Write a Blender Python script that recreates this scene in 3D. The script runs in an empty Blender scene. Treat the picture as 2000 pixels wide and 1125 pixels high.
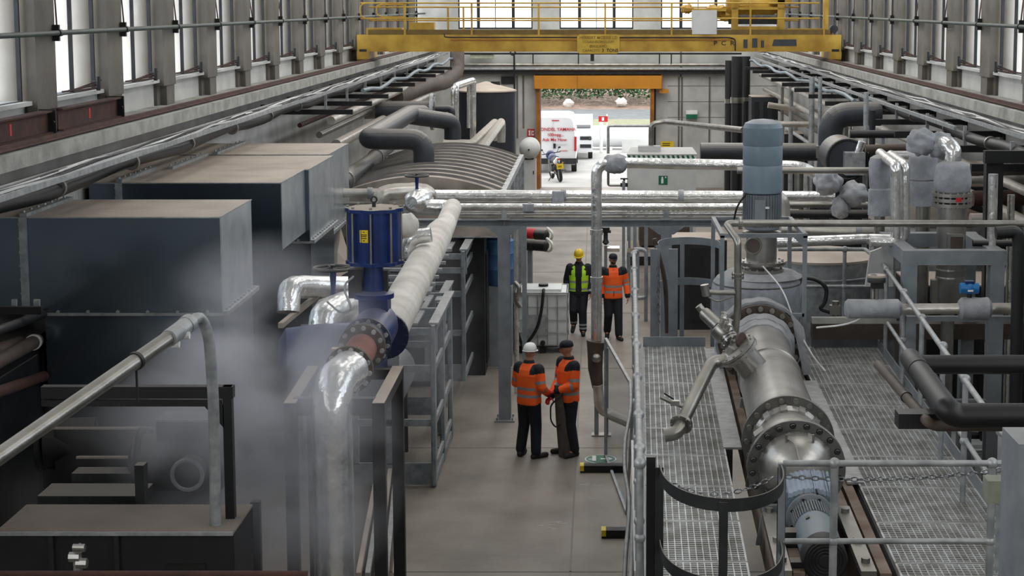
import bpy, bmesh, math, random
from mathutils import Vector, Matrix, noise
random.seed(7)
V = Vector; PI = math.pi
sc = bpy.context.scene; C = sc.collection
# ---------------- camera ----------------
FPX = 3300.0; PITCH = math.radians(6.7); U0 = 1169.0; V0 = 8 + FPX*math.tan(PITCH); H = 7.0
cam = bpy.data.cameras.new('camera'); camo = bpy.data.objects.new('camera', cam); C.objects.link(camo)
cam.sensor_width = 36; cam.lens = FPX/2000*36
cam.shift_x = (1000-U0)/2000; cam.shift_y = (V0-562.5)/2000
cam.clip_end = 600; cam.clip_start = .3
camo.location = (0, 0, H); camo.rotation_euler = (PI/2-PITCH, 0, 0)
sc.camera = camo
# ---------------- view, world, light ----------------
sc.view_settings.view_transform = 'Standard'; sc.view_settings.look = 'None'
sc.view_settings.exposure = 0.0; sc.view_settings.gamma = 1
w = bpy.data.worlds.new('overcast_sky'); sc.world = w; w.use_nodes = True
bg = w.node_tree.nodes['Background']; bg.inputs[0].default_value = (.97, .985, 1, 1); bg.inputs[1].default_value = 3.0
def area(name, loc, sx, sy, power, col=(1, .98, .95), rot=(0, 0, 0)):
    l = bpy.data.lights.new(name, 'AREA'); l.shape = 'RECTANGLE'; l.size = sx; l.size_y = sy; l.energy = power; l.color = col
    o = bpy.data.objects.new(name, l); C.objects.link(o); o.location = loc; o.rotation_euler = rot
    return o
SKYL = [(-3.6, 33, 1.6, 20, 270), (0, 34, 1.6, 26, 520), (3.6, 33, 1.6, 22, 420), (-3.6, 54, 1.6, 18, 480), (0, 56, 1.6, 14, 480), (3.6, 54, 1.6, 18, 520), (2.8, 15, 1.8, 6, 100), (-3.2, 15, 1.6, 5, 10)]
for i, (x, y, sx, sy, p) in enumerate(SKYL): area('rooflight', (x, y, 11.2), sx, sy, p)
# ---------------- projection helpers ----------------
ORD = 'first second third fourth fifth sixth seventh eighth ninth tenth eleventh twelfth thirteenth fourteenth fifteenth sixteenth seventeenth eighteenth nineteenth twentieth'.split()
cp, sp = math.cos(PITCH), math.sin(PITCH)
def ray(x, y):
    a, b = (x-U0)/FPX, (V0-y)/FPX
    return V((a, cp+b*sp, -sp+b*cp))
def PY(x, y, d): r = ray(x, y); return V((r.x*d/r.y, d, H+r.z*d/r.y))
def PZ(x, y, z): r = ray(x, y); t = (z-H)/r.z; return V((r.x*t, r.y*t, z))
def PX(x, y, X): r = ray(x, y); t = X/r.x; return V((X, r.y*t, H+r.z*t))
def SC(d, h=3): return FPX/(d*cp+h*sp)          # pixels per metre
# ---------------- materials ----------------
def lin(c):
    if isinstance(c, str):
        c = [int(c[i:i+2], 16)/255 for i in (0, 2, 4)]
        c = [v/12.92 if v <= .04045 else ((v+.055)/1.055)**2.4 for v in c]
    return c
def mat(name, col, rough=.6, metal=0., col2=None, scale=6., bump=0., bscale=30., dust=0., streak=0, voro=0):
    m = bpy.data.materials.new(name); m.use_nodes = True; nt = m.node_tree; N = nt.nodes; L = nt.links
    b = N['Principled BSDF']; b.inputs['Roughness'].default_value = rough; b.inputs['Metallic'].default_value = metal
    c1 = list(lin(col))+[1]; c2 = list(lin(col2))+[1] if col2 else [v*.72 for v in c1[:3]]+[1]
    tc = N.new('ShaderNodeTexCoord'); mp = N.new('ShaderNodeMapping'); L.new(tc.outputs['Object'], mp.inputs[0])
    if streak: mp.inputs['Scale'].default_value = (1, 1, .12)
    n = N.new('ShaderNodeTexNoise'); n.inputs['Scale'].default_value = scale; n.inputs['Detail'].default_value = 4
    L.new(mp.outputs[0], n.inputs[0])
    mr = N.new('ShaderNodeMapRange'); mr.inputs[1].default_value = .35; mr.inputs[2].default_value = .68; L.new(n.outputs[0], mr.inputs[0])
    mx = N.new('ShaderNodeMix'); mx.data_type = 'RGBA'; mx.inputs[6].default_value = c1; mx.inputs[7].default_value = c2
    L.new(mr.outputs[0], mx.inputs[0]); out = mx.outputs[2]
    if dust:
        g = N.new('ShaderNodeNewGeometry'); sx = N.new('ShaderNodeSeparateXYZ'); L.new(g.outputs['True Normal'], sx.inputs[0])
        d1 = N.new('ShaderNodeMapRange'); d1.inputs[1].default_value = .35; d1.inputs[2].default_value = .9; d1.inputs[4].default_value = dust
        L.new(sx.outputs[2], d1.inputs[0])
        m2 = N.new('ShaderNodeMix'); m2.data_type = 'RGBA'; L.new(d1.outputs[0], m2.inputs[0]); L.new(out, m2.inputs[6]); m2.inputs[7].default_value = (.33, .29, .245, 1)
        out = m2.outputs[2]
        if metal:
            m3 = N.new('ShaderNodeMath'); m3.operation = 'SUBTRACT'; m3.inputs[0].default_value = metal; L.new(d1.outputs[0], m3.inputs[1]); m3.use_clamp = True
            L.new(m3.outputs[0], b.inputs['Metallic'])
            m4 = N.new('ShaderNodeMapRange'); m4.inputs[3].default_value = rough; m4.inputs[4].default_value = .85; L.new(d1.outputs[0], m4.inputs[0]); L.new(m4.outputs[0], b.inputs['Roughness'])
    L.new(out, b.inputs['Base Color'])
    if bump:
        bt = N.new('ShaderNodeTexVoronoi' if voro else 'ShaderNodeTexNoise'); bt.inputs['Scale'].default_value = bscale
        L.new(tc.outputs['Object'], bt.inputs[0])
        bp = N.new('ShaderNodeBump'); bp.inputs['Strength'].default_value = bump; bp.inputs['Distance'].default_value = .02
        L.new(bt.outputs[0], bp.inputs['Height']); L.new(bp.outputs[0], b.inputs['Normal'])
    return m
def glow(name, col, st):
    m = mat(name, col); b = m.node_tree.nodes['Principled BSDF']; b.inputs['Emission Color'].default_value = list(lin(col))+[1]; b.inputs['Emission Strength'].default_value = st; return m
M = dict(
 floor=mat('concrete_floor', '8c8378', .55, 0, '70675e', 1.1, .15, 9),
 colm=mat('painted_concrete_column', '6d6860', .8, 0, '544f49', 1.6, .3, 12),
 wall=mat('painted_block_wall', 'c3c3bf', .8, 0, 'a5a5a1', 1.2, .2, 10),
 cream=mat('cream_concrete_fin', 'e9e1d5', .8, 0, 'd3c9bb', 1.5, .2, 8),
 conc=mat('pale_concrete_beam', 'aaa9a2', .85, 0, '85847e', 3, .4, 20),
 rust=mat('rusty_steel', '4a2a20', .8, 0, '33201b', 5, .2, 30),
 rail=mat('brown_crane_rail', '5a3a30', .7, .1, '3d2822', 4, .1, 30),
 dark=mat('black_painted_steel', '121315', .5, 0, '1a1b1d', 5, 0, 30, .15),
 dgrey=mat('dark_grey_metal', '2b2d2f', .5, .2, '1d1f21', 5, 0, 30, .5),
 black=mat('black_rubber', '0b0b0c', .55, 0, '121213', 8),
 steel=mat('brushed_steel', 'a9a7a1', .28, .9, '8b8880', 4, .08, 60, .35),
 stain=mat('stainless_steel', 'b4b2ae', .3, .88, '918d86', 3, .05, 40, .2),
 dsteel=mat('dull_flange_steel', '8b8b89', .33, .85, '6f6e6b', 4, .05, 40, .2),
 jet=mat('glossy_black_pipe', '070708', .5, 0, '0e0e10', 5),
 galv=mat('galvanised_steel', 'b3b6b7', .42, .5, '8c9194', 9, .05, 60, .3),
 gsteel=mat('grey_painted_steel', '868c91', .45, .05, '72787e', 4, .05, 30, .3),
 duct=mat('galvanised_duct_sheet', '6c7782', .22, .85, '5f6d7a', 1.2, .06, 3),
 duct_lit=mat('window_lit_duct_sheet', 'c9cfd4', .28, .7, 'a6b0b8', 2.5, .3, 2.5),  # side panels: same sheet, window reflection painted in as a paler base colour
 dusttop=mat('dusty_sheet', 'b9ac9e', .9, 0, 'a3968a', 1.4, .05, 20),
 foil=mat('foil_jacket', 'f2f2f0', .2, .78, 'cfcfcd', 5, .6, 9, .15),
 foild=mat('dusty_foil_jacket', 'd8d4cc', .32, .7, 'b3aea5', 4, .4, 9, .85),
 white=mat('white_foil_wrap', 'e2ddd5', .55, .05, 'bbb5ac', 3, .3, 7, .3),
 greyj=mat('grey_fabric_jacket', 'a3a6ab', .8, 0, '85888d', 6, .6, 12, .3),
 lag=mat('dark_grey_lagging', '30353b', .45, 0, '262a2f', 3, .08, 20, .5),
 dtank=mat('dark_blue_grey_tank', '23272f', .5, 0, '1b1e25', 2, .05, 20, .9),
 roofs=mat('dusty_ribbed_sheet', 'a89d92', .8, .1, '736b63', 2, .1, 20),
 rib=mat('dark_rib', '5c5854', .7, .2, '4a4744', 3),
 blue=mat('blue_enamel', '12306e', .3, .1, '0d2352', 5, .03, 40, .25),
 lblue=mat('grey_blue_motor_paint', '75858f', .38, .05, '677680', 3, .03, 40, .25),
 yel=mat('crane_yellow', 'bd9a3a', .55, 0, '96701c', 2.2, .08, 20),
 yel2=mat('bright_yellow', 'e2c31d', .45, 0, 'c9a914', 3),
 plate=mat('yellow_nameplate', 'c0a03a', .6, 0, 'a88a2e', 3),
 org=mat('orange_shutter', 'c9861c', .5, 0, 'b5751a', 1.5),
 dorg=mat('dull_orange_frame', 'a3641a', .6, 0, '7d4c18', 3),
 brown=mat('brown_red_flange', '54483f', .65, 0, '43382f', 4, .2, 20),
 grate=mat('grating_steel', 'c2c4c3', .5, .3, '94928c', 5, 0, 30),
 plast=mat('white_plastic', 'd5d8d6', .35, 0, 'c0c4c2', 3),
 grey=mat('light_grey_cabinet', 'c9cac8', .5, 0, 'b9bab8', 2, 0, 30, .3),
 vanw=mat('white_vehicle_paint', 'dcdde0', .25, 0, 'd2d3d6', 1),
 vgl=mat('dark_vehicle_glass', '23272c', .08, 0, '1a1d21', 2),
 red=mat('red_paint', 'c21f26', .5, 0, 'a81a20', 4), green=mat('safety_green', '0f6b4c', .5, 0, '0c5c41', 4),
 wht=mat('white_marking', 'e8e8e4', .6, 0, 'd4d4d0', 5), pipeg=mat('green_painted_pipe', '33453f', .5, 0, '26352f', 6, 0, 30, .3),
 orangev=mat('hi_vis_orange', 'ff6a22', .7, 0, 'fb5a14', 6, .3, 18), navy=mat('navy_cloth', '171a24', .8, 0, '10131b', 8, .4, 18),
 limev=mat('hi_vis_lime', 'b8f02a', .7, 0, 'a3dd20', 6, .3, 18), refl=mat('reflective_tape', '9a9da0', .4, .2, '8b8e91', 8),
 skin=mat('skin', 'b98468', .55, 0, 'a87258', 20), hair=mat('dark_hair', '2a211c', .8), boot=mat('work_boot_leather', '1f1d1b', .7, 0, '2a2724', 9),
 chair=mat('chain_steel', '8b8d90', .3, .9, '6d6f72', 8),
 road=mat('tarmac_road', '6f7274', .9, 0, '5d6062', 2), yard=mat('pale_yard_concrete', 'b3b1ad', .9, 0, 'a19f9b', .6),
 soil=mat('bare_earth', '8d7768', .95, 0, '6f5c50', 1.5, .5, 4), grassm=mat('dry_grass', '8b8d72', .95, 0, '7a7a5e', 3, .5, 10),
 leaf=mat('hedge_leaf', '2f5a2a', .7, 0, '16301a', 1.5), twig=mat('pale_twigs', '8a7f74', .9, 0, '6b6056', 3), rock=mat('pale_rock', 'cfc9c2', .9, 0, 'aaa39b', 2, .5, 5),
 sole=mat('tread_rubber', '151515', .8),
 dbf=mat('dark_blue_flange', '2b3450', .4, .1, '20283e', 5, .05, 30, .2), shaded_dust=mat('shade_tinted_dusty_sheet', '7b7168', .9, 0, '685f57', 1.4, .05, 20), cgalv=mat('cage_galvanised', '939b9f', .42, .4, '717a80', 9, .05, 60, .3),  # casing top: dusty sheet copied darker, weak foreground light put into its colour
 fgl=glow('lit_fluorescent_tube', 'ffffff', 3),
)
def glassm(name, tint, mixf):
    m = bpy.data.materials.new(name); m.use_nodes = True; N = m.node_tree.nodes; L = m.node_tree.links; N.clear()
    o = N.new('ShaderNodeOutputMaterial'); t = N.new('ShaderNodeBsdfTransparent'); g = N.new('ShaderNodeBsdfGlossy'); x = N.new('ShaderNodeMixShader')
    t.inputs[0].default_value = tint; g.inputs['Roughness'].default_value = .1; x.inputs[0].default_value = mixf
    L.new(t.outputs[0], x.inputs[1]); L.new(g.outputs[0], x.inputs[2]); L.new(x.outputs[0], o.inputs[0]); return m
M['glass'] = glassm('window_glass', (.93, .96, 1, 1), .06)
M['mesh'] = glassm('clear_guard_panel', (.86, .88, .9, 1), .05)
# ---------------- mesh builder ----------------
class MB:
    def __init__(s): s.v = []; s.f = []; s.mi = []; s.cm = 0
    def add(s, vs, fs):
        o = len(s.v); s.v += [V(p) for p in vs]; s.f += [tuple(i+o for i in f) for f in fs]; s.mi += [s.cm]*len(fs); return s
    def box(s, c, d, rz=0, rot=None, top=1.0):
        x, y, z = [q/2 for q in d]; R = rot or Matrix.Rotation(rz, 3, 'Z'); c = V(c)
        p = [V((a*x*(top if e > 0 else 1), b*y*(top if e > 0 else 1), e*z)) for e in (-1, 1) for a, b in ((-1, -1), (1, -1), (1, 1), (-1, 1))]
        return s.add([c+R@q for q in p], [(3, 2, 1, 0), (4, 5, 6, 7), (0, 1, 5, 4), (1, 2, 6, 5), (2, 3, 7, 6), (3, 0, 4, 7)])
    def span(s, a, b):                       # box from corner to corner
        a, b = V(a), V(b); return s.box((a+b)/2, [abs(q) for q in b-a])
    def bar(s, a, b, w, h=None, up=(0, 0, 1)):  # rectangular bar between two points
        a, b = V(a), V(b); h = h or w; d = (b-a); l = d.length; d.normalize(); up = V(up)
        if abs(d.dot(up)) > .99: up = V((0, 1, 0))
        x = d.cross(up).normalized(); z = x.cross(d)
        return s.box((a+b)/2, (w, l, h), rot=Matrix((x, d, z)).transposed())
    def ibeam(s, a, b, w, h, t=.015):
        a, b = V(a), V(b); z = V((0, 0, h/2-t/2))
        s.bar(a+z, b+z, w, t); s.bar(a-z, b-z, w, t); s.bar(a, b, t, h); return s
    def ring(s, c, x, y, r, n):
        return [c+x*(r*math.cos(2*PI*i/n))+y*(r*math.sin(2*PI*i/n)) for i in range(n)]
    def sweep(s, rings, caps=True):
        n = len(rings[0]); vs = [p for r in rings for p in r]; fs = []
        for k in range(len(rings)-1):
            for i in range(n): j = (i+1) % n; fs.append((k*n+i, k*n+j, (k+1)*n+j, (k+1)*n+i))
        if caps: fs += [tuple(range(n-1, -1, -1)), tuple((len(rings)-1)*n+i for i in range(n))]
        return s.add(vs, fs)
    def tube(s, pts, r, bend=0., n=12, seg=6, caps=True, rough=0.):
        pts = [V(p) for p in pts]; P = [pts[0]]
        for i in range(1, len(pts)-1):
            a, b, c = pts[i-1], pts[i], pts[i+1]; u, w_ = (a-b), (c-b); m = min(bend, u.length*.49, w_.length*.49); u.normalize(); w_.normalize()
            if m <= 0 or abs(u.dot(w_)) > .999: P.append(b); continue
            p, q = b+u*m, b+w_*m
            for k in range(seg+1): t = k/seg; P.append((1-t)**2*p+2*t*(1-t)*b+t*t*q)
        P.append(pts[-1]); 
        if rough:
            Q = [P[0]]; lst = isinstance(r, (list, tuple)) and len(r) == len(P) and len(P) > 2; R = [r[0]] if lst else None
            for i, (a, b) in enumerate(zip(P, P[1:])):
                k = max(2 if lst else 1, int((b-a).length/max(.06, rough*9)))
                Q += [a+(b-a)*(j+1)/k for j in range(k)]
                if lst: R += [r[i]+(r[i+1]-r[i])*(j+1)/k for j in range(k)]
            P = Q; r = R or r
        T = [((P[min(i+1, len(P)-1)]-P[max(i-1, 0)]).normalized()) for i in range(len(P))]
        x = T[0].orthogonal().normalized(); rings = []
        for i, p in enumerate(P):
            x = (x-T[i]*x.dot(T[i])).normalized(); y = T[i].cross(x); rr = r[i] if isinstance(r, (list, tuple)) and len(r) == len(P) else (r if not isinstance(r, (list, tuple)) else r[0]+(r[1]-r[0])*i/(len(P)-1))
            if rough: rr *= 1+random.uniform(-rough, rough)
            rings.append(s.ring(p, x, y, rr, n))
        return s.sweep(rings, caps)
    def cyl(s, a, b, r, r2=None, n=20): return s.tube([a, b], [r, r if r2 is None else r2], n=n)
    def lathe(s, prof, c=(0, 0, 0), ax=(0, 0, 1), n=28, caps=True):   # prof: (r, t) along axis
        ax = V(ax).normalized(); x = ax.orthogonal().normalized(); y = ax.cross(x); c = V(c)
        return s.sweep([s.ring(c+ax*t, x, y, max(r, 1e-4), n) for r, t in prof], caps)
    def hoop(s, c, R, r, ax=(0, 0, 1), n=32, m=8, a0=0, a1=2*PI):
        ax = V(ax).normalized(); x = ax.orthogonal().normalized(); y = ax.cross(x); c = V(c); full = abs(a1-a0-2*PI) < 1e-4; rings = []
        for i in range(n+(0 if full else 1)):
            t = a0+(a1-a0)*i/n; d = x*math.cos(t)+y*math.sin(t); rings.append([c+d*(R+r*math.cos(2*PI*j/m))+ax*(r*math.sin(2*PI*j/m)) for j in range(m)])
        if full: rings.append(rings[0])
        return s.sweep(rings, not full)
    def bolts(s, c, R, k, r, t, ax, a0=0):
        ax = V(ax).normalized(); x = ax.orthogonal().normalized(); y = ax.cross(x); c = V(c)
        for i in range(k):
            d = x*math.cos(a0+2*PI*i/k)+y*math.sin(a0+2*PI*i/k); p = c+d*R; s.cyl(p-ax*t/2, p+ax*t/2, r, n=6)
        return s
    def ball(s, c, r, n=14, m=8, sq=(1, 1, 1), lump=0):
        c = V(c); vs = []; 
        for k in range(m+1):
            a = PI*k/m
            for i in range(n):
                b = 2*PI*i/n; d = V((math.sin(a)*math.cos(b)*sq[0], math.sin(a)*math.sin(b)*sq[1], math.cos(a)*sq[2]))
                q = r*(1+lump*noise.noise(d*2.3+c*3)) if lump else r
                vs.append(c+d*q)
        fs = [(k*n+i, (k+1)*n+i, (k+1)*n+(i+1) % n, k*n+(i+1) % n) for k in range(m) for i in range(n)]
        return s.add(vs, fs)
    def prism(s, poly, d):                   # polygon of 3D points pushed by vector d
        d = V(d); n = len(poly); vs = [V(p) for p in poly]; return s.add(vs+[p+d for p in vs], [tuple(range(n-1, -1, -1)), tuple(range(n, 2*n))]+[(i, (i+1) % n, (i+1) % n+n, i+n) for i in range(n)])
    def grid(s, o, ux, uy, nx, ny, fn):
        o, ux, uy = V(o), V(ux), V(uy)
        vs = [o+ux*(i/nx)+uy*(j/ny)+V(fn(i/nx, j/ny)) for j in range(ny+1) for i in range(nx+1)]
        return s.add(vs, [(j*(nx+1)+i, j*(nx+1)+i+1, (j+1)*(nx+1)+i+1, (j+1)*(nx+1)+i) for j in range(ny) for i in range(nx)])
    def xf(s, mtx):
        s.v = [mtx @ p for p in s.v]; return s
def sep(me):                                  # outward normals
    bm = bmesh.new(); bm.from_mesh(me); bmesh.ops.remove_doubles(bm, verts=bm.verts, dist=1e-5); bmesh.ops.recalc_face_normals(bm, faces=bm.faces); bm.to_mesh(me); bm.free()
def mkobj(name, mb, m, origin, parent=None, ang=40, bevel=0):
    me = bpy.data.meshes.new(name); me.from_pydata([tuple(p-origin) for p in mb.v], [], mb.f)
    ms = m if isinstance(m, (list, tuple)) else [m]
    for q in ms: me.materials.append(M[q] if isinstance(q, str) else q)
    me.polygons.foreach_set('material_index', mb.mi); sep(me)
    me.shade_smooth(); me.set_sharp_from_angle(angle=math.radians(ang))
    o = bpy.data.objects.new(name, me); C.objects.link(o)
    if parent: o.parent = parent
    else: o.location = origin
    if bevel:
        b = o.modifiers.new('bevel', 'BEVEL'); b.width = bevel; b.segments = 2; b.limit_method = 'ANGLE'
    return o
def base_of(vs):
    xs = [p.x for p in vs]; ys = [p.y for p in vs]; zs = [p.z for p in vs]
    return V(((min(xs)+max(xs))/2, (min(ys)+max(ys))/2, min(zs)))
def meta(o, label, cat, group=None, kind=None):
    if label: o['label'] = label
    if cat: o['category'] = cat
    if group: o['group'] = group
    if kind: o['kind'] = kind
    return o
def one(name, label, cat, mb, m, group=None, kind=None, **k):
    return meta(mkobj(name, mb, m, base_of(mb.v), None, **k), label, cat, group, kind)
def struct(name, mb, m, **k):
    o = mkobj(name, mb, m, base_of(mb.v), None, **k); o['kind'] = 'structure'; return o
# a thing: list of (part name, builder, material[, subparts list[, label]])
def thing(name, label, cat, parts, group=None, xf=None, **k):
    allv = []; parts = [(p[0], b)+tuple(p[2:]) for p in parts for b in (p[1] if isinstance(p[1], list) else [p[1]])]
    for p in parts:
        if xf is not None: p[1].xf(xf)
        allv += p[1].v
        for q in (p[3] if len(p) > 3 and p[3] else []):
            if xf is not None: q[1].xf(xf)
    L = base_of(allv); e = bpy.data.objects.new(name, None); e.empty_display_size = .1; C.objects.link(e); e.location = L; meta(e, label, cat, group)
    for p in parts:
        o = mkobj(p[0], p[1], p[2], L, e, **k)
        if len(p) > 4 and p[4]: o['label'] = p[4]
        for q in (p[3] if len(p) > 3 and p[3] else []):
            c = mkobj(q[0], q[1], q[2], L, o, **k)
            if len(q) > 3 and q[3]: c['label'] = q[3]
    return e
def dup(root, label, off=(0, 0, 0), rz=0, scale=1):
    kids = {}
    for o in C.objects:
        if o.parent: kids.setdefault(o.parent.name, []).append(o)
    def cp_(o, par):
        c = o.copy(); C.objects.link(c)
        if par: c.parent = par
        for ch in kids.get(o.name, []): cp_(ch, c)
        return c
    c = cp_(root, None); c.location = root.location+V(off); c.rotation_euler = (0, 0, rz); c.scale = (scale,)*3
    c['label'] = label; return c
def text_mesh(s, size, c, x, up, depth=.004, align='CENTER', sx=1):
    """flat lettering as mesh: returns MB placed with baseline centre at c, reading along x"""
    cu = bpy.data.curves.new('t', 'FONT'); cu.body = s; cu.size = size; cu.align_x = align; cu.extrude = depth; cu.offset = size*.012
    o = bpy.data.objects.new('t', cu); C.objects.link(o); bpy.context.view_layer.update()
    me = bpy.data.meshes.new_from_object(o.evaluated_get(bpy.context.evaluated_depsgraph_get()))
    x, up, c = V(x).normalized(), V(up).normalized(), V(c); z = x.cross(up)
    mb = MB().add([c+x*(p.co.x*sx)+up*p.co.y+z*p.co.z for p in me.vertices], [tuple(p.vertices) for p in me.polygons])
    bpy.data.objects.remove(o); bpy.data.curves.remove(cu); bpy.data.meshes.remove(me); return mb
def flange(mb, c, ax, R, t=.025, k=12, br=.012, hole=.78):
    ax = V(ax).normalized(); c = V(c); mb.cyl(c-ax*t/2, c+ax*t/2, R, n=28); mb.bolts(c, R*(hole+1)/2, k, br, t+.03, ax, .1); return mb
# ================= setting: floor, walls, crane rails =================
Y1 = 64.5                      # end wall
struct('floor', MB().span((-7.1, -4, -.2), (7.1, Y1+.2, 0)), 'floor')
jm = MB()
for y in (20.3, 26.2, 32.1, 38, 43.9, 49.8, 55.7): jm.box((0, y, .001), (14, .03, .004))
for x in (-4.4, -.35, 4.2): jm.box((x, 30, .001), (.025, 68, .004))
struct('trim_1', jm, 'dgrey')
struct('wall_back', MB().span((-7.2, -4.3, 0), (7.2, -4, 11.5)), 'wall')
cl = MB(); cl.span((-7.6, -4.3, 11.5), (7.6, Y1+.3, 11.7)); struct('ceiling', cl, 'wall')
PITCHC = 2.94; YC = [20.86+PITCHC*k for k in range(-7, 15)]
SILL = 5.82
for sd, nm in ((-1, 'left'), (1, 'right')):
    b = MB(); b.span((sd*6.85, -4, 0), (sd*7.15, Y1, SILL)); b.span((sd*6.85, -4, 10.4), (sd*7.15, Y1, 11.5))
    struct('wall_'+nm, b, 'wall')
    # crane girder, rail
    struct('trim_crane_beam_'+nm, MB().span((sd*6.12, -4, 5.27), (sd*6.86, Y1, 5.44)), 'conc')
    b = MB(); b.bar((sd*6.28, -4, 5.47), (sd*6.28, Y1, 5.47), .14, .02); b.bar((sd*6.28, -4, 5.49), (sd*6.28, Y1, 5.49), .05, .05)
    struct('trim_crane_rail_'+nm, b, 'rail')
    for k, y in enumerate(YC):
        if y < 11: continue
        b = MB(); b.span((sd*6.68, y-.74, 5.75 if y > 22 else 5.44), (sd*6.8, y, 10.6)); b.span((sd*6.8, y-.7, 5.44), (sd*6.88, y-.04, 10.6)); b.span((sd*6.7, y-.5, 5.44), (sd*6.86, y-.02, 5.75))
        struct('trim_pilaster', b, 'colm')
        b = MB(); b.lathe([(.34, 0), (.34, 5.2)], (sd*7.26, y-.38, 5.4), n=24)
        struct('trim_fin', b, 'cream')
        # window between this pilaster and the next
        y0, y1 = y, y+PITCHC-.8
        fr = MB(); X = sd*6.86
        for yy in (y0+.02, y1-.02, y0+(y1-y0)*.55): fr.span((X-.025, yy-.02, SILL), (X+.025, yy+.02, 10.4))
        for zz in (SILL+.02, 7.4, 9.0): fr.span((X-.025, y0, zz-.02), (X+.025, y1, zz+.02))
        f = struct('window_%d' % (k+1+30*(sd > 0)), fr, 'dgrey'); 
        g = MB(); g.span((X-.004, y0, SILL), (X+.004, y1, 10.4)); go = mkobj('pane', g, 'glass', base_of(fr.v), f); go.location = (0, 0, 0)
    # sills
    struct('trim_sill_'+nm, MB().span((sd*6.74, -4, SILL-.02), (sd*7.15, Y1, SILL+.03)), 'wall')
# rusty joists laid between the first pilasters of the left wall
for i, (y0, y9, lb) in enumerate(((PX(0, 260, -6.5).y-1, PX(92, 225, -6.5).y, 'rusty steel joist under the leftmost window, at the photo edge'), (PX(112, 235, -6.5).y, PX(228, 225, -6.5).y, 'rusty steel joist under the second window from the left edge'))):
    b = MB(); b.ibeam((-6.5, y0, 5.62), (-6.5, y9, 5.62), .14, .27, .02)
    p = MB(); p.box((-6.5, y9+.015, 5.62), (.2, .03, .3)); p.bolts((-6.5, y9, 5.62), .08, 4, .015, .08, (0, 1, 0), .78)
    mk = MB(); mk.box((-6.487, y0*.5+y9*.5, 5.62), (.004, .07, .13))
    thing('steel_joist', lb, 'steel beam', [('web', b, 'rust'), ('end_plate', p, 'dark'), ('paint_mark', mk, 'red')], 'rusty joists on the crane ledge')
# window stays (opener rods) on the sills
wn = 0
for sd, side in ((-1, 'left'), (1, 'right')):
    first = None; ys = [y for y in YC if (y > 20 if sd < 0 else y > 24) and y < 58]
    for i, y in enumerate(ys):
        lab = 'rusty window opener rods on the %s wall sill, %s along from the camera' % (side, ORD[i])
        if first is None:
            yy = y+.9; b = [MB().cyl((sd*6.9, yy+.25*q, SILL+.06), (sd*6.72, yy+.9+.1*q, SILL+.06+.05*q), .012, n=6) for q in range(3)]
            b2 = MB(); b2.cyl((sd*6.7, yy+.9, SILL+.03), (sd*6.7, yy+.9, SILL+.22), .03, n=8); b2.box((sd*6.76, yy+.95, SILL+.14), (.08, .1, .03))
            b3 = MB(); b3.box((sd*6.94, yy+.3, SILL+.05), (.1, .9, .015), rz=.1*sd)
            first = thing('window_opener', lab, 'window opener', [('rod', b, 'rust'), ('bracket', b2, 'dgrey'), ('slat', b3, 'wht')], 'window openers along the %s wall' % side); f0 = y
        else: dup(first, lab, (0, y-f0, 0))
# green handrail pipes along both window walls
for sd, side in ((-1, 'left'), (1, 'right')):
    b = MB(); b.cyl((sd*6.6, 8, 6.65), (sd*6.6, Y1, 6.65), .032); br = []; ties = []
    for y in YC:
        if y < 11: continue
        br.append(MB().box((sd*6.63, y-.1, 6.65), (.08, .05, .2)).cyl((sd*6.6, y-.13, 6.65), (sd*6.6, y-.03, 6.65), .045, n=10))
        if y < 45: ties.append(MB().cyl((sd*6.62, y-.1, 6.7), (sd*6.95, y+.8, 7.9), .012, n=6))
    thing('wall_pipe', 'thin dark green pipe running across the windows of the %s wall' % side, 'pipe', [('pipe', b, 'pipeg'), ('clip', br, 'dgrey'), ('tie_rod', ties, 'rust')])
# ================= end wall with the big doorway =================
def E(x, y, d=Y1): return PY(x, y, d)
a, bq = E(1050, 172), E(1278, 368); DL, DR, DT = a.x, bq.x, a.z
wt = MB(); WB = E(1000, 57).z
wins = [(895, 1040), (1093, 1237), (1291, 1436)]
wt.span((-7.15, Y1, 0), (DL, Y1+.3, WB)); wt.span((DR, Y1, 0), (7.15, Y1+.3, WB)); wt.span((DL, Y1, DT), (DR, Y1+.3, WB))
xs = [-7.15]+[v for p in wins for v in (E(p[0], 30).x, E(p[1], 30).x)]+[7.15]
for i in range(0, len(xs), 2): wt.span((xs[i], Y1, WB), (xs[i+1], Y1+.3, 8.6))
wt.span((-7.15, Y1, 8.6), (7.15, Y1+.3, 11.5)); struct('wall_end', wt, 'wall')
for i, (x0, x1) in enumerate(wins):
    a, c = E(x0, 30).x, E(x1, 30).x; fr = MB()
    for t, wd in ((0, .05), (.27, .06), (.74, .06), (1, .05), (.5, .015)): x = a+(c-a)*t; fr.span((x-wd, Y1+.05, WB), (x+wd, Y1+.12, 8.6))
    for z in (WB+.03, WB+1.2, 8.55): fr.span((a, Y1+.06, z-.035), (c, Y1+.11, z+.035))
    f = struct('window_%d' % (80+i), fr, 'dgrey'); mkobj('pane', MB().span((a, Y1+.08, WB), (c, Y1+.09, 8.6)), 'glass', base_of(fr.v), f)
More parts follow.
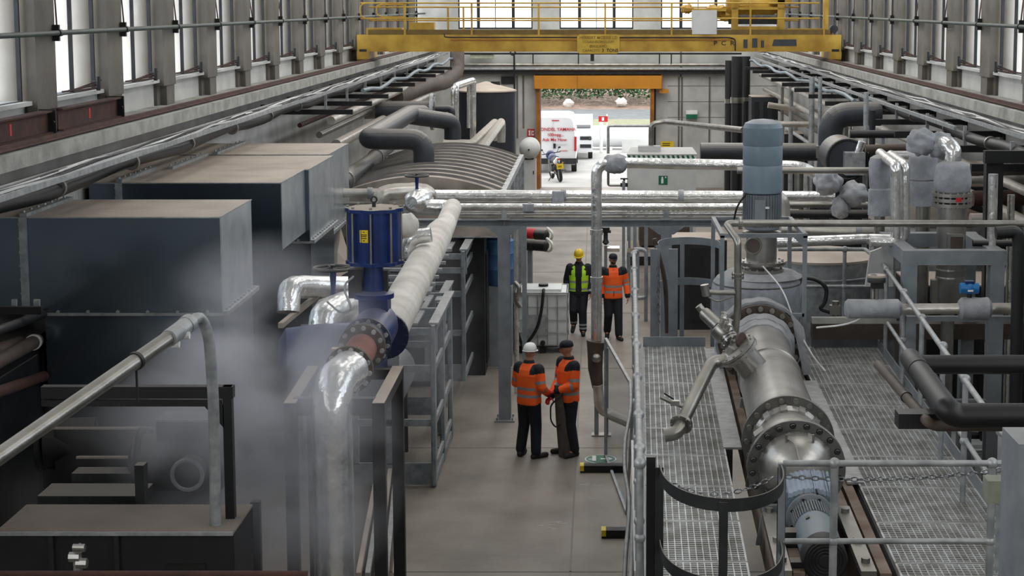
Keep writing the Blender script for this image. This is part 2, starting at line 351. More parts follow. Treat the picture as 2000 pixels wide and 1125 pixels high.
# joints and rails on the end wall
b = MB()
for x, y0, y1 in ((1010, 148, 270), (1022, 148, 250), (1326, 150, 300), (1332, 150, 300), (1386, 150, 290), (1330, 100, 150)): p, q = E(x, y0), E(x, y1); b.span((p.x-.03, Y1-.03, q.z), (p.x+.03, Y1, p.z))
for z in (4.5, 3.9, 3.3, 2.7): b.span((DR+.5, Y1-.006, z-.01), (6.8, Y1, z+.01))
struct('trim_2', b, 'colm')
b = MB(); z = E(1000, 138).z; b.span((-5.5, Y1-.3, z-.12), (5.6, Y1-.01, z+.1)); struct('trim_3', b, 'dgrey')
for y, r, m_, nm in ((126, .07, 'steel', 'upper'), (134, .05, 'galv', 'lower')):
    z = E(1000, y).z; b = MB(); b.cyl((-5.3, Y1-.32-r, z), (5.4, Y1-.32-r, z), r); one('conduit_pipe', '%s grey pipe crossing the end wall above the orange shutter' % nm, 'pipe', b, m_)
z = E(1000, 104).z; b = MB(); b.cyl((-5.3, Y1-.5, z), (5.4, Y1-.5, z), .035); b2 = []; b3 = MB()
for x in (1042, 1130, 1287, 1310): p = E(x, 108); b2.append(MB().cyl((p.x, Y1-.5, p.z-.3), (p.x, Y1-.5, z), .025, n=6))
p = E(1157, 112); b3.box((p.x, Y1-.5, p.z), (.14, .14, .25)); thing('festoon_cable', 'thin black cable strung across the hall beneath the crane beam', 'cable', [('cable', b, 'black'), ('hanger', b2, 'dgrey'), ('pendant', b3, 'black')])
p = E(1003, 102); b = MB(); b.hoop((p.x, Y1-.55, p.z), .09, .03, (0, 1, 0), 16, 6); b.cyl((p.x+.05, Y1-.55, p.z-.1), (E(1007, 262).x, Y1-.55, E(1007, 262).z), .035, n=8)
one('drop_cable', 'black cable dropping down the end wall beside the dark tank', 'cable', b, 'black')
p, q = E(920, 104), E(966, 114); b = MB(); b.span((p.x, Y1-.45, q.z), (q.x, Y1-.2, p.z)); one('wall_light', 'pale green box light fitting under the crane beam at left', 'light', b, mat('pale_green_diffuser', 'c6ccae', .5), bevel=.02)
# shutter, jambs
s0, s1 = E(1045, 147), E(1291, 172)
b = MB(); b.span((s0.x, Y1-.55, s1.z), (s1.x, Y1-.02, s0.z)); t2 = MB(); xm = E(1128, 160).x; t2.span((xm-.012, Y1-.555, s1.z), (xm+.012, Y1-.55, s0.z)); t3 = [MB().span((s0.x-.03, Y1-.57, s1.z-.03), (s0.x, Y1, s0.z+.03)), MB().span((s1.x, Y1-.57, s1.z-.03), (s1.x+.03, Y1, s0.z+.03))]
gl = MB(); gl.span((s0.x+.05, Y1-.4, 0), (s0.x+.2, Y1-.1, s1.z)); gr = MB(); gr.span((s1.x-.42, Y1-.4, 0), (s1.x-.27, Y1-.1, s1.z)); mt = MB(); p = E(1290, 177); mt.box((p.x+.12, Y1-.3, p.z), (.35, .25, .14))
thing('roller_shutter', 'orange roller shutter housing rolled up over the open doorway', 'shutter', [('housing', b, 'org'), ('seam', t2, 'dorg'), ('end_plate', t3, 'dorg'), ('guide_rail', gl, 'dorg'), ('guide_rail', gr, 'dorg'), ('motor', mt, 'org')])
b = MB(); b.span((DL-.02, Y1-.1, 0), (DL+.12, Y1+.32, DT)); b.span((DR-.14, Y1-.1, 0), (DR+.04, Y1+.32, DT)); struct('door_1', b, 'dark')
# signs on the end wall
def sign(name, lab, cat, x0, y0, x1, y1, d, bcol, marks, fcol='wht', th=.02, cat_group=None):
    p, q = PY(x0, y0, d), PY(x1, y1, d); b = MB(); b.span((p.x, d, q.z), (q.x, d+th, p.z)); parts = [('panel', b, bcol)]
    W_, H_ = q.x-p.x, p.z-q.z; mm = MB()
    for k in marks:
        if k[0] == 'b': _, u0, v0_, u1, v1 = k; mm.span((p.x+u0*W_, d-.006, p.z-v0_*H_), (p.x+u1*W_, d-.001, p.z-v1*H_))
        elif k[0] == 'c': _, u, v_, r = k; mm.cyl((p.x+u*W_, d-.006, p.z-v_*H_), (p.x+u*W_, d-.001, p.z-v_*H_), r*H_, n=14)
    if marks: parts.append(('symbol', mm, fcol))
    return thing(name, lab, cat, parts)
sign('fire_sign', 'small red fire equipment sign left of the doorway', 'sign', 1030, 252, 1044, 267, Y1-.05, 'red', [('c', .3, .3, .14), ('b', .2, .4, .42, .85), ('b', .55, .2, .65, .85), ('b', .7, .2, .9, .45), ('b', .7, .6, .9, .85)])
sign('emergency_exit_light', 'green and white exit light box high on the end wall right of doorway', 'sign', 1340, 216, 1362, 232, Y1-.3, 'wht', [('b', 0, .45, 1, 1)], 'green', .25)
sign('fire_sign', 'red and white sign on a tall thin post beside the white van outside', 'sign', 1169, 227, 1187, 238, 75, 'red', [('b', .35, .2, .6, .8)])
p = PY(1187, 232, 75); one('sign_post', 'thin white post of the red sign beside the van', 'post', MB().cyl((p.x-.03, 75.06, 0), (p.x-.03, 75.06, p.z+.2), .03), 'wht')
sign('warning_notice', 'small yellow notice at the right foot of the doorway', 'sign', 1291, 276, 1316, 288, Y1-.2, 'yel2', [('b', .1, .3, .7, .42), ('b', .1, .6, .7, .72)], 'dark')
# ================= outside =================
struct('ground_yard', MB().span((-30, Y1+.2, -.15), (34, 98, -.01)), 'yard')
struct('ground_verge', MB().span((-40, 96, -.1), (45, 103, .03)), 'grassm')
struct('ground_road', MB().span((-50, 103, -.1), (55, 113, .01)), 'road')
bk = MB(); bk.grid((-45, 113, 0), (95, 0, 0), (0, 16, 0), 90, 12, lambda u, v: (0, 0, min(v*1.1,.55)+3*max(0,v-.6)+.12*noise.noise(V((u*40, v*6, 0))))); struct('ground_bank', bk, 'soil')
hd = MB(); tw = MB()
for i in range(7500):
    x = random.uniform(-8, 10); t = random.random()**2; y = 116+t*6+random.uniform(-.5, .5); z = .55+2.2*t+random.random()**1.2*2.4
    a = V((random.gauss(0, 1), random.gauss(0, 1), random.gauss(0, 1))).normalized(); b_ = a.orthogonal().normalized()*random.uniform(.06, .13); a = a*random.uniform(.1, .2); p = V((x, y, z))
    if noise.noise(V((x*.6, y*.6, z*.7))) > -.5: hd.add([p-a, p+b_, p+a, p-b_], [(0, 1, 2, 3)])
for i in range(420):
    x = random.uniform(-8, 11); p = V((x, 114.4+random.uniform(0, 2), 0)); p.z = .1+(p.y-115)*.2
    tw.tube([p, p+V((random.uniform(-.5, .5), .1, random.uniform(.2, .45))), p+V((random.uniform(-1.0, 1.0), 0, random.uniform(.2, .75)))], .02, n=3)
hg = one('hedge', 'dense green hedge on the bank beyond the road', 'hedge', hd, 'leaf', kind='stuff'); one('brushwood', 'tangle of pale bare twigs along the foot of the hedge', 'undergrowth', tw, 'twig', kind='stuff')
for x, y, lb in ((1110, 204, 'pale boulder on the earth bank above the van'), (1214, 202, 'pale boulder on the earth bank right of the van')):
    p = PY(x, y, 114.3); b = MB(); b.ball((p.x, 114.3, p.z+.05), .34, 10, 7, (1.1, .8, .9), .5); one('boulder', lb, 'rock', b, 'rock', 'boulders on the bank', ang=20)
# long white tank lying outside
c = PY(1152, 272, 82); b = MB(); b.lathe([(.1, 0), (.45, .15), (.52, .4), (.52, 8.2), (.45, 8.6), (.1, 8.9)], (c.x-.2, 82, .62), (1, 0, 0)); sd_ = [MB().box((c.x+x, 82, .05), (.2, .9, .18)) for x in (1, 3, 6)]
thing('storage_vessel', 'long white cylindrical tank lying outside in the yard', 'tank', [('shell', b, 'vanw'), ('saddle', sd_, 'wht')])
b = MB(); p = PY(1174, 292, 80); b.cyl((p.x, 80, 0), (p.x, 80, 1.5), .08); one('bollard', 'thin white post standing in the yard before the long tank', 'post', b, 'wht')
for xx, lb in ((1215, 'low pale wall section right of the long tank'),):
    p, q = PY(xx, 272, 80), PY(1272, 292, 80); one('barrier_block', lb, 'barrier', MB().span((p.x, 80, 0), (q.x+1, 80.4, p.z)), 'grey')
# ================= overhead crane =================
DC = 46.3
def K(x, y, d=DC): return PY(x, y, d)
a, c = K(697, 68), K(1643, 101); ZT, ZB = a.z, c.z
b = MB(); b.span((a.x, DC, ZB), (c.x, DC+.28, ZT)); strip = MB(); strip.span((K(880, 80).x, DC-.02, K(0, 79).z), (K(1430, 80).x, DC, K(0, 77).z))
rear = MB(); rear.span((a.x+.1, DC+1.1, ZB+.1), (c.x-.1, DC+1.3, ZT+.1))
deck = MB(); deck.span((a.x+.3, DC+.28, ZT+.02), (c.x-.3, DC+1.1, ZT+.07)); deck.span((a.x+.3, DC+.05, ZT), (c.x-.3, DC+.09, ZT+.14))
ends = []; whl = []
for sx, X in ((1, a.x), (-1, c.x)):
    m_ = MB(); m_.box((X+sx*.17, DC+.1, ZB-.13), (.32, .35, .28)); m_.box((X+sx*.17, DC+.75, ZB-.1), (.3, 1.9, .2)); ends.append(m_)
    m_ = MB(); m_.cyl((X+sx*.13, DC-.1, ZB-.14), (X+sx*.13, DC-.06, ZB-.14), .06); m_.box((X+sx*.17, DC-.08, ZB+.03), (.2, .02, .08)); whl.append(m_)
def rail_set(x0, x1, d, tops, posts, r=.022, loop=0):
    out = []
    for y in tops:
        out.append(('rail', MB().tube([K(x0, y, d), K(x1, y, d)], r, n=8), 'yel'))
    for x in posts: p = K(x, tops[0], d); out.append(('post', MB().bar(p, (p.x, d, ZT), .05, .05), 'yel'))
    return out
rails = rail_set(704, 1600, DC+.05, (6, 36), (790, 921, 1052, 1182, 1312, 1466, 1610))
rails += rail_set(720, 1560, DC+1.15, (14, 40), (875, 905))
lp = [MB().tube([K(790, 6), K(712, 6), K(704, 12), K(704, 30), K(712, 36), K(790, 36)], .022, bend=.1, n=8), MB().tube([K(790, 9, DC+1), K(745, 9, DC+1), K(735, 12, DC+1), K(735, 28, DC+1), K(745, 33, DC+1), K(790, 33, DC+1)], .022, bend=.1, n=8)]
crab = MB()
for x0, y0, x1, y1, dd in ((1336, 16, 1420, 22, .3), (1431, -20, 1443, 66, .25), (1521, 0, 1534, 66, .25), (1505, -10, 1548, 8, 1), (1430, 14, 1535, 19, .6), (1440, 52, 1525, 60, .3), (1612, -20, 1620, 68, .2), (1540, 56, 1612, 62, .3)):
    p, q = K(x0, y0), K(x1, y1); crab.span((p.x, DC+.25, q.z), (q.x, DC+.25+dd, p.z))
gear = []
for x, y, r in ((1410, 24, .2), (1450, 12, .28), (1395, 20, .16), (1425, 30, .2), (1345, 18, .15)): p = K(x, y); gear.append(MB().ball((p.x, DC+.7, p.z), r, 12, 8, (1.2, 1, .9), .5))
p = K(1480, 8); gear.append(MB().lathe([(.3, -.8), (.32, -.7), (.32, .7), (.3, .8)], (p.x, DC+.75, p.z-.05), (1, 0, 0)))
mot = MB(); p = K(1500, 27); mot.lathe([(.1, -.85), (.26, -.75), (.26, .45), (.3, .5), (.3, .75), (.1, .8)], (p.x-.25, DC+.8, p.z), (1, 0, 0), 20)
m2 = MB(); p = K(1490, 42); m2.span((p.x-.9, DC+.45, p.z-.08), (p.x+.55, DC+.6, p.z+.06))
wh2 = MB(); p = K(1632, 57); wh2.cyl((p.x, DC+.3, p.z), (p.x, DC+.5, p.z), .11)
p, q = K(1352, 20), K(1400, 67); cab = MB(); cab.span((p.x, DC+.02, q.z), (q.x, DC+.3, p.z))
p, q = K(797, 44), K(847, 64); bx = MB(); bx.span((p.x, DC+.1, ZT), (q.x, DC+.5, p.z)); p, q = K(712, 55), K(782, 66); bx2 = MB(); bx2.span((p.x, DC+.3, ZT), (q.x, DC+.8, p.z))
p, q = K(1127, 67), K(1210, 105); pl = MB(); cx, cz, hw, hh, cc = (p.x+q.x)/2, (p.z+q.z)/2, (q.x-p.x)/2, (p.z-q.z)/2, .07
pl.prism([(cx-hw+cc, DC-.04, cz-hh), (cx+hw-cc, DC-.04, cz-hh), (cx+hw, DC-.04, cz-hh+cc), (cx+hw, DC-.04, cz+hh-cc), (cx+hw-cc, DC-.04, cz+hh), (cx-hw+cc, DC-.04, cz+hh), (cx-hw, DC-.04, cz+hh-cc), (cx-hw, DC-.04, cz-hh+cc)], (0, .03, 0))
tx = [text_mesh(t, s_, (cx+dx, DC-.045, cz+dz), (1, 0, 0), (0, 0, 1), .002) for t, s_, dz, dx in (('HERBERT MORRIS LD', .11, .14, 0), ('LOUGHBOROUGH', .10, .03, 0), ('ENGLAND', .10, -.09, 0), ('CAPACITY', .10, -.21, -.2))]
t3 = text_mesh('3  TONS', .12, (cx+.32, DC-.045, cz-.21), (1, 0, 0), (0, 0, 1), .002)
p = K(1414, 84); t4 = text_mesh('P  C  R', .17, (p.x, DC-.01, p.z-.06), (1, 0, 0), (0, 0, 1), .002, sx=1.15)
pts = MB()
for x0, x1, y0, y1, sl in ((1452, 1460, 77, 94, 0), (1469, 1479, 75, 93, 0), (1486, 1492, 79, 93, 0), (1508, 1556, 77, 90, .05)):
    p, q = K(x0, y0), K(x1, y1); pts.prism([(p.x, DC-.006, q.z), (q.x, DC-.006, q.z), (q.x-sl*.3, DC-.006, p.z), (p.x+sl, DC-.006, p.z)], (0, .004, 0))
patch = mat('dark_grey_paint_patch', '3b3f44', .7)
emb = mat('embossed_letter', '8a6f22', .6)
cbl = MB().tube([K(868, 66), K(868, 72), K(880, 73), K(1128, 73)], .018, bend=.1, n=6); cb2 = MB().tube([K(1210, 73, DC-.02), K(1425, 73, DC-.02), K(1436, 76, DC-.02), K(1436, 99, DC-.02)], .018, bend=.15, n=6)
crane = thing('overhead_crane', 'yellow overhead travelling crane spanning the hall, with walkway rails and nameplate', 'crane',
 [('girder', b, 'yel', [('painted_letters', t4, 'dark'), ('paint_patches', pts, patch), ('ledge', strip, 'dorg')]), ('rear_girder', rear, 'dorg'), ('walkway', deck, mat('grimy_yellow_deck', '6e5828', .7)), ('end_carriage', ends, 'yel'), ('wheel', whl+[wh2], 'dgrey'), ('loop_rail', lp, 'yel'),
  ('crab_frame', crab, 'yel'), ('hoist_gear', gear, 'yel'), ('hoist_motor', mot, 'galv'), ('hoist_drum', m2, 'dgrey'), ('control_cabinet', cab, 'grey', None, 'light grey control cabinet'), ('junction_box', [bx, bx2], 'yel'),
  ('nameplate', pl, 'plate', [('embossed_letters', tx[0], emb), ('embossed_letters', tx[1], emb), ('embossed_letters', tx[2], emb), ('embossed_letters', tx[3], emb), ('painted_letters', t3, 'dark')]), ('cable', [cbl, cb2], 'dark')]+rails)
# ================= service runs along both walls =================
def run(name, label, cat, X, z, r, y0, y1, m_, wob=0, clip=None, n=10, group=None):
    pts = []; y = y0; k = 0
    while y < y1-.01: pts.append((X, y, z+(wob*math.sin(k*1.7+X) if wob else 0))); y += 2.94/2 if wob else y1-y0; k += 1
    pts.append((X, y1, z)); b = MB().tube(pts, r, bend=.3, n=n); parts = [('pipe', b, m_)]
    if clip:
        for q in YC:
            if y0 < q < min(y1, 50): parts.append(('clip', MB().cyl((X, q+.3, z), (X, q+.36, z), r*1.25), clip))
    return thing(name, label, cat, parts, group) if clip else one(name, label, cat, b, m_, group)
run('service_pipe', 'brown dusty pipe directly under the left crane beam', 'pipe', -6.02, 5.14, .05, 10, 63, 'brown')
run('service_pipe', 'thin grey pipe beside the cable ladder on the left wall', 'pipe', -5.86, 5.2, .03, 10, 63, 'galv')
run('lagged_pipe', 'long black lagged pipe with silver clips running above the left ducts', 'pipe', -5.88, 5.02, .08, 9, 60, 'jet', .04, 'steel')
run('lagged_pipe', 'black lagged wavy pipe with silver clips hanging on the right wall brackets', 'pipe', 5.62, 5.02, .08, 10, 36, 'jet', .035, 'steel')
run('rubber_hose', 'wavy grey blue hose sagging between the far brackets of the right wall', 'hose', 5.45, 4.98, .045, 36, 62, 'lblue', .05)
run('rubber_hose', 'wavy blue grey hose sagging between the far brackets of the left wall', 'hose', -5.3, 5.02, .045, 38, 62, 'lblue', .06)
for i, (X, z, r, m_) in enumerate(((-5.55, 4.6, .09, 'foild'), (-5.8, 4.3, .07, 'steel'), (-5.45, 4.1, .11, 'foild'), (-6.2, 4.5, .05, 'rust'), (-6.0, 3.8, .08, 'galv'))):
    run('service_pipe', ('dusty foil pipe below the left brackets', 'bare steel pipe lower down the left wall', 'fat dusty foil pipe low along the left wall', 'rusty thin pipe close against the left wall', 'grey pipe lowest on the left wall')[i], 'pipe', X, z, r, 35, 60, m_)
for i, (X, z, r, m_) in enumerate(((5.75, 4.5, .07, 'foild'), (6.2, 4.3, .06, 'steel'), (5.9, 4.0, .09, 'foild'), (6.3, 3.4, .1, 'brown'), (6.1, 3.0, .06, 'galv'))):
    run('service_pipe', ('dusty foil pipe below the right brackets', 'bare steel pipe lower down the right wall', 'fat dusty foil pipe low along the right wall', 'brown pipe close against the right wall', 'grey pipe lowest on the right wall')[i], 'pipe', X, z, r, 14, 60, m_)
# cable ladders and trays
def tray(label, X0, X1, z, y0, y1, m_, rung=.3):
    parts = [('side_rail', [MB().bar((X0, y0, z), (X0, y1, z), .02, .06), MB().bar((X1, y0, z), (X1, y1, z), .02, .06)], m_)]
    b = MB(); y = y0
    while y < min(y1, 44): b.box(((X0+X1)/2, y, z-.02), (abs(X1-X0), .05, .02)); y += rung
    parts.append(('rungs', b, m_)); cb = []
    for k in range(4):
        x = X0+(X1-X0)*(.2+.2*k); cb.append(MB().tube([(x+random.uniform(-.05, .05), yy, z+.03+.02*math.sin(yy*3+k)) for yy in [y0+1.4*j for j in range(int((y1-y0)/1.4))]], .016, n=5))
    e = thing('cable_tray', label, 'cable tray', parts)
    for q in C.objects:
        if q.parent == e and q.name.startswith('rungs'): q['kind'] = 'stuff'
    lab = ('black cable lying in the %s wall cable tray, strand %s' )
    for k, c_ in enumerate(cb): one('cable', lab % ('left' if X0 < 0 else 'right', ('nearest the hall', 'second from the hall', 'third from the hall', 'nearest the wall')[k if abs(X0) < abs(X1) else 3-k]), 'cable', c_, ('dgrey', 'wht', 'dark', 'grey')[k], 'cables in the %s tray' % ('left' if X0 < 0 else 'right'))
tray('long steel cable ladder running below the left crane beam', -5.75, -5.5, 5.22, 9, 62, 'galv')
tray('long silver cable tray running below the right crane beam', 5.72, 6.0, 5.22, 10, 62, 'galv')
b = MB(); b.bar((5.5, 26, 5.1), (5.5, 60, 5.1), .04, .06); one('lighting_trunking', 'slim grey trunking along the hall side of the right cable tray', 'trunking', b, 'galv')
# brackets and drop posts
for sd, side in ((-1, 'left'), (1, 'right')):
    first = None
    for i, y in enumerate([q-1.2 for q in YC if 13 < q < 60]):
        if sd < 0 and y < 33: continue
        lab = 'black wall bracket under the %s wall pipes, %s along from the camera' % (side, ORD[i])
        if first is None:
            b = MB(); b.bar((sd*5.0, y, 4.82), (sd*6.85, y, 4.82), .1, .1); p_ = MB(); p_.bar((sd*5.55, y, 4.87), (sd*5.55, y, 5.17), .05, .05); w_ = MB(); w_.box((sd*6.83, y, 4.82), (.04, .25, .3))
            first = thing('wall_bracket', lab, 'bracket', [('arm', b, 'dark'), ('upright', p_, 'galv'), ('wall_plate', w_, 'dark')], 'black brackets on the %s wall' % side); y_0 = y
        else: dup(first, lab, (0, y-y_0, 0))
# ================= left side: duct boxes =================
DX, DZ = -4.3, 4.65
def ductbox(label, xf, yf, xb, zbot, back, Xl, seam, lower=None, near=None):
    """front right top corner pixel (xf,yf); back right corner x"""
    f = PZ(xf, yf, DZ); X = f.x; yF = f.y
    parts = []
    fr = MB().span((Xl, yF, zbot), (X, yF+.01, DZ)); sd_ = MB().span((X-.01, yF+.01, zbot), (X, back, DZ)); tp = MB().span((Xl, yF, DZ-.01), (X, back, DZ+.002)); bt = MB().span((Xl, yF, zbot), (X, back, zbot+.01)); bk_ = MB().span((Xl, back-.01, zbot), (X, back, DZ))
    parts += [('front_panel', fr, 'duct'), ('side_panel', sd_, 'duct_lit'), ('top_panel', tp, 'dusttop'), ('bottom_panel', bt, 'duct'), ('back_panel', bk_, 'duct')]
    sx = PY(seam, yf, yF).x if seam else None
    if sx:
        b = MB(); b.bar((sx, yF, DZ+.02), (sx, back, DZ+.02), .08, .04); b.bar((sx, yF-.02, zbot), (sx, yF-.02, DZ), .08, .04); 
        for k in range(7): b.cyl((sx-.03, yF-.045, zbot+(DZ-zbot)*(k+.5)/7), (sx-.03, yF-.035, zbot+(DZ-zbot)*(k+.5)/7), .02, n=6); yy = yF+(back-yF)*(k+.5)/7; b.cyl((sx-.03, yy, DZ+.03), (sx-.03, yy, DZ+.06), .02, n=6)
        parts.append(('joint_strip', b, 'galv'))
    ed = MB(); ed.bar((Xl, yF-.004, DZ-.006), (X, yF-.004, DZ-.006), .012, .012); ed.bar((X+.002, yF-.004, zbot), (X+.002, yF-.004, DZ), .012, .012); ed.bar((X+.002, yF, DZ), (X+.002, back, DZ), .012, .012); parts.append(('edge_trim', ed, 'galv'))
    if lower:
        xl0, z0 = lower
        parts.append(('lower_duct', MB().span((xl0, yF+.05, z0), (X+.0, back-.05, zbot-.005)), 'duct'))
        b = MB(); b.bar((X+.03, yF, zbot), (X+.03, back+.05, zbot), .07, .05); b.bar((xl0, yF-.005, zbot-.01), (X, yF-.005, zbot-.01), .035, .03)
        for k in range(11): yy = yF+(back-yF)*(k+.5)/11; b.cyl((X+.03, yy, zbot+.02), (X+.03, yy, zbot+.05), .018, n=6)
        for k in range(6): xx = xl0+(X-xl0)*(k+.5)/6; b.cyl((xx, yF-.03, zbot+.02), (xx, yF-.01, zbot+.02), .02, n=6)
        parts.append(('flange_strip', b, 'galv'))
    return thing('ventilation_duct', label, 'duct', parts, None)
f1 = PZ(430, 424, DZ); z1 = PY(430, 612, f1.y).z; b1 = PZ(494, 390, DZ).y
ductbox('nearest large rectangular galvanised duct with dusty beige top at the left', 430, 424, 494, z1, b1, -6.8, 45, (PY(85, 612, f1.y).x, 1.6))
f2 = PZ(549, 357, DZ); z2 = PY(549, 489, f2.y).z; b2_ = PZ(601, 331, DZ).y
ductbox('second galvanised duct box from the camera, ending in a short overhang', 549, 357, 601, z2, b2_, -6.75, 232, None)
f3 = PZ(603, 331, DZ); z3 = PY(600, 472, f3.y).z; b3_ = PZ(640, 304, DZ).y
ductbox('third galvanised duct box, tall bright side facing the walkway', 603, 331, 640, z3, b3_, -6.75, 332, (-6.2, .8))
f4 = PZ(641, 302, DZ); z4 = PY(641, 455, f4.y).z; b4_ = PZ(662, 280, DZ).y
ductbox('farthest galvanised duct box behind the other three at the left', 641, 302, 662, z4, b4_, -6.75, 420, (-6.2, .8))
# leaning pale panel beside the blue actuator
p = PY(650, 470, 27); b = MB(); b.prism([PY(641, 470, 27), PY(664, 440, 27.6), PY(690, 525, 27.4), PY(655, 545, 27)], (-.03, .05, .0)); one('guard_sheet', 'leaning pale sheet metal panel behind the blue actuator', 'panel', b, 'dusttop')
# ================= arched ribbed roof of the far tank house =================
zr = 3.55; R1 = PZ(986, 370, zr); R2 = PZ(1012, 305, zr); XR = (R1.x+R2.x)/2; XL_ = -4.75; ya, yb = R1.y-.6, R2.y; rise = PZ(830, 285, 4.1); 
hs = .32; hsk = MB(); n = 28
def arch(t): return XL_+(XR-XL_)*t, zr+hs*4*t*(1-t)*.95
for k in range(n):
    (x0, z0), (x1, z1_) = arch(k/n), arch((k+1)/n); hsk.add([(x0, ya, z0), (x1, ya, z1_), (x1, yb, z1_), (x0, yb, z0)], [(0, 1, 2, 3)])
hsk.add([(arch(k/n)[0], ya, arch(k/n)[1]) for k in range(n+1)]+[(XR, ya, 2.75), (XL_, ya, 2.75)], [tuple(range(n+3))]); hsk.add([(arch(k/n)[0], yb, arch(k/n)[1]) for k in range(n+1)]+[(XR, yb, 2.75), (XL_, yb, 2.75)], [tuple(range(n+3))])
ribs = []
nr = 11
for i in range(nr):
    y = ya+(yb-ya)*(i+.5)/nr; ribs.append(MB().tube([(arch(k/16)[0], y, arch(k/16)[1]-.01) for k in range(17)], .06, n=6))
side = MB(); side.span((XL_, ya, 2.72), (XR, yb, 2.75)); side.span((XR, ya, 2.72), (XR+.03, yb, zr)); ev = MB(); ev.bar((XR+.04, ya, zr-.02), (XR+.04, yb, zr-.02), .1, .12); up = [MB().bar((XR+.06, ya+(yb-ya)*t, 0), (XR+.06, ya+(yb-ya)*t, zr-.08), .07, .07) for t in (0, .2, .4, .6, .8, 1)]+[MB().bar((XL_+.05, ya+(yb-ya)*t, 0), (XL_+.05, ya+(yb-ya)*t, 2.75), .07, .07) for t in (0, .5, 1)]
thing('arched_tank_house', 'long low housing with a curved dusty ribbed roof left of the doorway', 'enclosure', [('roof', hsk, 'roofs'), ('rib', ribs, 'rib'), ('side_panel', side, 'galv'), ('eaves', ev, 'galv'), ('stud', up, 'galv')])
# foil pipe lying on the eaves, pair of rising foil pipes
def P_(label, pts, r, m_, bend=.25, name='pipe', cat='pipe', fl=(), n=14, grp=None, rough=0, clips=(), cm='steel', frm='galv'):
    pts = [V(q) for q in pts]; b = MB().tube(pts, r, bend=bend, n=n, rough=rough); parts = [('pipe_body', b, m_)]
    for i, t in fl:     # flange on segment i at fraction t
        c_ = pts[i].lerp(pts[i+1], t); parts.append(('flange', flange(MB(), c_, pts[i+1]-pts[i], r*1.75, max(.02, r*.3), 10, r*.13), frm))
    for i, t in clips:
        c_ = pts[i].lerp(pts[i+1], t); d = (pts[i+1]-pts[i]).normalized(); parts.append(('collar', MB().cyl(c_-d*r*.5, c_+d*r*.5, r*1.18), cm))
    if len(parts) == 1: return one(name, label, cat, b, m_, grp)
    return thing(name, label, cat, parts, grp)
Q = PY
P_('horizontal foil pipe lying across the curved ribbed roof', [Q(835, 304, 44), Q(1010, 309, 44)], .085, 'foil', name='foil_pipe', rough=.05)
P_('upper of two foil pipes bent over the curved roof towards the doorway', [Q(866, 281, 46), Q(922, 282, 46), Q(967, 239, 54), Q(967, 275, 54)], .13, 'foild', .2, 'foil_pipe', rough=.03)
P_('lower of two foil pipes bent over the curved roof towards the doorway', [Q(858, 292, 44), Q(938, 293, 44), Q(979, 238, 53.5), Q(979, 278, 53.5)], .13, 'foild', .2, 'foil_pipe', rough=.03)
P_('square foil pipe arch standing in front of the dark tank', [Q(890, 300, 48), Q(890, 168, 48), Q(924, 157, 51.5), Q(924, 290, 51.5)], .095, 'foil', .15, 'foil_pipe', rough=.03)
P_('inner thin foil pipe arch beside the dark tank', [Q(884, 240, 47.5), Q(884, 172, 47.5), Q(915, 162, 50.5), Q(915, 250, 50.5)], .05, 'foil', .12, 'foil_pipe')
# dark tank with conical lid
c = PY(950, 178, 56); r = .97; b = MB(); b.cyl((c.x, 56, 0), (c.x, 56, c.z), r, n=40); l_ = MB(); l_.lathe([(r*1.03, 0), (r*1.03, .04), (.05, .32)], (c.x, 56, c.z), n=40); m_ = MB(); m_.cyl((c.x+.3, 56, c.z+.15), (c.x+.3, 56, c.z+.33), .16)
bands = [MB().cyl((c.x, 56, z), (c.x, 56, z+.03), r*1.01, n=40) for z in (1, 2)]
thing('storage_tank', 'tall dark blue grey cylindrical tank with dusty conical lid left of doorway', 'tank', [('shell', b, 'dtank'), ('lid', l_, 'dusttop'), ('band', bands, 'lag'), ('hatch', m_, 'dark')])
p, q = Q(965, 160, 60), Q(993, 170, 60); one('wall_vent', 'small dark opening on the end wall above the dark tank lid', 'vent', MB().span((p.x, Y1-.06, q.z-.1), (q.x, Y1-.02, p.z)), 'dark')
# big grey lagged pipes
g = 'lag'
P_('big dark grey lagged pipe looping down onto the ribbed roof near the blue handwheel', [Q(828, 332, 33.6), Q(828, 272, 33.6), Q(716, 272, 33.6), Q(800, 222, 41), Q(826, 222, 42)], .21, g, .42, 'lagged_pipe', n=18)
P_('second big grey lagged pipe branching off and dropping onto the curved roof', [Q(800, 226, 41), Q(884, 238, 42), Q(884, 272, 42)], .21, g, .42, 'lagged_pipe', n=18)
P_('large horizontal dark lagged pipe behind the looping ones', [Q(735, 218, 43), Q(848, 218, 43)], .27, 'lag', 0, 'lagged_pipe', fl=((0, .97),), n=18)
P_('short bare steel stub left of the large dark lagged pipe', [Q(712, 220, 43), Q(735, 219, 43)], .17, 'steel', 0, 'pipe_stub')
P_('grey stub pipe with a valve joined to the right end of the lagged pipe', [Q(850, 213, 43), Q(882, 212, 43), Q(884, 250, 43)], .09, g, .1, 'pipe_stub')
P_('long slanting dark lagged pipe left of the ribbed roof, descending towards camera', [Q(665, 358, 30), Q(720, 318, 38), Q(790, 262, 52)], .17, g, .2, 'lagged_pipe', clips=((0, .1), (1, .15)))
P_('dusty brown pipe bending down from the crane beam at the far left corner', [Q(893, 100, 62), Q(893, 140, 61), Q(870, 160, 58), Q(835, 165, 54), Q(770, 190, 47)], .26, 'brown', .5, 'lagged_pipe')
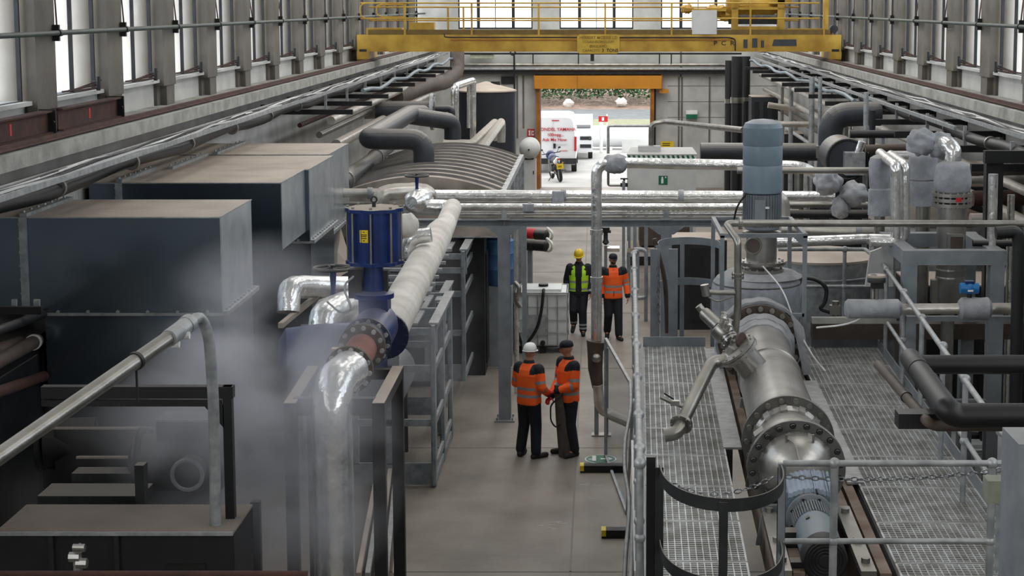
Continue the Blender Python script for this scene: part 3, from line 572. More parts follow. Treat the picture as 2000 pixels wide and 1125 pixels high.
# cabinet and receiver ball by the door
p, q = Q(1016, 312, 58), Q(1047, 368, 58); b = MB(); b.span((p.x, 58, q.z-.4), (q.x, 58.5, p.z)); s_ = MB(); s_.span((p.x+.04, 57.98, q.z-.3), (p.x+.07, 58, p.z-.1)); h_ = MB(); h_.span((q.x-.1, 57.97, (p.z+q.z)/2), (q.x-.07, 58, (p.z+q.z)/2+.12))
b = MB().span((p.x, 58, 0), (q.x, 58.5, p.z))
thing('electrical_cabinet', 'light grey floor cabinet left of the doorway under the round receiver', 'cabinet', [('body', b, 'grey'), ('door_edge', s_, 'dgrey'), ('handle', h_, 'dark')], bevel=.01)
c = Q(1034, 290, 58.2); b = MB(); b.lathe([(.02, -.5), (.2, -.46), (.33, -.3), (.36, 0), (.36, .5), (.2, .7)], (c.x, 58.2, c.z), (0, 1, 0), 24); f_ = MB(); f_.box((c.x, 58.3, p.z+.03), (.3, .5, .06)); v_ = MB(); v_.cyl((c.x, 57.66, c.z), (c.x, 57.72, c.z), .03)
thing('pressure_receiver', 'round grey receiver drum on top of the light grey cabinet', 'tank', [('drum', b, 'grey'), ('cradle', f_, 'dgrey'), ('plug', v_, 'dark')])

thing('shadow_fill_box', 'dark box added as shadow fill beneath the curved ribbed roof', 'machine', [('casing', MB().span((-4.5, ya+.6, 0), (-2.15, yb-.4, 2.6)), 'dgrey'), ('panel', [MB().span((-2.16, ya+.8+1.5*k, .2), (-2.12, ya+2.1+1.5*k, 2.3)) for k in range(4)], 'dark')])  # dark box added to fill in the shadow behind the cages
# ================= pipe bridge across the hall =================
DB = 28.0
a, c = Q(905, 428, DB), Q(1452, 442, DB)
b = MB(); b.ibeam((Q(680, 435, DB).x, DB, (a.z+c.z)/2), (c.x+.3, DB, (a.z+c.z)/2), .16, a.z-c.z, .018)
z0 = c.z; px = Q(985, 600, DB).x
st = [MB().box((Q(x, 435, DB).x, DB-.02, (a.z+c.z)/2), (.02, .12, a.z-c.z-.03)) for x in (985, 1300)]
post = MB(); post.ibeam((px, DB-.0, 0), (px, DB, z0-.1), .2, .2, .014)
post = MB(); post.span((px-.1, DB-.09, 0), (px+.1, DB-.075, z0)); post.span((px-.1, DB+.075, 0), (px+.1, DB+.09, z0)); post.span((px-.008, DB-.08, 0), (px+.008, DB+.08, z0))
bp = MB(); bp.box((px, DB, .012), (.34, .34, .024)); bo = [MB().cyl((px+i*.13, DB+j*.13, .02), (px+i*.13, DB+j*.13, .07), .016, n=6) for i in (-1, 1) for j in (-1, 1)]
px2 = Q(1301, 500, DB).x; post2 = MB(); post2.span((px2-.09, DB-.09, 0), (px2+.09, DB-.075, z0)); post2.span((px2-.09, DB+.075, 0), (px2+.09, DB+.09, z0)); post2.span((px2-.008, DB-.08, 0), (px2+.008, DB+.08, z0))
hn = []
for x in (px, px2): hn.append(MB().prism([(x-.3, DB-.08, z0), (x+.3, DB-.08, z0), (x+.12, DB-.08, z0-.13), (x-.12, DB-.08, z0-.13)], (0, .16, 0)))
sad = [MB().box((Q(x, 420, DB).x, DB-.03, a.z+.08), (.09, .14, .16)).box((Q(x, 420, DB).x, DB-.03, a.z+.01), (.2, .18, .02)) for x in (985, 1301)]
thing('pipe_bridge', 'grey steel pipe bridge beam on posts crossing the middle of the hall', 'steel frame', [('beam', b, 'gsteel'), ('stiffener', st, 'gsteel'), ('post', [post, post2], 'gsteel'), ('haunch', hn, 'gsteel'), ('base_plate', bp, 'gsteel', [('bolt', q, 'steel') for q in bo]), ('pipe_saddle', sad, 'galv')])
rr = 3300/DB
P_('thickest foil pipe on the pipe bridge, uppermost of the bundle', [Q(840, 381, DB+.2), Q(1630, 384, DB+.2)], .092, 'foil', name='foil_pipe', rough=.02, clips=((0, .33), (0, .62)), cm='greyj')
P_('left foil pipe run with a grey muff from the ducts to the blue handwheel', [Q(660, 377, DB), Q(750, 377, DB)], .08, 'foild', name='foil_pipe', clips=((0, .7),), cm='greyj')
P_('upper thin steel pipe right beneath the thickest foil pipe on the bridge', [Q(845, 394, DB+.15), Q(1620, 394, DB+.15)], .025, 'steel', name='thin_pipe')
P_('lower foil pipe on the bridge with a grey muff left of the tall foil riser', [Q(820, 404, DB-.05), Q(1470, 404, DB-.05)], .065, 'foil', name='foil_pipe', rough=.02, clips=((0, .33),), cm='greyj')
P_('bottom foil pipe lying just above the bridge beam', [Q(900, 417, DB), Q(1460, 417, DB)], .04, 'foil', name='foil_pipe')
P_('thin steel conduit resting along the top of the bridge beam', [Q(900, 425, DB), Q(1452, 425, DB)], .018, 'steel', name='thin_pipe')
P_('horizontal thin pipe left behind the blue actuator', [Q(660, 397, DB), Q(760, 397, DB)], .035, 'steel', name='thin_pipe')
P_('second horizontal dark pipe left behind the blue actuator', [Q(660, 410, DB+.1), Q(800, 410, DB+.1)], .05, 'galv', name='thin_pipe')
muf = [MB().tube([Q(1032, 398, DB-.07), Q(1032, 412, DB-.07)], .1, n=14), MB().tube([Q(1090, 373, DB+.1), Q(1090, 398, DB+.1)], .1, n=14)]
for k, mm in enumerate(muf): one('pipe_muff', ('grey cloth muff wrapping the lower foil pipe of the bridge', 'grey cloth muff wrapping the thickest foil pipe of the bridge')[k], 'pipe wrap', mm, 'greyj')
# riser with jacketed elbow
P_('tall foil riser rising through the walkway and turning right over the bridge', [Q(1165, 665, 27), Q(1165, 322, 27), Q(1210, 318, 27), Q(1570, 325, 27), Q(1605, 350, 27), Q(1612, 380, 27)], .088, 'foil', .24, 'foil_pipe', n=16, rough=.02, clips=((0, .35), (0, .62)), cm='foil')
b = MB(); c = Q(1203, 320, 27); b.ball(c, .2, 16, 10, (1, .9, .78), .35); one('elbow_jacket', 'crumpled grey cloth jacket over the top elbow of the tall foil riser', 'pipe wrap', b, 'greyj')
g0 = Q(1165, 668, 27); zz = g0.z
b = MB(); b.tube([(g0.x, 27, zz+.02), (g0.x-.02, 27, zz-.15), (g0.x-.02, 27, zz-.45), (g0.x+.02, 27, zz-.75)], [.16, .09], n=14, rough=.06)
b2 = MB(); b2.tube([(g0.x+.02, 26.95, zz-.7), (g0.x+.05, 27, zz-1.1), (g0.x+.25, 27, zz-1.22), (g0.x+.55, 26.6, zz-1.25)], .085, bend=.2, n=14, rough=.04)
b3 = [MB().bar((g0.x+dx, 27, 0), (g0.x+dx, 27, zz-.1), .07, .07) for dx in (-.0, .16)]; b4 = MB(); b4.ball((g0.x-.0, 26.82, zz-.23), .075, 10, 7); b4.cyl((g0.x, 26.83, zz-.23), (g0.x, 26.95, zz-.23), .05)
bs = [MB().box((g0.x+dx, 27, .01), (.16, .2, .02)) for dx in (-.0, .16)]
thing('valve_assembly', 'brown wrapped valve and elbow pipe under the tall foil riser on a post', 'valve', [('jacket', b, 'brown'), ('elbow', b2, 'foild'), ('post', b3, 'gsteel'), ('handwheel_hub', b4, 'steel'), ('base_plate', bs, 'steel')])
# ================= big white wrapped pipe with reducer, valve and foil elbow =================
W1, W2, W3, W4 = Q(752, 655, 17.9), Q(858, 455, 24), Q(871, 438, 24.7), Q(884, 405, 26)
P_('thick white wrapped pipe sloping away from the blue valve towards the bridge', [W1, W1.lerp(W2, .96), W2, W3, W4], [.22, .2, .19, .15, .14] , 'white', 0, 'wrapped_pipe', n=20)
P_('foil elbow joining the white wrapped pipe end to the valve with blue handwheel', [Q(884, 409, 26.1), Q(870, 406, 26.2), Q(790, 402, 26.2)], .125, 'foil', .15, 'foil_pipe', n=14, rough=.03)
P_('foil branch stub with bellows on the left side of the white wrapped pipe', [Q(842, 458, 22), Q(800, 464, 22), Q(795, 500, 22)], .1, 'foil', .12, 'foil_pipe', rough=.06)
b = MB(); b.ball(Q(796, 440, 21.5), .15, 14, 9, (1, .8, 1.1), .2); one('pipe_jacket', 'white rounded jacket behind the right edge of the blue actuator', 'pipe wrap', b, 'white')
D = (W2-W1).normalized()*-1      # toward the camera
Fc = Q(735, 637, 17.1)
vp = [W1+D*(-.02), W1+D*.2]
body = MB(); body.lathe([(.19, -.2), (.21, -.1), (.225, .0), (.225, .25), (.21, .35), (.19, .5)], Q(736, 636, 17.4), D, 24)
c0 = Q(742, 618, 17.4)
bon = MB(); bon.box(c0+V((-.05, 0, .12)), (.3, .3, .22)); bon.lathe([(.21, 0), (.21, .05), (.12, .08), (.1, .35)], c0+V((-.06, 0, .2)), n=20)
fl1 = flange(MB(), Q(752, 655, 17.75), D, .255, .05, 14, .02); fl2 = flange(MB(), Q(716, 668, 16.75), D, .25, .05, 14, .022)
fl3 = flange(MB(), Q(707, 678, 16.45), D, .235, .05, 12, .022); fl4 = flange(MB(), Q(682, 722, 15.75), D, .23, .05, 12, .02)
sp_ = MB(); sp_.cyl(Q(707, 680, 16.4), Q(683, 720, 15.8), .15, n=24); vb = MB(); vb.cyl(Q(736, 640, 17.3), Q(707, 677, 16.45), .19, n=24)
ck = MB(); cc_ = Q(675, 697, 15.95); ck.box(cc_+V((0, -.02, .03)), (.26, .1, .12)); ck2 = MB(); ck2.box(cc_+V((0, -.08, -.07)), (.25, .1, .1))
stem = MB(); s1_ = Q(731, 600, 17.4); s2_ = Q(731, 512, 17.4); stem.cyl(s1_, s2_, .085); yo = [MB().box((s1_+s2_)/2+V((-.19, 0, .02)), (.14, .16, .3)), MB().box((s1_+s2_)/2+V((.12, 0, .0)), (.05, .08, .3))]
cb = MB().tube([Q(690, 540, 17.2), Q(668, 560, 17.0), Q(690, 605, 16.9), Q(665, 612, 17.2), Q(640, 590, 17.6)], .012, bend=.15, n=6)
thing('flanged_valve', 'big blue flanged valve body with brown spool between white pipe and foil elbow', 'valve', [('body', body, 'blue'), ('barrel', vb, 'dbf'), ('bonnet', bon, 'blue'), ('flange', [fl1, fl2], 'dbf'), ('flange', [fl3, fl4], 'brown'), ('spool', sp_, mat('pinkish_primer', '8a5a4e', .7)), ('bolt', [MB().cyl(c_+d_*R_*.87-D*.05, c_+d_*R_*.87+D*.055, .024, n=8) for c_, R_ in ((Q(716, 668, 16.75), .25), (Q(707, 678, 16.45), .235), (Q(682, 722, 15.75), .23)) for d_ in [(D.orthogonal().normalized()*math.cos(t)+D.cross(D.orthogonal().normalized())*math.sin(t)) for t in [2*PI*k/12+.13 for k in range(12)]]], 'galv'), ('clamp_block', ck, 'dusttop'), ('clamp_block', ck2, 'dark'), ('stem', stem, 'dbf'), ('yoke', yo, 'dgrey'), ('cable', cb, 'galv')])
# actuator
A0, A1 = Q(732, 508, 17.4), Q(732, 412, 17.4); R = .272
def lobe(c, r, k, amp, z, n=64): return [V((c.x+(r+amp*math.cos(k*2*PI*i/n))*math.cos(2*PI*i/n), c.y+(r+amp*math.cos(k*2*PI*i/n))*math.sin(2*PI*i/n), z)) for i in range(n)]
drum = MB(); drum.sweep([lobe(A0, R-.01, 8, -.012, A0.z), lobe(A0, R-.01, 8, -.012, A1.z)])
lid = MB(); lid.sweep([lobe(A0, R+.015, 8, .018, A1.z), lobe(A0, R+.015, 8, .018, A1.z+.035)]); top = MB(); top.sweep([lobe(A0, R+.01, 8, .018, A1.z+.036), lobe(A0, R, 8, .018, A1.z+.042)])
bot = MB(); bot.sweep([lobe(A0, R+.015, 8, .018, A0.z-.035), lobe(A0, R+.015, 8, .018, A0.z)])
rods = [MB().cyl((A0.x+(R+.008)*math.cos(t), A0.y+(R+.008)*math.sin(t), A0.z), (A0.x+(R+.008)*math.cos(t), A0.y+(R+.008)*math.sin(t), A1.z), .011, n=8) for t in [2*PI*(i+.0)/8 for i in range(8)]]
nuts = [MB().cyl((A0.x+(R+.0)*math.cos(t), A0.y+(R+.0)*math.sin(t), A1.z+.04), (A0.x+R*math.cos(t), A0.y+R*math.sin(t), A1.z+.062), .017, n=6) for t in [2*PI*i/8 for i in range(8)]]
an = math.radians(-106); lc = V((A0.x+(R-.016)*math.cos(an), A0.y+(R-.016)*math.sin(an)-.004, (A0.z*.45+A1.z*.55))); lx = V((math.cos(an+PI/2), math.sin(an+PI/2), 0)); nn = V((math.cos(an), math.sin(an), 0))
lb = MB(); lb.prism([lc-lx*.045-V((0, 0, .065)), lc+lx*.045-V((0, 0, .065)), lc+lx*.045+V((0, 0, .065)), lc-lx*.045+V((0, 0, .065))], nn*.012)
lm = MB()
for t, w_ in ((-.045, .012), (.0, .03), (.017, .035), (.045, .01), (-.02, .03)): lm.prism([lc-lx*w_+V((0, 0, t-.004)), lc+lx*w_+V((0, 0, t-.004)), lc+lx*w_+V((0, 0, t+.004)), lc-lx*w_+V((0, 0, t+.004))], nn*.015)
eye = MB(); eye.cyl((A0.x, A0.y, A1.z+.04), (A0.x, A0.y, A1.z+.1), .02); eye.hoop((A0.x, A0.y, A1.z+.12), .03, .01, (0, 1, 0), 14, 6)
thing('pneumatic_actuator', 'blue drum shaped actuator with grey lid and yellow label on a valve', 'actuator', [('drum', drum, 'blue'), ('lid_flange', [lid, bot], 'blue'), ('lid_plate', top, 'dusttop'), ('tie_rod', rods, 'steel'), ('nut', nuts, 'steel'), ('warning_label', lb, 'yel2', [('print', lm, 'dark')]), ('lifting_eye', eye, 'dark')])
# foil elbow and down pipe in front
P_('large shiny foil pipe elbow dropping vertically to the floor in front of the valve', [Q(683, 722, 15.7), Q(652, 748, 15.2), Q(648, 800, 15.1), V((Q(648, 800, 15.1).x, 15.1, .0))], .186, 'foil', .32, 'foil_pipe', n=26, rough=.012, )
# handwheels
def handwheel(label, c, R, stemz, base, sy=1, m_='blue', wheelm='dgrey'):
    w_ = MB(); w_.hoop(c, R, R*.09, (0, 0, 1), 28, 6)
    for k in range(4): t = k*PI/2+.4; w_.cyl(c, c+V((math.cos(t)*R, math.sin(t)*R, 0)), R*.055, n=6)
    w_.cyl(c-V((0, 0, R*.2)), c+V((0, 0, R*.18)), R*.13)
    s_ = MB(); s_.lathe([(R*.5, 0), (R*.42, R*.12), (R*.2, R*.25), (R*.13, R*.8), (R*.2, stemz-R*.1), (R*.24, stemz)], c-V((0, 0, stemz)), n=16)
    return thing('handwheel_valve', label, 'valve', [('handwheel', w_, wheelm), ('stem', s_, m_)]+base)
c = Q(650, 524, 19.5); bb = MB(); e = Q(650, 600, 19.5); bb.lathe([(.1, -.3), (.22, -.2), (.27, 0), (.22, .2), (.1, .3)], e+V((.05, 0, -.12)), (1, .3, 0), 20)
handwheel('grey handwheel with blue stem left of the actuator, in the steam', c, .22, .42, [('body_jacket', bb, 'white')])
c = Q(814, 343, 26.2); bb = MB(); bb.lathe([(.1, -.3), (.17, -.2), (.19, 0), (.17, .2), (.1, .3)], Q(818, 392, 26.2), (.3, 1, 0), 20)
handwheel('dark handwheel with bright blue stem above the foil valve near the ribbed roof', c, .18, .32, [('body_jacket', bb, 'foil')])
P_('curved foil pipe joining the blue handwheel valve from the left', [Q(742, 405, 26.5), Q(745, 378, 26.5), Q(775, 374, 26.6), Q(812, 372, 26.8), Q(838, 376, 26.8), Q(838, 400, 27)], .13, 'foild', .2, 'foil_pipe', rough=.04)
# crumpled foil elbows in the steam
P_('crumpled bright foil elbow bending down at the left edge of the valve group', [Q(563, 610, 19.2), Q(565, 562, 19.3), Q(600, 560, 19.8), Q(690, 562, 20.5)], .135, 'foil', .22, 'foil_pipe', n=18, rough=.05)
P_('second crumpled foil elbow nearer the blue valve, half hidden by steam', [Q(628, 655, 18.2), Q(630, 622, 18.3), Q(660, 600, 18.8), Q(705, 590, 19.6)], .16, 'foil', .2, 'foil_pipe', n=18, rough=.05)
b = MB(); b.tube([Q(640, 625, 19), Q(690, 580, 19.4), Q(695, 640, 19)], .13, bend=.3, n=16); one('wrapped_pipe', 'white cloth wrapped bend between the handwheel and the blue valve', 'pipe', b, 'white')
b = MB(); b.lathe([(.2, -.5), (.33, -.42), (.36, -.1), (.36, .25), (.25, .4), (.2, .6)], Q(640, 700, 17.2), (1, .2, 0), 28); one('pump_casing', 'hazy blue rounded pump casing behind the steam', 'pump', b, mat('hazy_blue_casing', '3a4568', .5))  # steam haze put into the casing colour as a duller, darker blue
P_('slanting dusty angle bar left of the second foil elbow', [Q(548, 636, 18.5), Q(640, 560, 21)], .04, 'dusttop', name='angle_bar', cat='bar', n=4)
# black stand around the foil pipe
zs = Q(740, 790, 15.1).z; X1, X0, ya_, yb_ = Q(740, 790, 15.1).x, Q(568, 790, 15.1).x, 15.1, PZ(760, 722, zs).y
b = [MB().bar((X1, ya_, 0), (X1, ya_, zs), .115, .1), MB().bar((PY(776, 725, yb_).x, yb_, 0), (PY(776, 725, yb_).x, yb_, zs), .115, .1), MB().bar((X0, ya_, 0), (X0, ya_, zs), .11, .1), MB().bar((PY(610, 725, yb_).x, yb_, 0), (PY(610, 725, yb_).x, yb_, zs), .11, .1)]
XB1, XB0 = PY(776, 725, yb_).x, PY(610, 725, yb_).x
tb = [MB().bar((X1, ya_-.05, zs-.03), (XB1, yb_+.05, zs-.03), .11, .1), MB().bar((X0, ya_-.05, zs-.03), (XB0, yb_+.05, zs-.03), .11, .1), MB().bar((XB0, yb_, zs-.04), (XB1, yb_, zs-.04), .1, .1), MB().bar((X0, ya_+.15, zs-.05), (X1-.05, ya_+.15, zs-.05), .1, .16)]
cp2 = [MB().bar((X1, ya_-.05, zs+.025), (XB1, yb_+.05, zs+.025), .11, .006), MB().bar((X0, ya_-.05, zs+.025), (XB0, yb_+.05, zs+.025), .11, .006)]
thing('pipe_stand', 'tall black steel stand straddling the big vertical foil pipe', 'steel frame', [('leg', b, 'dark'), ('top_beam', tb, 'dark'), ('dust_cap', cp2, 'dusttop')])
# ================= galvanised cages =================
def cage(label, XL, XR, y0, y1, zb, zt, nx, ny, rows, w=.2, panels=True):
    posts = []; rails_ = []
    for j in range(ny+1):
        y = y0+(y1-y0)*j/ny
        posts.append(MB().bar((XR, y, zb), (XR, y, zt), .05, w, up=(0, 1, 0)).bar((XR-.03, y, zb), (XR-.03, y, zt), .04, .03, up=(0, 1, 0)))
    for i in range(nx):
        x = XL+(XR-XL)*i/nx; posts.append(MB().bar((x, y0, zb), (x, y0, zt), w, .05, up=(0, 1, 0)))
    for z in rows:
        rails_.append(MB().bar((XL, y0, z), (XR, y0, z), .05, .1)); rails_.append(MB().bar((XR, y0, z), (XR, y1, z), .04, .1))
    for j in range(1, ny+1): y = y0+(y1-y0)*j/ny; rails_.append(MB().bar((XL, y, zt-.03), (XR, y, zt-.03), .07, .05))
    tops = [MB().bar((XR, y0, zt+.012), (XR, y1, zt+.012), .14, .03), MB().bar((XR-.3, y0+.3, zt-.05), (XR-.3, y1, zt-.05), .08, .03)]
    gus = [MB().box((XR+.03, y0+(y1-y0)*(j+.12)/ny, zt-.25), (.01, .16, .4)) for j in range(ny)]
    bl = MB()
    for z in rows: bl.cyl((XR-.03, y0-.03, z), (XR-.03, y0-.05, z), .014, n=6)
    return thing('galvanised_cage', label, 'steel frame', [('post', posts, 'cgalv'), ('rail', rails_+[MB().bar((XL, y0-.02, rows[0]+.08), (XR, y0-.02, rows[0]+.08), .03, .3)], 'cgalv'), ('cap', tops, 'galv'), ('gusset', gus, 'cgalv')])
c1 = PZ(850, 943, .05); y0 = c1.y; c1t = PY(853, 634, y0)
cage('nearest galvanised steel cage right of the black stand, open top', -4.2, c1.x, y0, PZ(893, 850, .05).y, .03, c1t.z, 3, 2, (.1, .3, .95, 1.75, 2.3))
y2 = PX(905, 490, c1.x).y; z2_ = PX(905, 490, c1.x).z
cage('farther taller galvanised steel cage under the end of the white pipe', -4.2, c1.x, y2, PX(950, 430, c1.x).y, .35, z2_, 3, 3, (.4, 1.2, 1.9, z2_-.35, z2_-.1))
cage('middle low galvanised steel cage between the near and far cages', -4.1, c1.x-.2, y0+3.0, y2-.5, .03, 2.2, 2, 1, (.4, 1.5, 2.0))
# stepped galvanised slats inside far cage
for k in range(7):
    yy = y2-3.6+k*.62; zz_ = 2.75+.02*k; b = MB(); b.bar((-3.9, yy, zz_-.2), (-2.6, yy, zz_-.2), .07, .05)
    one('cross_channel', 'pale cross channel beneath the white wrapped pipe, %s counted from the camera' % ORD[k], 'channel', b, 'galv', 'cross channels below the white pipe')
b = MB(); 
for k in range(5):
    p0, p1 = Q(700+k*16, 1130, 19.5), Q(770+k*5, 905, 24)
    bb = MB().bar(PZ(700+k*18, 1125, .25), PZ(738+k*12, 920, .25), .06, .08)
    one('floor_channel', 'galvanised channel lying on the floor behind the black stand, %s' % ('leftmost', 'second from left', 'third from left', 'fourth from left', 'rightmost')[k], 'channel', bb, 'galv' if k % 2 else 'dusttop', 'channels behind the black stand')

for X, y, z, r, ln, lb in ((-3.3, y0+.5, 1.3, .42, 1.8, 'grey drum lying inside the nearest galvanised cage'), (-3.3, y2+.6, 1.2, .45, 2.2, 'grey drum lying inside the far tall galvanised cage')):
    b = MB().lathe([(.1, 0), (r*.8, .08), (r, .25), (r, ln-.25), (r*.8, ln-.08), (.1, ln)], (X, y, z), (0, 1, 0), 30); bb_ = [MB().box((X, y+t*ln, (z-r*.8)/2), (.6, .1, z-r*.8)) for t in (.2, .8)]; nn_ = MB().cyl((X, y+ln*.5, z+r-.03), (X, y+ln*.5, z+r+.18), .09)
    thing('process_drum', lb, 'tank', [('shell', b, 'gsteel'), ('saddle', bb_, 'dgrey'), ('nozzle', nn_, 'galv')])
# ================= foreground left machinery =================
dA = 13.7
zt = Q(450, 765, dA).z; xr = Q(445, 770, dA).x; xl = -4.6
tb = MB().bar((xl, dA, zt), (xr+.05, dA, zt), .09, .1); tb2 = MB().bar((xl, dA-.02, zt-.09), (xr-.05, dA-.02, zt-.09), .05, .05)
lg = [MB().bar((xr, dA, 0), (xr, dA, zt+.05), .075, .08), MB().bar((xr+.02, dA+.9, 0), (xr+.02, dA+.9, zt-1.2), .08, .08)]
kn = MB().prism([(xr-.03, dA-.04, zt-.1), (xr-.03, dA-.04, zt-.3), (xr-.2, dA-.04, zt-.1)], (0, .07, 0))
thing('steel_portal', 'black steel portal frame standing in the left foreground', 'steel frame', [('top_beam', [tb, tb2], 'dark'), ('leg', lg, 'dark'), ('gusset', kn, 'dark')])
def stepbox(y_top_back, y_top_front, y_face, xright, d):
    f = Q(xright, y_top_front, d); bk_ = PZ(xright, y_top_back, f.z); return (xl-.3, d, Q(xright, y_face, d).z), (f.x, bk_.y, f.z)
a, c = stepbox(985, 1040, 1118, 455, 13.3); body = MB().span((a[0], a[1]+.03, .0), (c[0], c[1], c[2]-.02)); tp = MB().span((a[0], a[1], c[2]-.02), (c[0], c[1], c[2])); edge = MB().bar((a[0], a[1]-.004, c[2]-.01), (c[0], a[1]-.004, c[2]-.01), .012, .03)
st = [MB().box((Q(x, 1080, 13.3).x, 13.31, c[2]-.6), (.035, .03, 1.15)) for x in (100, 228)]
hole = MB().box((Q(362, 1115, 13.3).x, 13.325, Q(362, 1115, 13.3).z), (.32, .02, .1))
thing('machine_cabinet', 'dark machine casing in the bottom left corner with a dusty flat top', 'machine', [('casing', body, 'dark'), ('top_plate', tp, 'shaded_dust'), ('edge_strip', edge, 'galv'), ('rib', st, 'dgrey'), ('opening', hole, 'black')])
zc = c[2]
for (yb, yf, y2_, xr_, d, lb) in ((944, 969, 990, 276, 14.35, 'nearer long dusty channel lying across the dark machine casing'), (912, 925, 941, 262, 15.3, 'farther long dusty channel lying behind the nearer one')):
    a, c = stepbox(yb, yf, y2_, xr_, d); one('channel_beam', lb, 'beam', MB().span((a[0], a[1], min(c[2]-.08, zc-.0)), c), 'dgrey'); 
b = MB(); p = Q(278, 1000, 14.2); b.box((p.x, 14.2, Q(278, 952, 14.2).z), (.08, .12, .42)); one('beam_upright', 'short upright bar at the right end of the long channels', 'post', b, 'dgrey')
# back rows
for y, x0, x1, d, lb in ((836, 105, 300, 16.8, 'upper thin pale edged panel behind the steam at left'), (893, 150, 280, 16.2, 'lower thin pale edged panel behind the steam at left')):
    p, q = Q(x0, y, d), Q(x1, y, d); b = MB().span((p.x, d, 0), (q.x, d+.08, p.z)); e = MB().bar((p.x, d-.01, p.z), (q.x, d-.01, p.z), .03, .02); thing('sheet_barrier', lb, 'panel', [('sheet', b, 'dark'), ('edge', e, 'dusttop')])
p = Q(370, 900, 15.6); b = MB(); b.lathe([(.12, -.55), (.26, -.5), (.28, -.1), (.28, .3), (.2, .4)], p, (1, .1, 0), 26); rg = MB().hoop(p+V((-.45, 0, 0)), .29, .035, (1, .1, 0), 28, 6); nz = MB().cyl(p+V((.08, -.1, .0)), p+V((.08, -.42, -.02)), .14); nzr = MB().hoop(p+V((.08, -.42, -.02)), .14, .02, (0, 1, 0), 24, 6); tpn = MB().lathe([(.16, 0), (.2, .04), (.2, .1), (.1, .16)], p+V((.05, 0, .24)))
bs = MB().box(p+V((-.1, 0, -.6)), (.7, .4, .7))
thing('process_pump', 'dark round pump casing with open nozzle, wrapped in steam at left', 'pump', [('casing', b, 'dgrey'), ('ring', rg, 'dark'), ('nozzle', nz, 'dgrey', [('rim', nzr, 'galv')]), ('cap', tpn, 'dgrey'), ('plinth', bs, 'dark')])
p, q = Q(305, 820, 15.4), Q(440, 862, 15.4); b = MB().span((p.x, 15.4, q.z), (q.x, 15.75, p.z)); e = MB().bar((p.x, 15.38, p.z), (q.x, 15.38, p.z), .03, .02); e2 = MB().bar((p.x+.05, 15.7, p.z+.06), (q.x, 15.7, p.z+.06), .03, .02); w_ = MB().span((p.x+.03, 15.38, q.z+.02), (p.x+.14, 15.4, p.z-.04)); lgx = MB().span((p.x+.2, 15.5, 0), (p.x+.3, 15.6, q.z))
thing('control_box', 'grey control box with dark window on the pump in the steam', 'box', [('body', b, 'dgrey'), ('edge', [e, e2], 'galv'), ('window', w_, 'black'), ('stand', lgx, 'dark')])
b = MB(); p = Q(88, 868, 17); b.cyl(p, p+V((.5, .1, 0)), .26); f_ = MB().cyl(p-V((.03, 0, 0)), p+V((.02, 0, 0)), .28, n=30); s_ = MB().span((p.x, 16.9, 0), (p.x+.4, 17.1, p.z-.2))
thing('drum_motor', 'dark drum motor at the left edge behind the slanting steel pipe', 'motor', [('body', b, 'dark'), ('face', f_, 'dgrey'), ('stand', s_, 'dark')])
# slanting steel pipe and hose
P1, P2, P3 = Q(-60, 932, 10.6), Q(344, 650, 12.9), Q(368, 632, 13.1)
pipe = MB().tube([P1, P2], .058, n=18); cpl = MB().cyl(P2-(P3-P2)*.6, P3, .068, n=18); cpl2 = MB().cyl(P3-(P3-P2)*.25, P3+(P3-P2)*.1, .074, n=18)
P4 = [P3, Q(392, 616, 13.3), Q(408, 655, 13.35), Q(416, 760, 13.4), Q(420, 900, 13.5), V((Q(420, 1000, 13.5).x, 13.5, zc))]
ho = MB().tube(P4, .045, bend=.4, n=14, seg=8); col = MB().cyl(P1.lerp(P2, .77), P1.lerp(P2, .782), .07, n=18); hang = MB().bar(P1.lerp(P2, .776), P1.lerp(P2, .776)-V((0, 0, .32)), .015, .015)
nut = [MB().cyl(Q(x, y, 12.95)-V((.03, 0, 0)), Q(x, y, 12.95)+V((.03, 0, 0)), .03, n=8) for x, y in ((343, 672), (363, 655))]
thing('discharge_pipe', 'slanting shiny steel pipe with a curved hose end in the left foreground', 'pipe', [('pipe', pipe, 'steel'), ('coupling', [cpl, cpl2], 'galv'), ('hose', ho, 'galv'), ('clamp', col, 'dark'), ('hanger', hang, 'dark'), ('nut', nut, 'wht')])
# small fitting bottom left, pipe at very bottom
p = Q(152, 1105, 12.4); b = MB().tube([p-V((0, 0, .4)), p, Q(150, 1075, 12.4), Q(160, 1068, 12.4)], .035, bend=.05, n=12); b2 = MB().cyl(Q(143, 1070, 12.35), Q(166, 1070, 12.35), .03, n=12); b3 = [MB().cyl(Q(146+14*k, 1088+12*k, 12.38)-V((.04, 0, 0)), Q(146+14*k, 1088+12*k, 12.38)+V((.04, 0, 0)), .04, n=8) for k in (0, 1)]
thing('sample_tap', 'small chrome pipe elbow fitting before the dark casing, bottom left', 'fitting', [('elbow', b, 'stain'), ('cap', b2, 'stain'), ('union', b3, 'stain')])
p, q = Q(-60, 1123, 11.5), Q(600, 1123, 11.5); one('brown_pipe', 'reddish brown pipe along the very bottom left edge', 'pipe', MB().cyl(p, q, .03), 'rust')
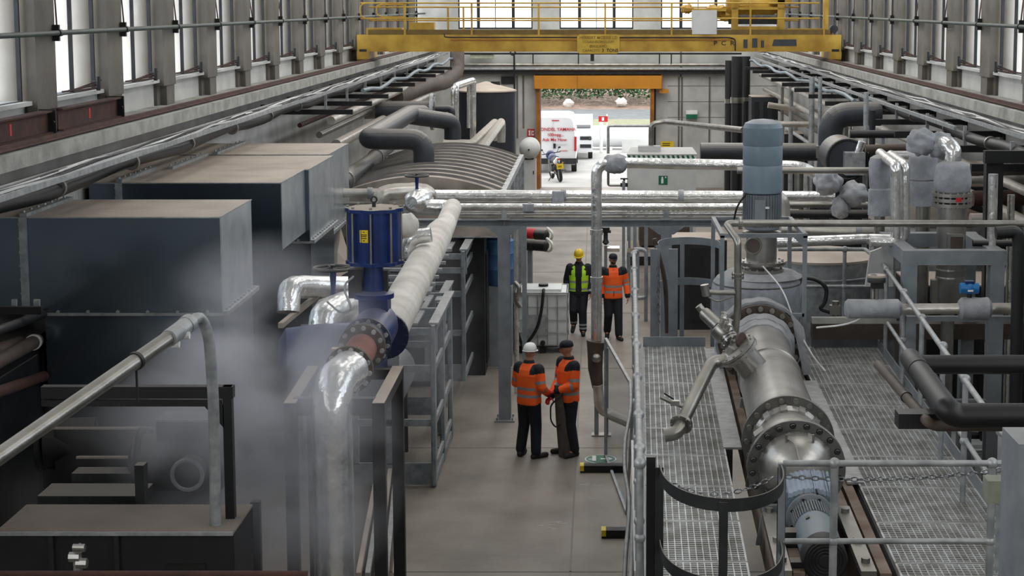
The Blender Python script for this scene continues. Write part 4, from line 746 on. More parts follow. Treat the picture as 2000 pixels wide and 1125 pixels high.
# pipes and ledges behind the slanting pipe at left edge
for i, (x0, y0, x1, y1, r, m_, lb) in enumerate(((-40, 725, 72, 665, .075, 'brown', 'lower dusty pipe with grey end cap at the left edge under the duct'), (-40, 695, 40, 668, .07, 'brown', 'upper dusty pipe at the left edge under the duct'), (-30, 775, 85, 735, .06, 'rust', 'rusty red pipe low at the left edge'), (-30, 655, 84, 614, .05, 'dark', 'dark ledge beam at the left edge beneath the duct'))):
    p, q = Q(x0, y0, 15.5), Q(x1, y1, 18.6); P_(lb, [p, q], r, m_, name='service_pipe', clips=((0, .93),) if i == 0 else (), cm='grey')
p, q = Q(-20, 606, 17.3), Q(82, 606, 17.3); one('support_angle', 'dark horizontal angle beam under the left end of the nearest duct', 'bar', MB().bar(p, q, .06, .08), 'dark')
b = MB(); b.bar(Q(72, 585, 17.4), Q(72, 610, 17.4), .06, .04); b.bar(Q(28, 585, 17.5), Q(28, 607, 17.5), .05, .04); one('support_bracket', 'small pale bracket pair standing on the dark angle beam at left', 'bracket', b, 'galv')
# ================= middle floor things =================
# bulk container
dI = PZ(1060, 690, 0).y; p, q = Q(1012, 668, dI), Q(1108, 572, dI); x0, x1 = p.x, q.x; zb_, zt_ = .16, q.z; yb = dI+1.05
tank = MB(); tank.box(((x0+x1)/2, dI+.52, (zb_+zt_)/2), (x1-x0-.05, .98, zt_-zb_)); tpb = MB().box(((x0+x1)/2, dI+.5, zt_+.02), (x1-x0-.25, .75, .06)); capk = MB().cyl(((x0+x1)/2, dI+.52, zt_+.04), ((x0+x1)/2, dI+.52, zt_+.1), .1)
cg = []
for k in range(6): x = x0+(x1-x0)*k/5; cg.append(MB().tube([(x, dI, zb_), (x, dI, zt_+.0), (x, yb, zt_), (x, yb, zb_)][:3 if 0 < k < 5 else 4] if k in (0, 5) else [(x, dI, zb_), (x, dI, zt_-.04)], .011, n=6))
for z in (.17, .42, .68, .94, zt_-.04): cg.append(MB().tube([(x0, yb, z), (x0, dI, z), (x1, dI, z), (x1, yb, z)], .011, n=6))
cg.append(MB().tube([(x0, dI, zt_), (x1, dI, zt_), (x1, yb, zt_), (x0, yb, zt_), (x0, dI, zt_)], .014, n=6))
lbp = MB().box((x0+.36, dI-.012, .58), (.46, .01, .42)); pal = [MB().box((x, dI+.5, .07), (.12, 1, .14)) for x in (x0+.07, (x0+x1)/2, x1-.07)]+[MB().box(((x0+x1)/2, dI+.5, .145), (x1-x0, 1.05, .02))]
vl = MB().cyl(((x0+x1)/2, dI-.08, .22), ((x0+x1)/2, dI+.02, .22), .05)
thing('bulk_container', 'white plastic bulk liquid container in a steel cage on a pallet', 'container', [('bottle', tank, 'plast'), ('top_tray', tpb, 'plast'), ('cap', capk, 'dark'), ('cage_bar', cg, 'galv'), ('name_plate', lbp, 'galv'), ('pallet', pal, 'dgrey'), ('tap', vl, 'dark')], bevel=0)
hz = MB(); xx = x0+(x1-x0)*.52; hz.tube([(xx, dI+.2, zt_+.03), (xx, dI+.0, zt_+.06), (xx-.03, dI-.05, zt_-.3), (xx-.12, dI-.08, .5), (xx-.42, dI-.1, .12), (x0+.05, dI-.1, .3), (x0-.06, dI-.05, .6), (x0-.06, dI+.1, 1.0)], .03, bend=.25, n=10); one('hose', 'thick black hose drooping over the front of the white bulk container', 'hose', hz, 'black')
c = Q(1085, 535, dI+2.6); 
# blue barrel, pumps along the left of the aisle
p = PZ(968, 560, 0); d = 32.5; p = Q(975, 545, d); b = MB(); b.lathe([(.27, 0), (.29, .03), (.29, .3), (.3, .32), (.29, .34), (.29, .6), (.3, .62), (.29, .64), (.29, .86), (.25, .9)], (p.x, d, p.z-.1), n=26); l_ = MB().cyl((p.x, d, p.z+.8), (p.x, d, p.z+.83), .24); s_ = MB().box((p.x, d, (p.z-.1)/2), (.5, .5, p.z-.1))
thing('plastic_barrel', 'blue plastic barrel between the galvanised cage and the bridge post', 'barrel', [('shell', b, mat('blue_plastic', '4a6f9c', .5)), ('lid', l_, 'blue'), ('stand', s_, 'gsteel')])
for x, y, d, c1_, lb in ((1036, 457, 40, 'red', 'red pump with dark motor left of the far aisle'), (1034, 478, 38.5, 'dgrey', 'dark motor with white hose left of the far aisle')):
    p = Q(x, y, d); b = MB(); b.lathe([(.05, -.25), (.13, -.2), (.14, .1), (.1, .16)], p, (1, -.5, 0), 16); m2 = MB(); m2.lathe([(.12, 0), (.13, .02), (.13, .3), (.08, .34)], p+V((.12, -.06, 0)), (1, -.5, 0), 16); s_ = MB().bar(p-V((0, 0, .1)), V((p.x, p.y, 0)), .1, .1, up=(0, 1, 0))
    h_ = MB().tube([p+V((.2, 0, -.1)), p+V((.5, -.1, -.15)), p+V((.55, -.2, .05)), p+V((.4, 0, .15))], .03, bend=.15, n=8)
    thing('dosing_pump', lb, 'pump', [('casing', b, c1_), ('motor', m2, 'dgrey'), ('stand', s_, 'gsteel'), ('hose', h_, 'wht')])
for x, y0, y1, d, r, m_, lb in ((1008, 445, 545, 30, .045, 'foil', 'foil pipe dropping behind the bridge post'), (1024, 440, 560, 31, .06, 'gsteel', 'grey upright beside the foil drop pipe behind the bridge post')):
    p, q = Q(x, y0, d), Q(x, y1, d); P_(lb, [p, (q.x, d, 0)], r, m_, name='drop_pipe', n=10 if m_ == 'foil' else 4)
b = MB(); p = Q(1006, 560, 30); b.tube([p+V((0, -.1, .1)), p+V((.1, -.15, 0)), p+V((0, -.1, -.2)), p+V((.1, -.1, -.35))], .04, bend=.08, n=10); b.ball(p+V((.05, -.1, -.1)), .07, 10, 6); one('small_valve', 'small steel valve cluster on the drop pipe above the bulk container', 'valve', b, 'steel')
# floor markings and stops
c = PZ(1173, 897, .004); b = MB(); b.cyl((c.x, c.y, .001), (c.x, c.y, .008), .245, n=40); g_ = MB(); g_.cyl((c.x, c.y, .008), (c.x, c.y, .011), .225, n=40)
s_ = MB(); s_.box((c.x-.1, c.y, .012), (.06, .22, .003)); s_.cyl((c.x-.1, c.y+.14, .011), (c.x-.1, c.y+.14, .0135), .035, n=12); s_.prism([(c.x+.0, c.y-.03, .011), (c.x+.12, c.y-.03, .011), (c.x+.12, c.y-.09, .011), (c.x+.19, c.y, .011), (c.x+.12, c.y+.09, .011), (c.x+.12, c.y+.03, .011), (c.x, c.y+.03, .011)], (0, 0, .003)); s_.box((c.x-.16, c.y-.02, .012), (.05, .03, .003))
thing('floor_sign', 'round green and white walkway sign stuck on the floor', 'sign', [('rim', b, 'wht'), ('disc', g_, 'green'), ('symbol', s_, 'wht')])
for xl_, xr2, y, lb in ((1133, 1218, 924, 'black rubber floor stop with yellow end beside the round green sign'), (1175, 1262, 1052, 'black rubber floor stop with yellow end, nearest the camera')):
    p, q = PZ(xl_, y, 0), PZ(xr2, y, 0); b = MB(); L_ = q.x-p.x; b.prism([(p.x, p.y, 0), (p.x, p.y, .11), (p.x, p.y+.04, .125), (p.x, p.y+.12, .125), (p.x, p.y+.16, .0)], (L_, 0, 0)); e = MB(); e.prism([(p.x-.003, p.y-.003, .03), (p.x-.003, p.y-.003, .11), (p.x-.003, p.y+.04, .13), (p.x-.003, p.y+.12, .13), (p.x-.003, p.y+.16, .03)], (.06, 0, 0)); s_ = [MB().box((p.x+L_*t, p.y+.08, .126), (.1, .03, .006)) for t in (.35, .62)]
    thing('wheel_stop', lb, 'floor stop', [('block', b, 'black'), ('end_cap', e, 'yel2'), ('slot', s_, 'dark')], 'rubber stops on the floor')
b = MB(); random.seed(3)
for x, y, n_ in ((1150, 948, 5), (1165, 975, 3), (1075, 1022, 4), (1060, 1030, 3)):
    c = PZ(x, y, .002)
    for k in range(n_):
        a = c+V((random.uniform(-.15, .15), random.uniform(-.08, .08), 0)); w_ = random.uniform(.05, .13); b.add([a, a+V((w_, .006, 0)), a+V((w_*1.2, .02, .0)), a+V((.02, .014, 0))], [(0, 1, 2, 3)])
o = one('floor_scuff', 'pale scuff marks scratched on the concrete floor in the aisle', 'mark', b, 'grey', kind='stuff')
# clear guard screen with rails
a, c = PZ(1183, 893, 0), PZ(1217, 1005, 0); ta, tc_ = Q(1183, 662, a.y), Q(1238, 760, c.y)
pn = MB(); pn.prism([(a.x, a.y, .02), (c.x+.05, c.y, .02), (tc_.x, c.y, tc_.z), (ta.x, a.y, ta.z)], (.008, .002, 0))
fr = [MB().bar((a.x, a.y, 0), (ta.x, a.y, ta.z), .05, .05, up=(0, 1, 0)), MB().bar((ta.x, a.y, ta.z), (tc_.x, c.y, tc_.z), .04, .04), MB().bar((a.x, a.y, .03), (c.x+.05, c.y, .03), .04, .04), MB().bar((c.x+.05, c.y, 0), (tc_.x, c.y, tc_.z), .04, .04, up=(0, 1, 0))]
thing('guard_screen', 'clear guard screen in a steel frame between aisle and platform', 'screen', [('panel', pn, 'mesh'), ('frame_bar', fr, 'galv')])

b = MB().span((-6.8, 15, 0), (-6.3, 22.5, 3.3)); b2 = [MB().span((-6.31, 15.2+1.8*k, .3), (-6.28, 16.8+1.8*k, 3.1)) for k in range(4)]  # added casing, covers the pale wall to keep this corner dark
thing('wall_darkener', 'dark casing added to darken the left wall under the nearest duct', 'machine', [('casing', b, 'dark'), ('door', b2, 'dgrey')])
bc = [o for o in C.objects if o.name == 'bulk_container'][0]
dup(bc, 'white bulk liquid container half hidden below the right walkway, bottom right', V((4.98, 21.9, 0))-V((bc.location.x, bc.location.y, 0)))
sr = MB().tube([Q(1231, 745, 22.5), Q(1233, 795, 21.5), Q(1221, 860, 20), Q(1219, 910, 19), Q(1231, 985, 17.5), Q(1222, 1080, 16.5), Q(1219, 1150, 16)], .024, bend=.5, n=10); s2 = MB().tube([Q(1245, 745, 20), Q(1240, 900, 17), Q(1236, 1010, 16), Q(1232, 1150, 15)], .024, bend=.5, n=10); s3 = MB().bar(Q(1236, 862, 17), Q(1242, 1118, 14.5), .035, .03)
thing('stair_rail', 'pair of bent galvanised stair rails left of the platform handrail', 'handrail', [('rail', [sr, s2], 'galv'), ('perforated_strip', s3, 'wht')])
# ================= raised platform with the screw press on the right =================
ZP = 2.65; ROT = math.atan((1245-1169)/FPX)      # platform turned slightly against the hall
PO = PZ(1256, 676, ZP)                           # far left corner of the grating
ux, uy = V((math.cos(ROT), -math.sin(ROT), 0)), V((math.sin(ROT), math.cos(ROT), 0))
def L(u, v, z=0): return V((PO.x, PO.y, ZP))+ux*u+uy*(-v)+V((0, 0, z))   # u to the right, v towards the camera
WP = (PZ(1712, 676, ZP)-PO).length; LP = 9.4
print('PLATFORM', PO, WP)
def LU(x, y, z=ZP):   # pixel on height z -> (u,v)
    p = PZ(x, y, z)-V((PO.x, PO.y, z)); return p.dot(ux), -p.dot(uy)
uL, _ = LU(1392, 749); uR, _ = LU(1647, 881)
MR = Matrix((ux, uy, V((0, 0, 1)))).transposed()
print('inner', uL, uR, LU(1441, 960), LU(1714, 1088), LU(1960, 1100))
def gpanel(u0, u1, v0_, v1):
    bb = MB(); n = max(2, round((u1-u0)/.055)); m_ = round((v1-v0_)/.055)
    for i in range(n+1): u = u0+(u1-u0)*i/n; bb.bar(L(u, v0_, -.02), L(u, v1, -.02), .009 if 0 < i < n else .016, .035)
    for j in range(m_+1): v = v0_+(v1-v0_)*j/m_; bb.bar(L(u0, v, -.018), L(u1, v, -.018), .010 if 0 < j < m_ else .035, .03)
    return bb
first = {}
for side, u0, u1 in (('left', .0, uL), ('right', uR, WP)):
    v = 0; k = 0
    while v < LP-.1:
        v1 = min(v+1.05, LP); lab = 'steel grating panel on the %s walkway of the platform, %s from its far end' % (side, ORD[k])
        one('grating_panel', lab, 'grating', gpanel(u0+.01, u1-.01, v+.01, v1-.01), 'grate', 'grating panels of the platform', ang=30); v = v1; k += 1
def Lbox(u0, v0_, z0, u1, v1, z1): 
    a, c = L((u0+u1)/2, (v0_+v1)/2, (z0+z1)/2), (abs(u1-u0), abs(v1-v0_), abs(z1-z0)); return MB().box(a, c, rot=MR)
# structure below
bm_ = [Lbox(u, 0, -.2, u+.08, LP, -.045) for u in (0, uL-.08, uR, WP-.08)]
crs = [Lbox(0, v, -.2, WP, v+.08, -.05) for v in (0, 2.1, 4.2, 6.3, 8.4)]
crs = [Lbox(u0, v, -.19, u1, v+.08, -.05) for v in (0, 2.1, 4.2, 6.3, 8.4) for u0, u1 in ((0, uL), (uR, WP))]
lg = []
for u in (.05, WP-.05):
    for v in (.1, 4.3, 8.5): p = L(u, v); lg.append(MB().bar((p.x, p.y, 0), (p.x, p.y, ZP-.2), .12, .12, up=(0, 1, 0)))
tk = [Lbox(WP, 0, -.05, WP+.012, LP, .12), Lbox(uR+.2, -.02, -.05, WP, 0, .12), Lbox(-.02, .0, -.05, 0, LP, .03), Lbox(0, -.02, -.05, uL, 0, .12)]
pt = [Lbox(uL-.02, 0.2, -.01, uL+.16, 5.0, .012), Lbox(uR-.1, 2.0, -.01, uR+.05, 6.2, .012)]
thing('platform_frame', 'grey raised steel platform frame with toe boards under the grating', 'platform', [('beam', bm_, 'gsteel'), ('cross_beam', crs, 'gsteel'), ('leg', lg, 'gsteel'), ('toe_board', tk, 'gsteel'), ('edge_plate', pt, 'galv')])
for u0, u1, sd_n in ((.2, uL-.15, 'left'), (uR+.15, WP-.2, 'right')):  # dark blocks added below the grating for its shade, coloured lids for clutter
    thing('shade_block', 'dark block added for shade and clutter under the %s walkway grating' % sd_n, 'machine', [('casing', Lbox(u0, .8, -ZP, u1, 8.0, -.75), 'dark')]+[('panel', Lbox(u0+.05, .9+1.8*k, -.76, u1-.05, 2.5+1.8*k, -.72), ('dgrey', 'rust', 'dtank', 'dgrey')[k]) for k in range(4)])
# skid rails under the press
sk = [Lbox(u, .6, -.35, u+.09, 8.6, -.02) for u in (uL+.2, uL+.34, uR-.26, uR-.14)]; skc = [Lbox(uL+.2, v, -.3, uR-.1, v+.12, -.12) for v in (1.5, 3, 4.5, 6, 7.4, 8.4)]; skp = [Lbox(u0, 7.0, -.02, u0+.12, 8.7, .03) for u0 in (uL+.2, uR-.3)]
bts = [MB().cyl(L(u0+.06, v, .03), L(u0+.06, v, .07), .035, n=6) for u0 in (uL+.2, uR-.3) for v in (7.2, 8.0, 8.5)]
sks = []
for u in (uL+.25, uR-.2):
    for v in (1, 8.2): p = L(u, v); sks.append(MB().bar((p.x, p.y, 0), (p.x, p.y, ZP-.35), .1, .1, up=(0, 1, 0)))
thing('press_skid', 'pale rusty skid rails carrying the long steel press between the walkways', 'steel frame', [('rail', sk, mat('dusty_rusty_rail', '8b7d70', .8, .1, '6b5446', 3)), ('cross_member', skc, 'rust'), ('pad', skp, 'steel', None), ('bolt', bts, 'steel'), ('leg', sks, 'gsteel')])
# ---- press barrel ----
zA = 2.98
F2, F1 = PZ(1554, 913, zA), PZ(1539, 860, zA); B1, B0 = PZ(1503, 740, zA), PZ(1480, 672, zA)
ax = (F2-B1).normalized()
def on(t): return F1+ax*t                       # t metres towards the camera from the rear flange
tB0 = -(F1-B0).length; tR = -(F1-B1).length; t2 = (F2-F1).length
bar_ = MB(); bar_.lathe([(.3, tB0), (.33, tB0+.1), (.33, -.35), (.33, -.18), (.31, 0)], on(0), ax, 40)
rings_ = [MB().lathe([(.335, t-.012), (.345, t-.008), (.345, t+.008), (.335, t+.012)], on(0), ax, 40) for t in (tR, -.28)]
neck = MB(); neck.lathe([(.36, 0), (.3, .06), (.3, t2-.02)], on(0), ax, 40); nring = MB(); nring.lathe([(.33, t2*.5), (.34, t2*.52), (.34, t2*.68), (.33, t2*.7)], on(0), ax, 40)
fA = MB(); fA.lathe([(.3, -.03), (.425, -.03), (.43, -.025), (.43, .02), (.425, .025), (.3, .025)], on(0), ax, 56); fAb = [MB().cyl(on(.02)+d_*.385, on(.055)+d_*.385, .024, n=12) for d_ in [V((math.cos(2*PI*k/18), 0, math.sin(2*PI*k/18))) for k in range(18)]]
fB = MB(); fB.lathe([(.3, t2-.03), (.425, t2-.03), (.43, t2-.025), (.43, t2+.03), (.425, t2+.035), (.3, t2+.035)], on(0), ax, 56)
fBb = []
for k in range(20):
    d_ = V((math.cos(2*PI*(k+.3)/20), 0, math.sin(2*PI*(k+.3)/20))); p = on(t2+.03)+d_*.385; fBb.append(MB().cyl(p, p+ax*.02, .03, n=16).cyl(p, p+ax*.05, .021, n=6))
lug = []
for k in range(12):
    d_ = V((math.cos(2*PI*k/12+.15), 0, math.sin(2*PI*k/12+.15))); lug += [MB().bar(on(.04)+d_*.33, on(.12)+d_*.3, .06, .05, up=d_), MB().bar(on(t2+.05)+d_*.315, on(t2+.1)+d_*.3, .06, .05, up=d_)]
box_ = MB(); cb_ = on(t2*.55)+V((-.27, 0, .17)); box_.box(cb_, (.1, .16, .12), rot=Matrix.Rotation(math.radians(-38), 3, 'Y'))
dome = MB(); dome.lathe([(.33, t2+.03), (.325, t2+.1), (.3, t2+.18), (.24, t2+.25), (.1, t2+.3)], on(0), ax, 40)
studs = [MB().cyl(on(t2+.18)+V((dx, 0, .27)), on(t2+.18)+V((dx, 0, .34)), .011, n=8) for dx in (-.1, .13)]
wire = MB().tube([on(t2+.16)+V((-.1, 0, .3)), on(t2+.25)+V((-.03, 0, .28)), on(t2+.4)+V((0, 0, .15))], .006, bend=.1, n=5)
sad_ = [MB().prism([on(t)+V((-.3, 0, -.25)), on(t)+V((.3, 0, -.25)), on(t)+V((.36, 0, -.6)), on(t)+V((-.36, 0, -.6))], ax*.06) for t in (tR-.2, -.6, t2+.25)]
thing('screw_press', 'long stainless steel press barrel with two big bolted flanges on the platform', 'machine', [('barrel', bar_, 'stain'), ('weld_ring', rings_, 'stain'), ('neck', neck, 'stain'), ('neck_ring', nring, 'stain'), ('flange', fA, 'dsteel', [('bolt', q, 'steel') for q in fAb]), ('flange', fB, 'dsteel', [('bolt', q, 'dgrey') for q in fBb]), ('lug', lug, 'stain'), ('terminal_box', box_, 'stain'), ('dome_head', dome, 'stain'), ('stud', studs, 'steel'), ('wire', wire, 'steel'), ('saddle', sad_, 'gsteel')])
# gearbox and motor at the near end
c0 = PZ(1582, 1008, 2.72); Gd = (PZ(1612, 1096, 2.72)-c0).normalized(); G = c0-Gd*.2
gb = MB(); gb.box(G+V((0, 0, -.05)), (.4, .38, .5), rot=MR); cv = MB(); n = 44
tz = (Q(1580, 965, c0.y).z)-G.z
for i in range(n):
    t0, t1_ = i/n, (i+1)/n; f = lambda t: G+V((-.19+.38*t, 0, tz+.02+.05*math.sin(PI*t)+.006*math.sin(t*60)))
    q_ = V((0, .2, .1)); cv.prism([f(t0)+q_, f(t1_)+q_, f(t1_)+V((0, -.2, -.02)), f(t0)+V((0, -.2, -.02))], (0, 0, -.04))
ey = MB().hoop(G+V((.05, -.19, tz+.01)), .03, .009, (1, 0, .2), 16, 6)
fr_ = MB(); fr_.lathe([(.2, 0), (.2, .05), (.15, .06)], c0, Gd, 36); frb = [MB().cyl(c0+V((math.cos(a)*.175, -.05, math.sin(a)*.175)), c0+V((math.cos(a)*.175, -.08, math.sin(a)*.175)), .014, n=6) for a in [PI/8+k*PI/4 for k in range(8)]]
mo = MB(); mo.lathe([(.12, .05), (.15, .08), (.15, .4), (.15, .8)], c0, Gd, 32); fn = MB()
for k in range(22): a = math.radians(10+k*160/21); d_ = V((math.cos(a), 0, math.sin(a))); fn.bar(c0+Gd*.1+d_*.155, c0+Gd*.38+d_*.155, .007, .04, up=d_)
LM = (PZ(1612, 1096, 2.72)-c0).length
sh = MB(); sh.lathe([(.14, .36), (.165, .38), (.172, .55), (.168, LM-.18), (.12, LM-.16)], c0, Gd, 32); cwl = MB(); cwl.lathe([(.172, LM-.2), (.178, LM-.18), (.178, LM-.02), (.165, LM)], c0, Gd, 36)
fan = [MB().hoop(c0+Gd*(LM+.004), r_, .005, Gd, 36, 5) for r_ in (.045, .07, .095, .12, .145)]; hub = MB().cyl(c0+Gd*(LM-.02), c0+Gd*(LM+.01), .045, n=24)
lbm = MB(); lbm.box(c0+Gd*.55+V((-.08, 0, .16)), (.035, .05, .01), rot=Matrix.Rotation(math.radians(-28), 3, 'Y')); tb_ = MB(); tb_.box(c0+Gd*.5+V((-.2, 0, -.02)), (.12, .14, .12)); tb3 = MB(); tb3.box(c0+Gd*(LM-.15)+V((-.2, 0, -.1)), (.12, .12, .12))
ft = MB().box(c0+Gd*.3+V((0, .1, -.3)), (.4, .5, .12))
thing('gear_motor', 'blue grey gear motor with ribbed body and black fan cowl facing the camera', 'motor', [('gearbox', gb, 'lblue'), ('corrugated_cover', cv, mat('pale_blue_grey_cover', '9aa5b4', .4)), ('lifting_eye', ey, 'black'), ('mounting_flange', fr_, 'gsteel', [('bolt', q, 'dgrey') for q in frb]), ('motor_body', mo, 'lblue'), ('cooling_fins', fn, 'gsteel'), ('shroud', sh, 'lblue'), ('fan_cowl', cwl, 'black'), ('grille_ring', fan, 'dark'), ('hub', hub, 'dark'), ('rating_plate', lbm, 'dgrey'), ('terminal_box', [tb_, tb3], 'dgrey'), ('foot', ft, 'gsteel')])
# far jacketed flange of the press and vessel above it
J = on(tB0); jk = MB()
def arcband(mb, c, r0, r1, t0, t1_, a0=-.5, a1=PI+.5, n=26, amp=.02):
    rows_ = []
    for i in range(n+1):
        a = a0+(a1-a0)*i/n; w_ = amp*math.sin(i*1.7)+amp*.6*math.sin(i*3.1); d_ = V((math.cos(a), 0, math.sin(a))); rows_.append([c+ax*t0+d_*(r0+w_), c+ax*t1_+d_*(r1+w_), c+ax*t1_+d_*(r1+w_-.03), c+ax*t0+d_*(r0+w_-.03)])
    return mb.sweep(rows_)
arcband(jk, J, .5, .52, -.4, .0, amp=.007); j2 = arcband(MB(), J, .41, .37, .2, .32, -.4, PI+.2, amp=.006); j3 = arcband(MB(), J, .365, .345, .34, .55, -.2, PI+.1, amp=.005)
jf = MB().lathe([(.3, .03), (.485, .03), (.485, .1), (.3, .1)], J, ax, 48); jb = [MB().cyl(J+ax*.1+d_*.44, J+ax*.13+d_*.44, .032, n=14) for d_ in [V((math.cos(2*PI*k/20), 0, math.sin(2*PI*k/20))) for k in range(20)]]
flp = MB(); flp.prism([J+ax*.05+V((.36, 0, .38)), J+ax*.05+V((.52, 0, .2)), J+ax*.5+V((.58, 0, -.25)), J+ax*.35+V((.5, 0, -.3))], (.0, .02, .012))
thing('flange_jacket', 'grey quilted jacket peeled back around the far bolted flange of the press', 'cover', [('outer_band', jk, 'greyj'), ('inner_band', j2, 'greyj'), ('cuff', j3, 'greyj'), ('bolted_flange', jf, 'brown', [('bolt', q, 'steel') for q in jb]), ('flap', flp, 'greyj')])
dV = 20.9; vc = Q(1478, 570, dV); sV = .52
zt_, zb_ = Q(1478, 543, dV-.3).z, 2.2
b = MB(); b.tube([(vc.x, dV, zb_), (vc.x, dV, 2.9), (vc.x, dV, zt_-.3), (vc.x, dV, zt_-.12), (vc.x, dV, zt_-.03), (vc.x, dV, zt_)], [.5, .53, .56, .55, .5, .4], n=36, rough=.02)
tk_ = MB(); tk_.tube([(vc.x+.05, dV, zt_-.02), (vc.x+.05, dV, zt_+.04)], [.5, .42], n=30, rough=.03); ds = MB(); ds.cyl(Q(1490, 596, dV-.56), Q(1490, 596, dV-.6), .07, n=22); cord = MB().hoop((vc.x, dV, zt_-.1), .545, .012, (0, 0, 1), 40, 5)
thing('jacketed_vessel', 'squat vessel wrapped in a crumpled grey jacket beneath the vertical motor', 'vessel', [('jacket', b, 'greyj'), ('collar', tk_, 'greyj'), ('button', ds, 'greyj'), ('cord', cord, 'dgrey')])
# neck, flanges, motor
def col(x, y, d=dV): return Q(x, y, d)
m0 = col(1487, 530); cx_ = m0.x
def zz(y): return Q(1487, y, dV).z
neck = MB(); neck.lathe([(.19, 0), (.19, zz(455)-zz(520))], (cx_, dV, zz(520)), n=30); nf = flange(MB(), (cx_, dV, zz(512)), (0, 0, 1), .3, .035, 16, .016); nf2 = flange(MB(), (cx_, dV, zz(526)), (0, 0, 1), .28, .03, 16, .016); nf3 = MB().cyl((cx_, dV, zz(458)), (cx_, dV, zz(452)), .24, n=30)
sg = MB().cyl(Q(1471, 480, dV-.19), Q(1471, 480, dV-.215), .09, n=24); sgr = MB().hoop(Q(1471, 480, dV-.2), .095, .014, (0, 1, 0), 26, 6)
mb_ = MB(); mb_.lathe([(.2, 0), (.22, .02), (.22, zz(378)-zz(448))], (cx_, dV, zz(448)), n=30); fins = MB()
for k in range(36): a = 2*PI*k/36; d_ = V((math.cos(a), math.sin(a), 0)); fins.bar((cx_, dV, zz(440))+d_*.225 if False else V((cx_, dV, zz(440)))+d_*.225, V((cx_, dV, zz(378)))+d_*.225, .035, .006, up=(-d_.y, d_.x, 0))
hs_ = MB(); r_ = .247; hs_.lathe([(r_*.97, zz(376)), (r_, zz(374)), (r_, zz(326)), (r_*.97, zz(322)), (r_, zz(318)), (r_, zz(287)), (r_*.98, zz(284)), (r_, zz(281)), (r_, zz(249)), (r_*.9, zz(240)), (r_*.55, zz(234)), (.02, zz(232))], (cx_, dV, 0), n=40)
tb4 = MB().box((cx_-.05, dV-.24, zz(410)), (.13, .06, .3)); wt_ = MB().box((cx_+.04, dV-.26, zz(401)), (.05, .02, .025))
cab_ = MB().tube([(cx_-.2, dV-.1, zz(375)), (cx_-.33, dV-.15, zz(400)), (cx_-.37, dV-.1, zz(440))], .013, bend=.2, n=6)
thing('vertical_motor', 'tall blue grey vertical electric motor standing on the jacketed vessel', 'motor', [('neck', neck, 'stain'), ('flange', [nf, nf2, nf3], 'stain'), ('sight_glass', sg, 'brown', [('rim', sgr, 'steel')]), ('motor_body', mb_, 'gsteel'), ('cooling_fins', fins, 'gsteel'), ('fan_housing', hs_, 'lblue'), ('terminal_box', tb4, 'gsteel'), ('tag', wt_, 'wht'), ('cable', cab_, 'black')], ang=22)
# square frame round the vessel
dF = 19.9; x0, x1 = Q(1410, 560, dF).x, Q(1571, 560, dF).x; zt5 = Q(1490, 460, dF).z
b = [MB().bar((x, dF+dy, ZP-.05), (x, dF+dy, zt5), .05, .05, up=(0, 1, 0)) for x in (x0, x1) for dy in (0, 1.6)]
t_ = [MB().bar((x0-.03, dF, zt5), (x1+.03, dF, zt5), .05, .05), MB().bar((x0, dF+1.6, zt5), (x1, dF+1.6, zt5), .05, .05), MB().bar((x0, dF, zt5), (x0, dF+1.6, zt5), .05, .05), MB().bar((x1, dF, zt5), (x1, dF+1.6, zt5), .05, .05), MB().bar((x1-.35, dF, Q(1540, 615, dF).z), (x1, dF, Q(1540, 615, dF).z), .05, .04)]
g_ = [MB().prism([(x1, dF-.02, zt5), (x1-.16, dF-.02, zt5), (x1, dF-.02, zt5-.16)], (0, .03, 0))]
thing('vessel_frame', 'grey square steel frame standing around the jacketed vessel', 'steel frame', [('post', b, 'gsteel'), ('top_bar', t_, 'gsteel'), ('gusset', g_, 'gsteel')])
# nozzle and bent pipe on the press
n0 = Q(1476, 742, 18.1); nd = V((-.62, -.12, .75)).normalized(); nz0 = on(tR+.55)+V((-.1, 0, .1)); nz1 = nz0+nd*.42
nz = MB().cyl(nz0, nz1, .155, n=30); nfl = flange(MB(), nz1, nd, .22, .035, 12, .018); nf_2 = flange(MB(), nz1+nd*.04, nd, .22, .03, 12, .014)
dP = nz1.y
def S(x, y, dd=0): return Q(x, y, dP+dd)
pp = MB().tube([nz1+nd*.05+V((-.02, 0, 0)), S(1425, 703), S(1392, 706), S(1368, 752, -.3), S(1332, 826, -.8)], .068, bend=.25, n=20, seg=8)
ef = flange(MB(), S(1331, 828, -.82), S(1332, 826, -.8)-S(1368, 752, -.3), .115, .03, 8, .012, .75); el = MB().tube([S(1331, 830, -.82), S(1322, 846, -.9), S(1298, 850, -.9)], .07, bend=.1, n=16)
br_ = MB().tube([S(1345, 798, -.6), S(1310, 785, -.6), S(1290, 775, -.6)], .022, n=10); brv = MB().box(S(1318, 787, -.6), (.09, .06, .05)); brh = MB().bar(S(1316, 780, -.62), S(1297, 768, -.62), .015, .015)
thing('nozzle_pipe', 'curved matt steel pipe leaving the press nozzle over the left walkway', 'pipe', [('nozzle', nz, 'stain'), ('nozzle_flange', [nfl, nf_2], 'stain'), ('bent_pipe', pp, 'steel'), ('end_flange', ef, 'steel'), ('elbow', el, 'steel'), ('branch', br_, 'steel'), ('ball_valve', brv, 'stain'), ('lever', brh, 'dark')])
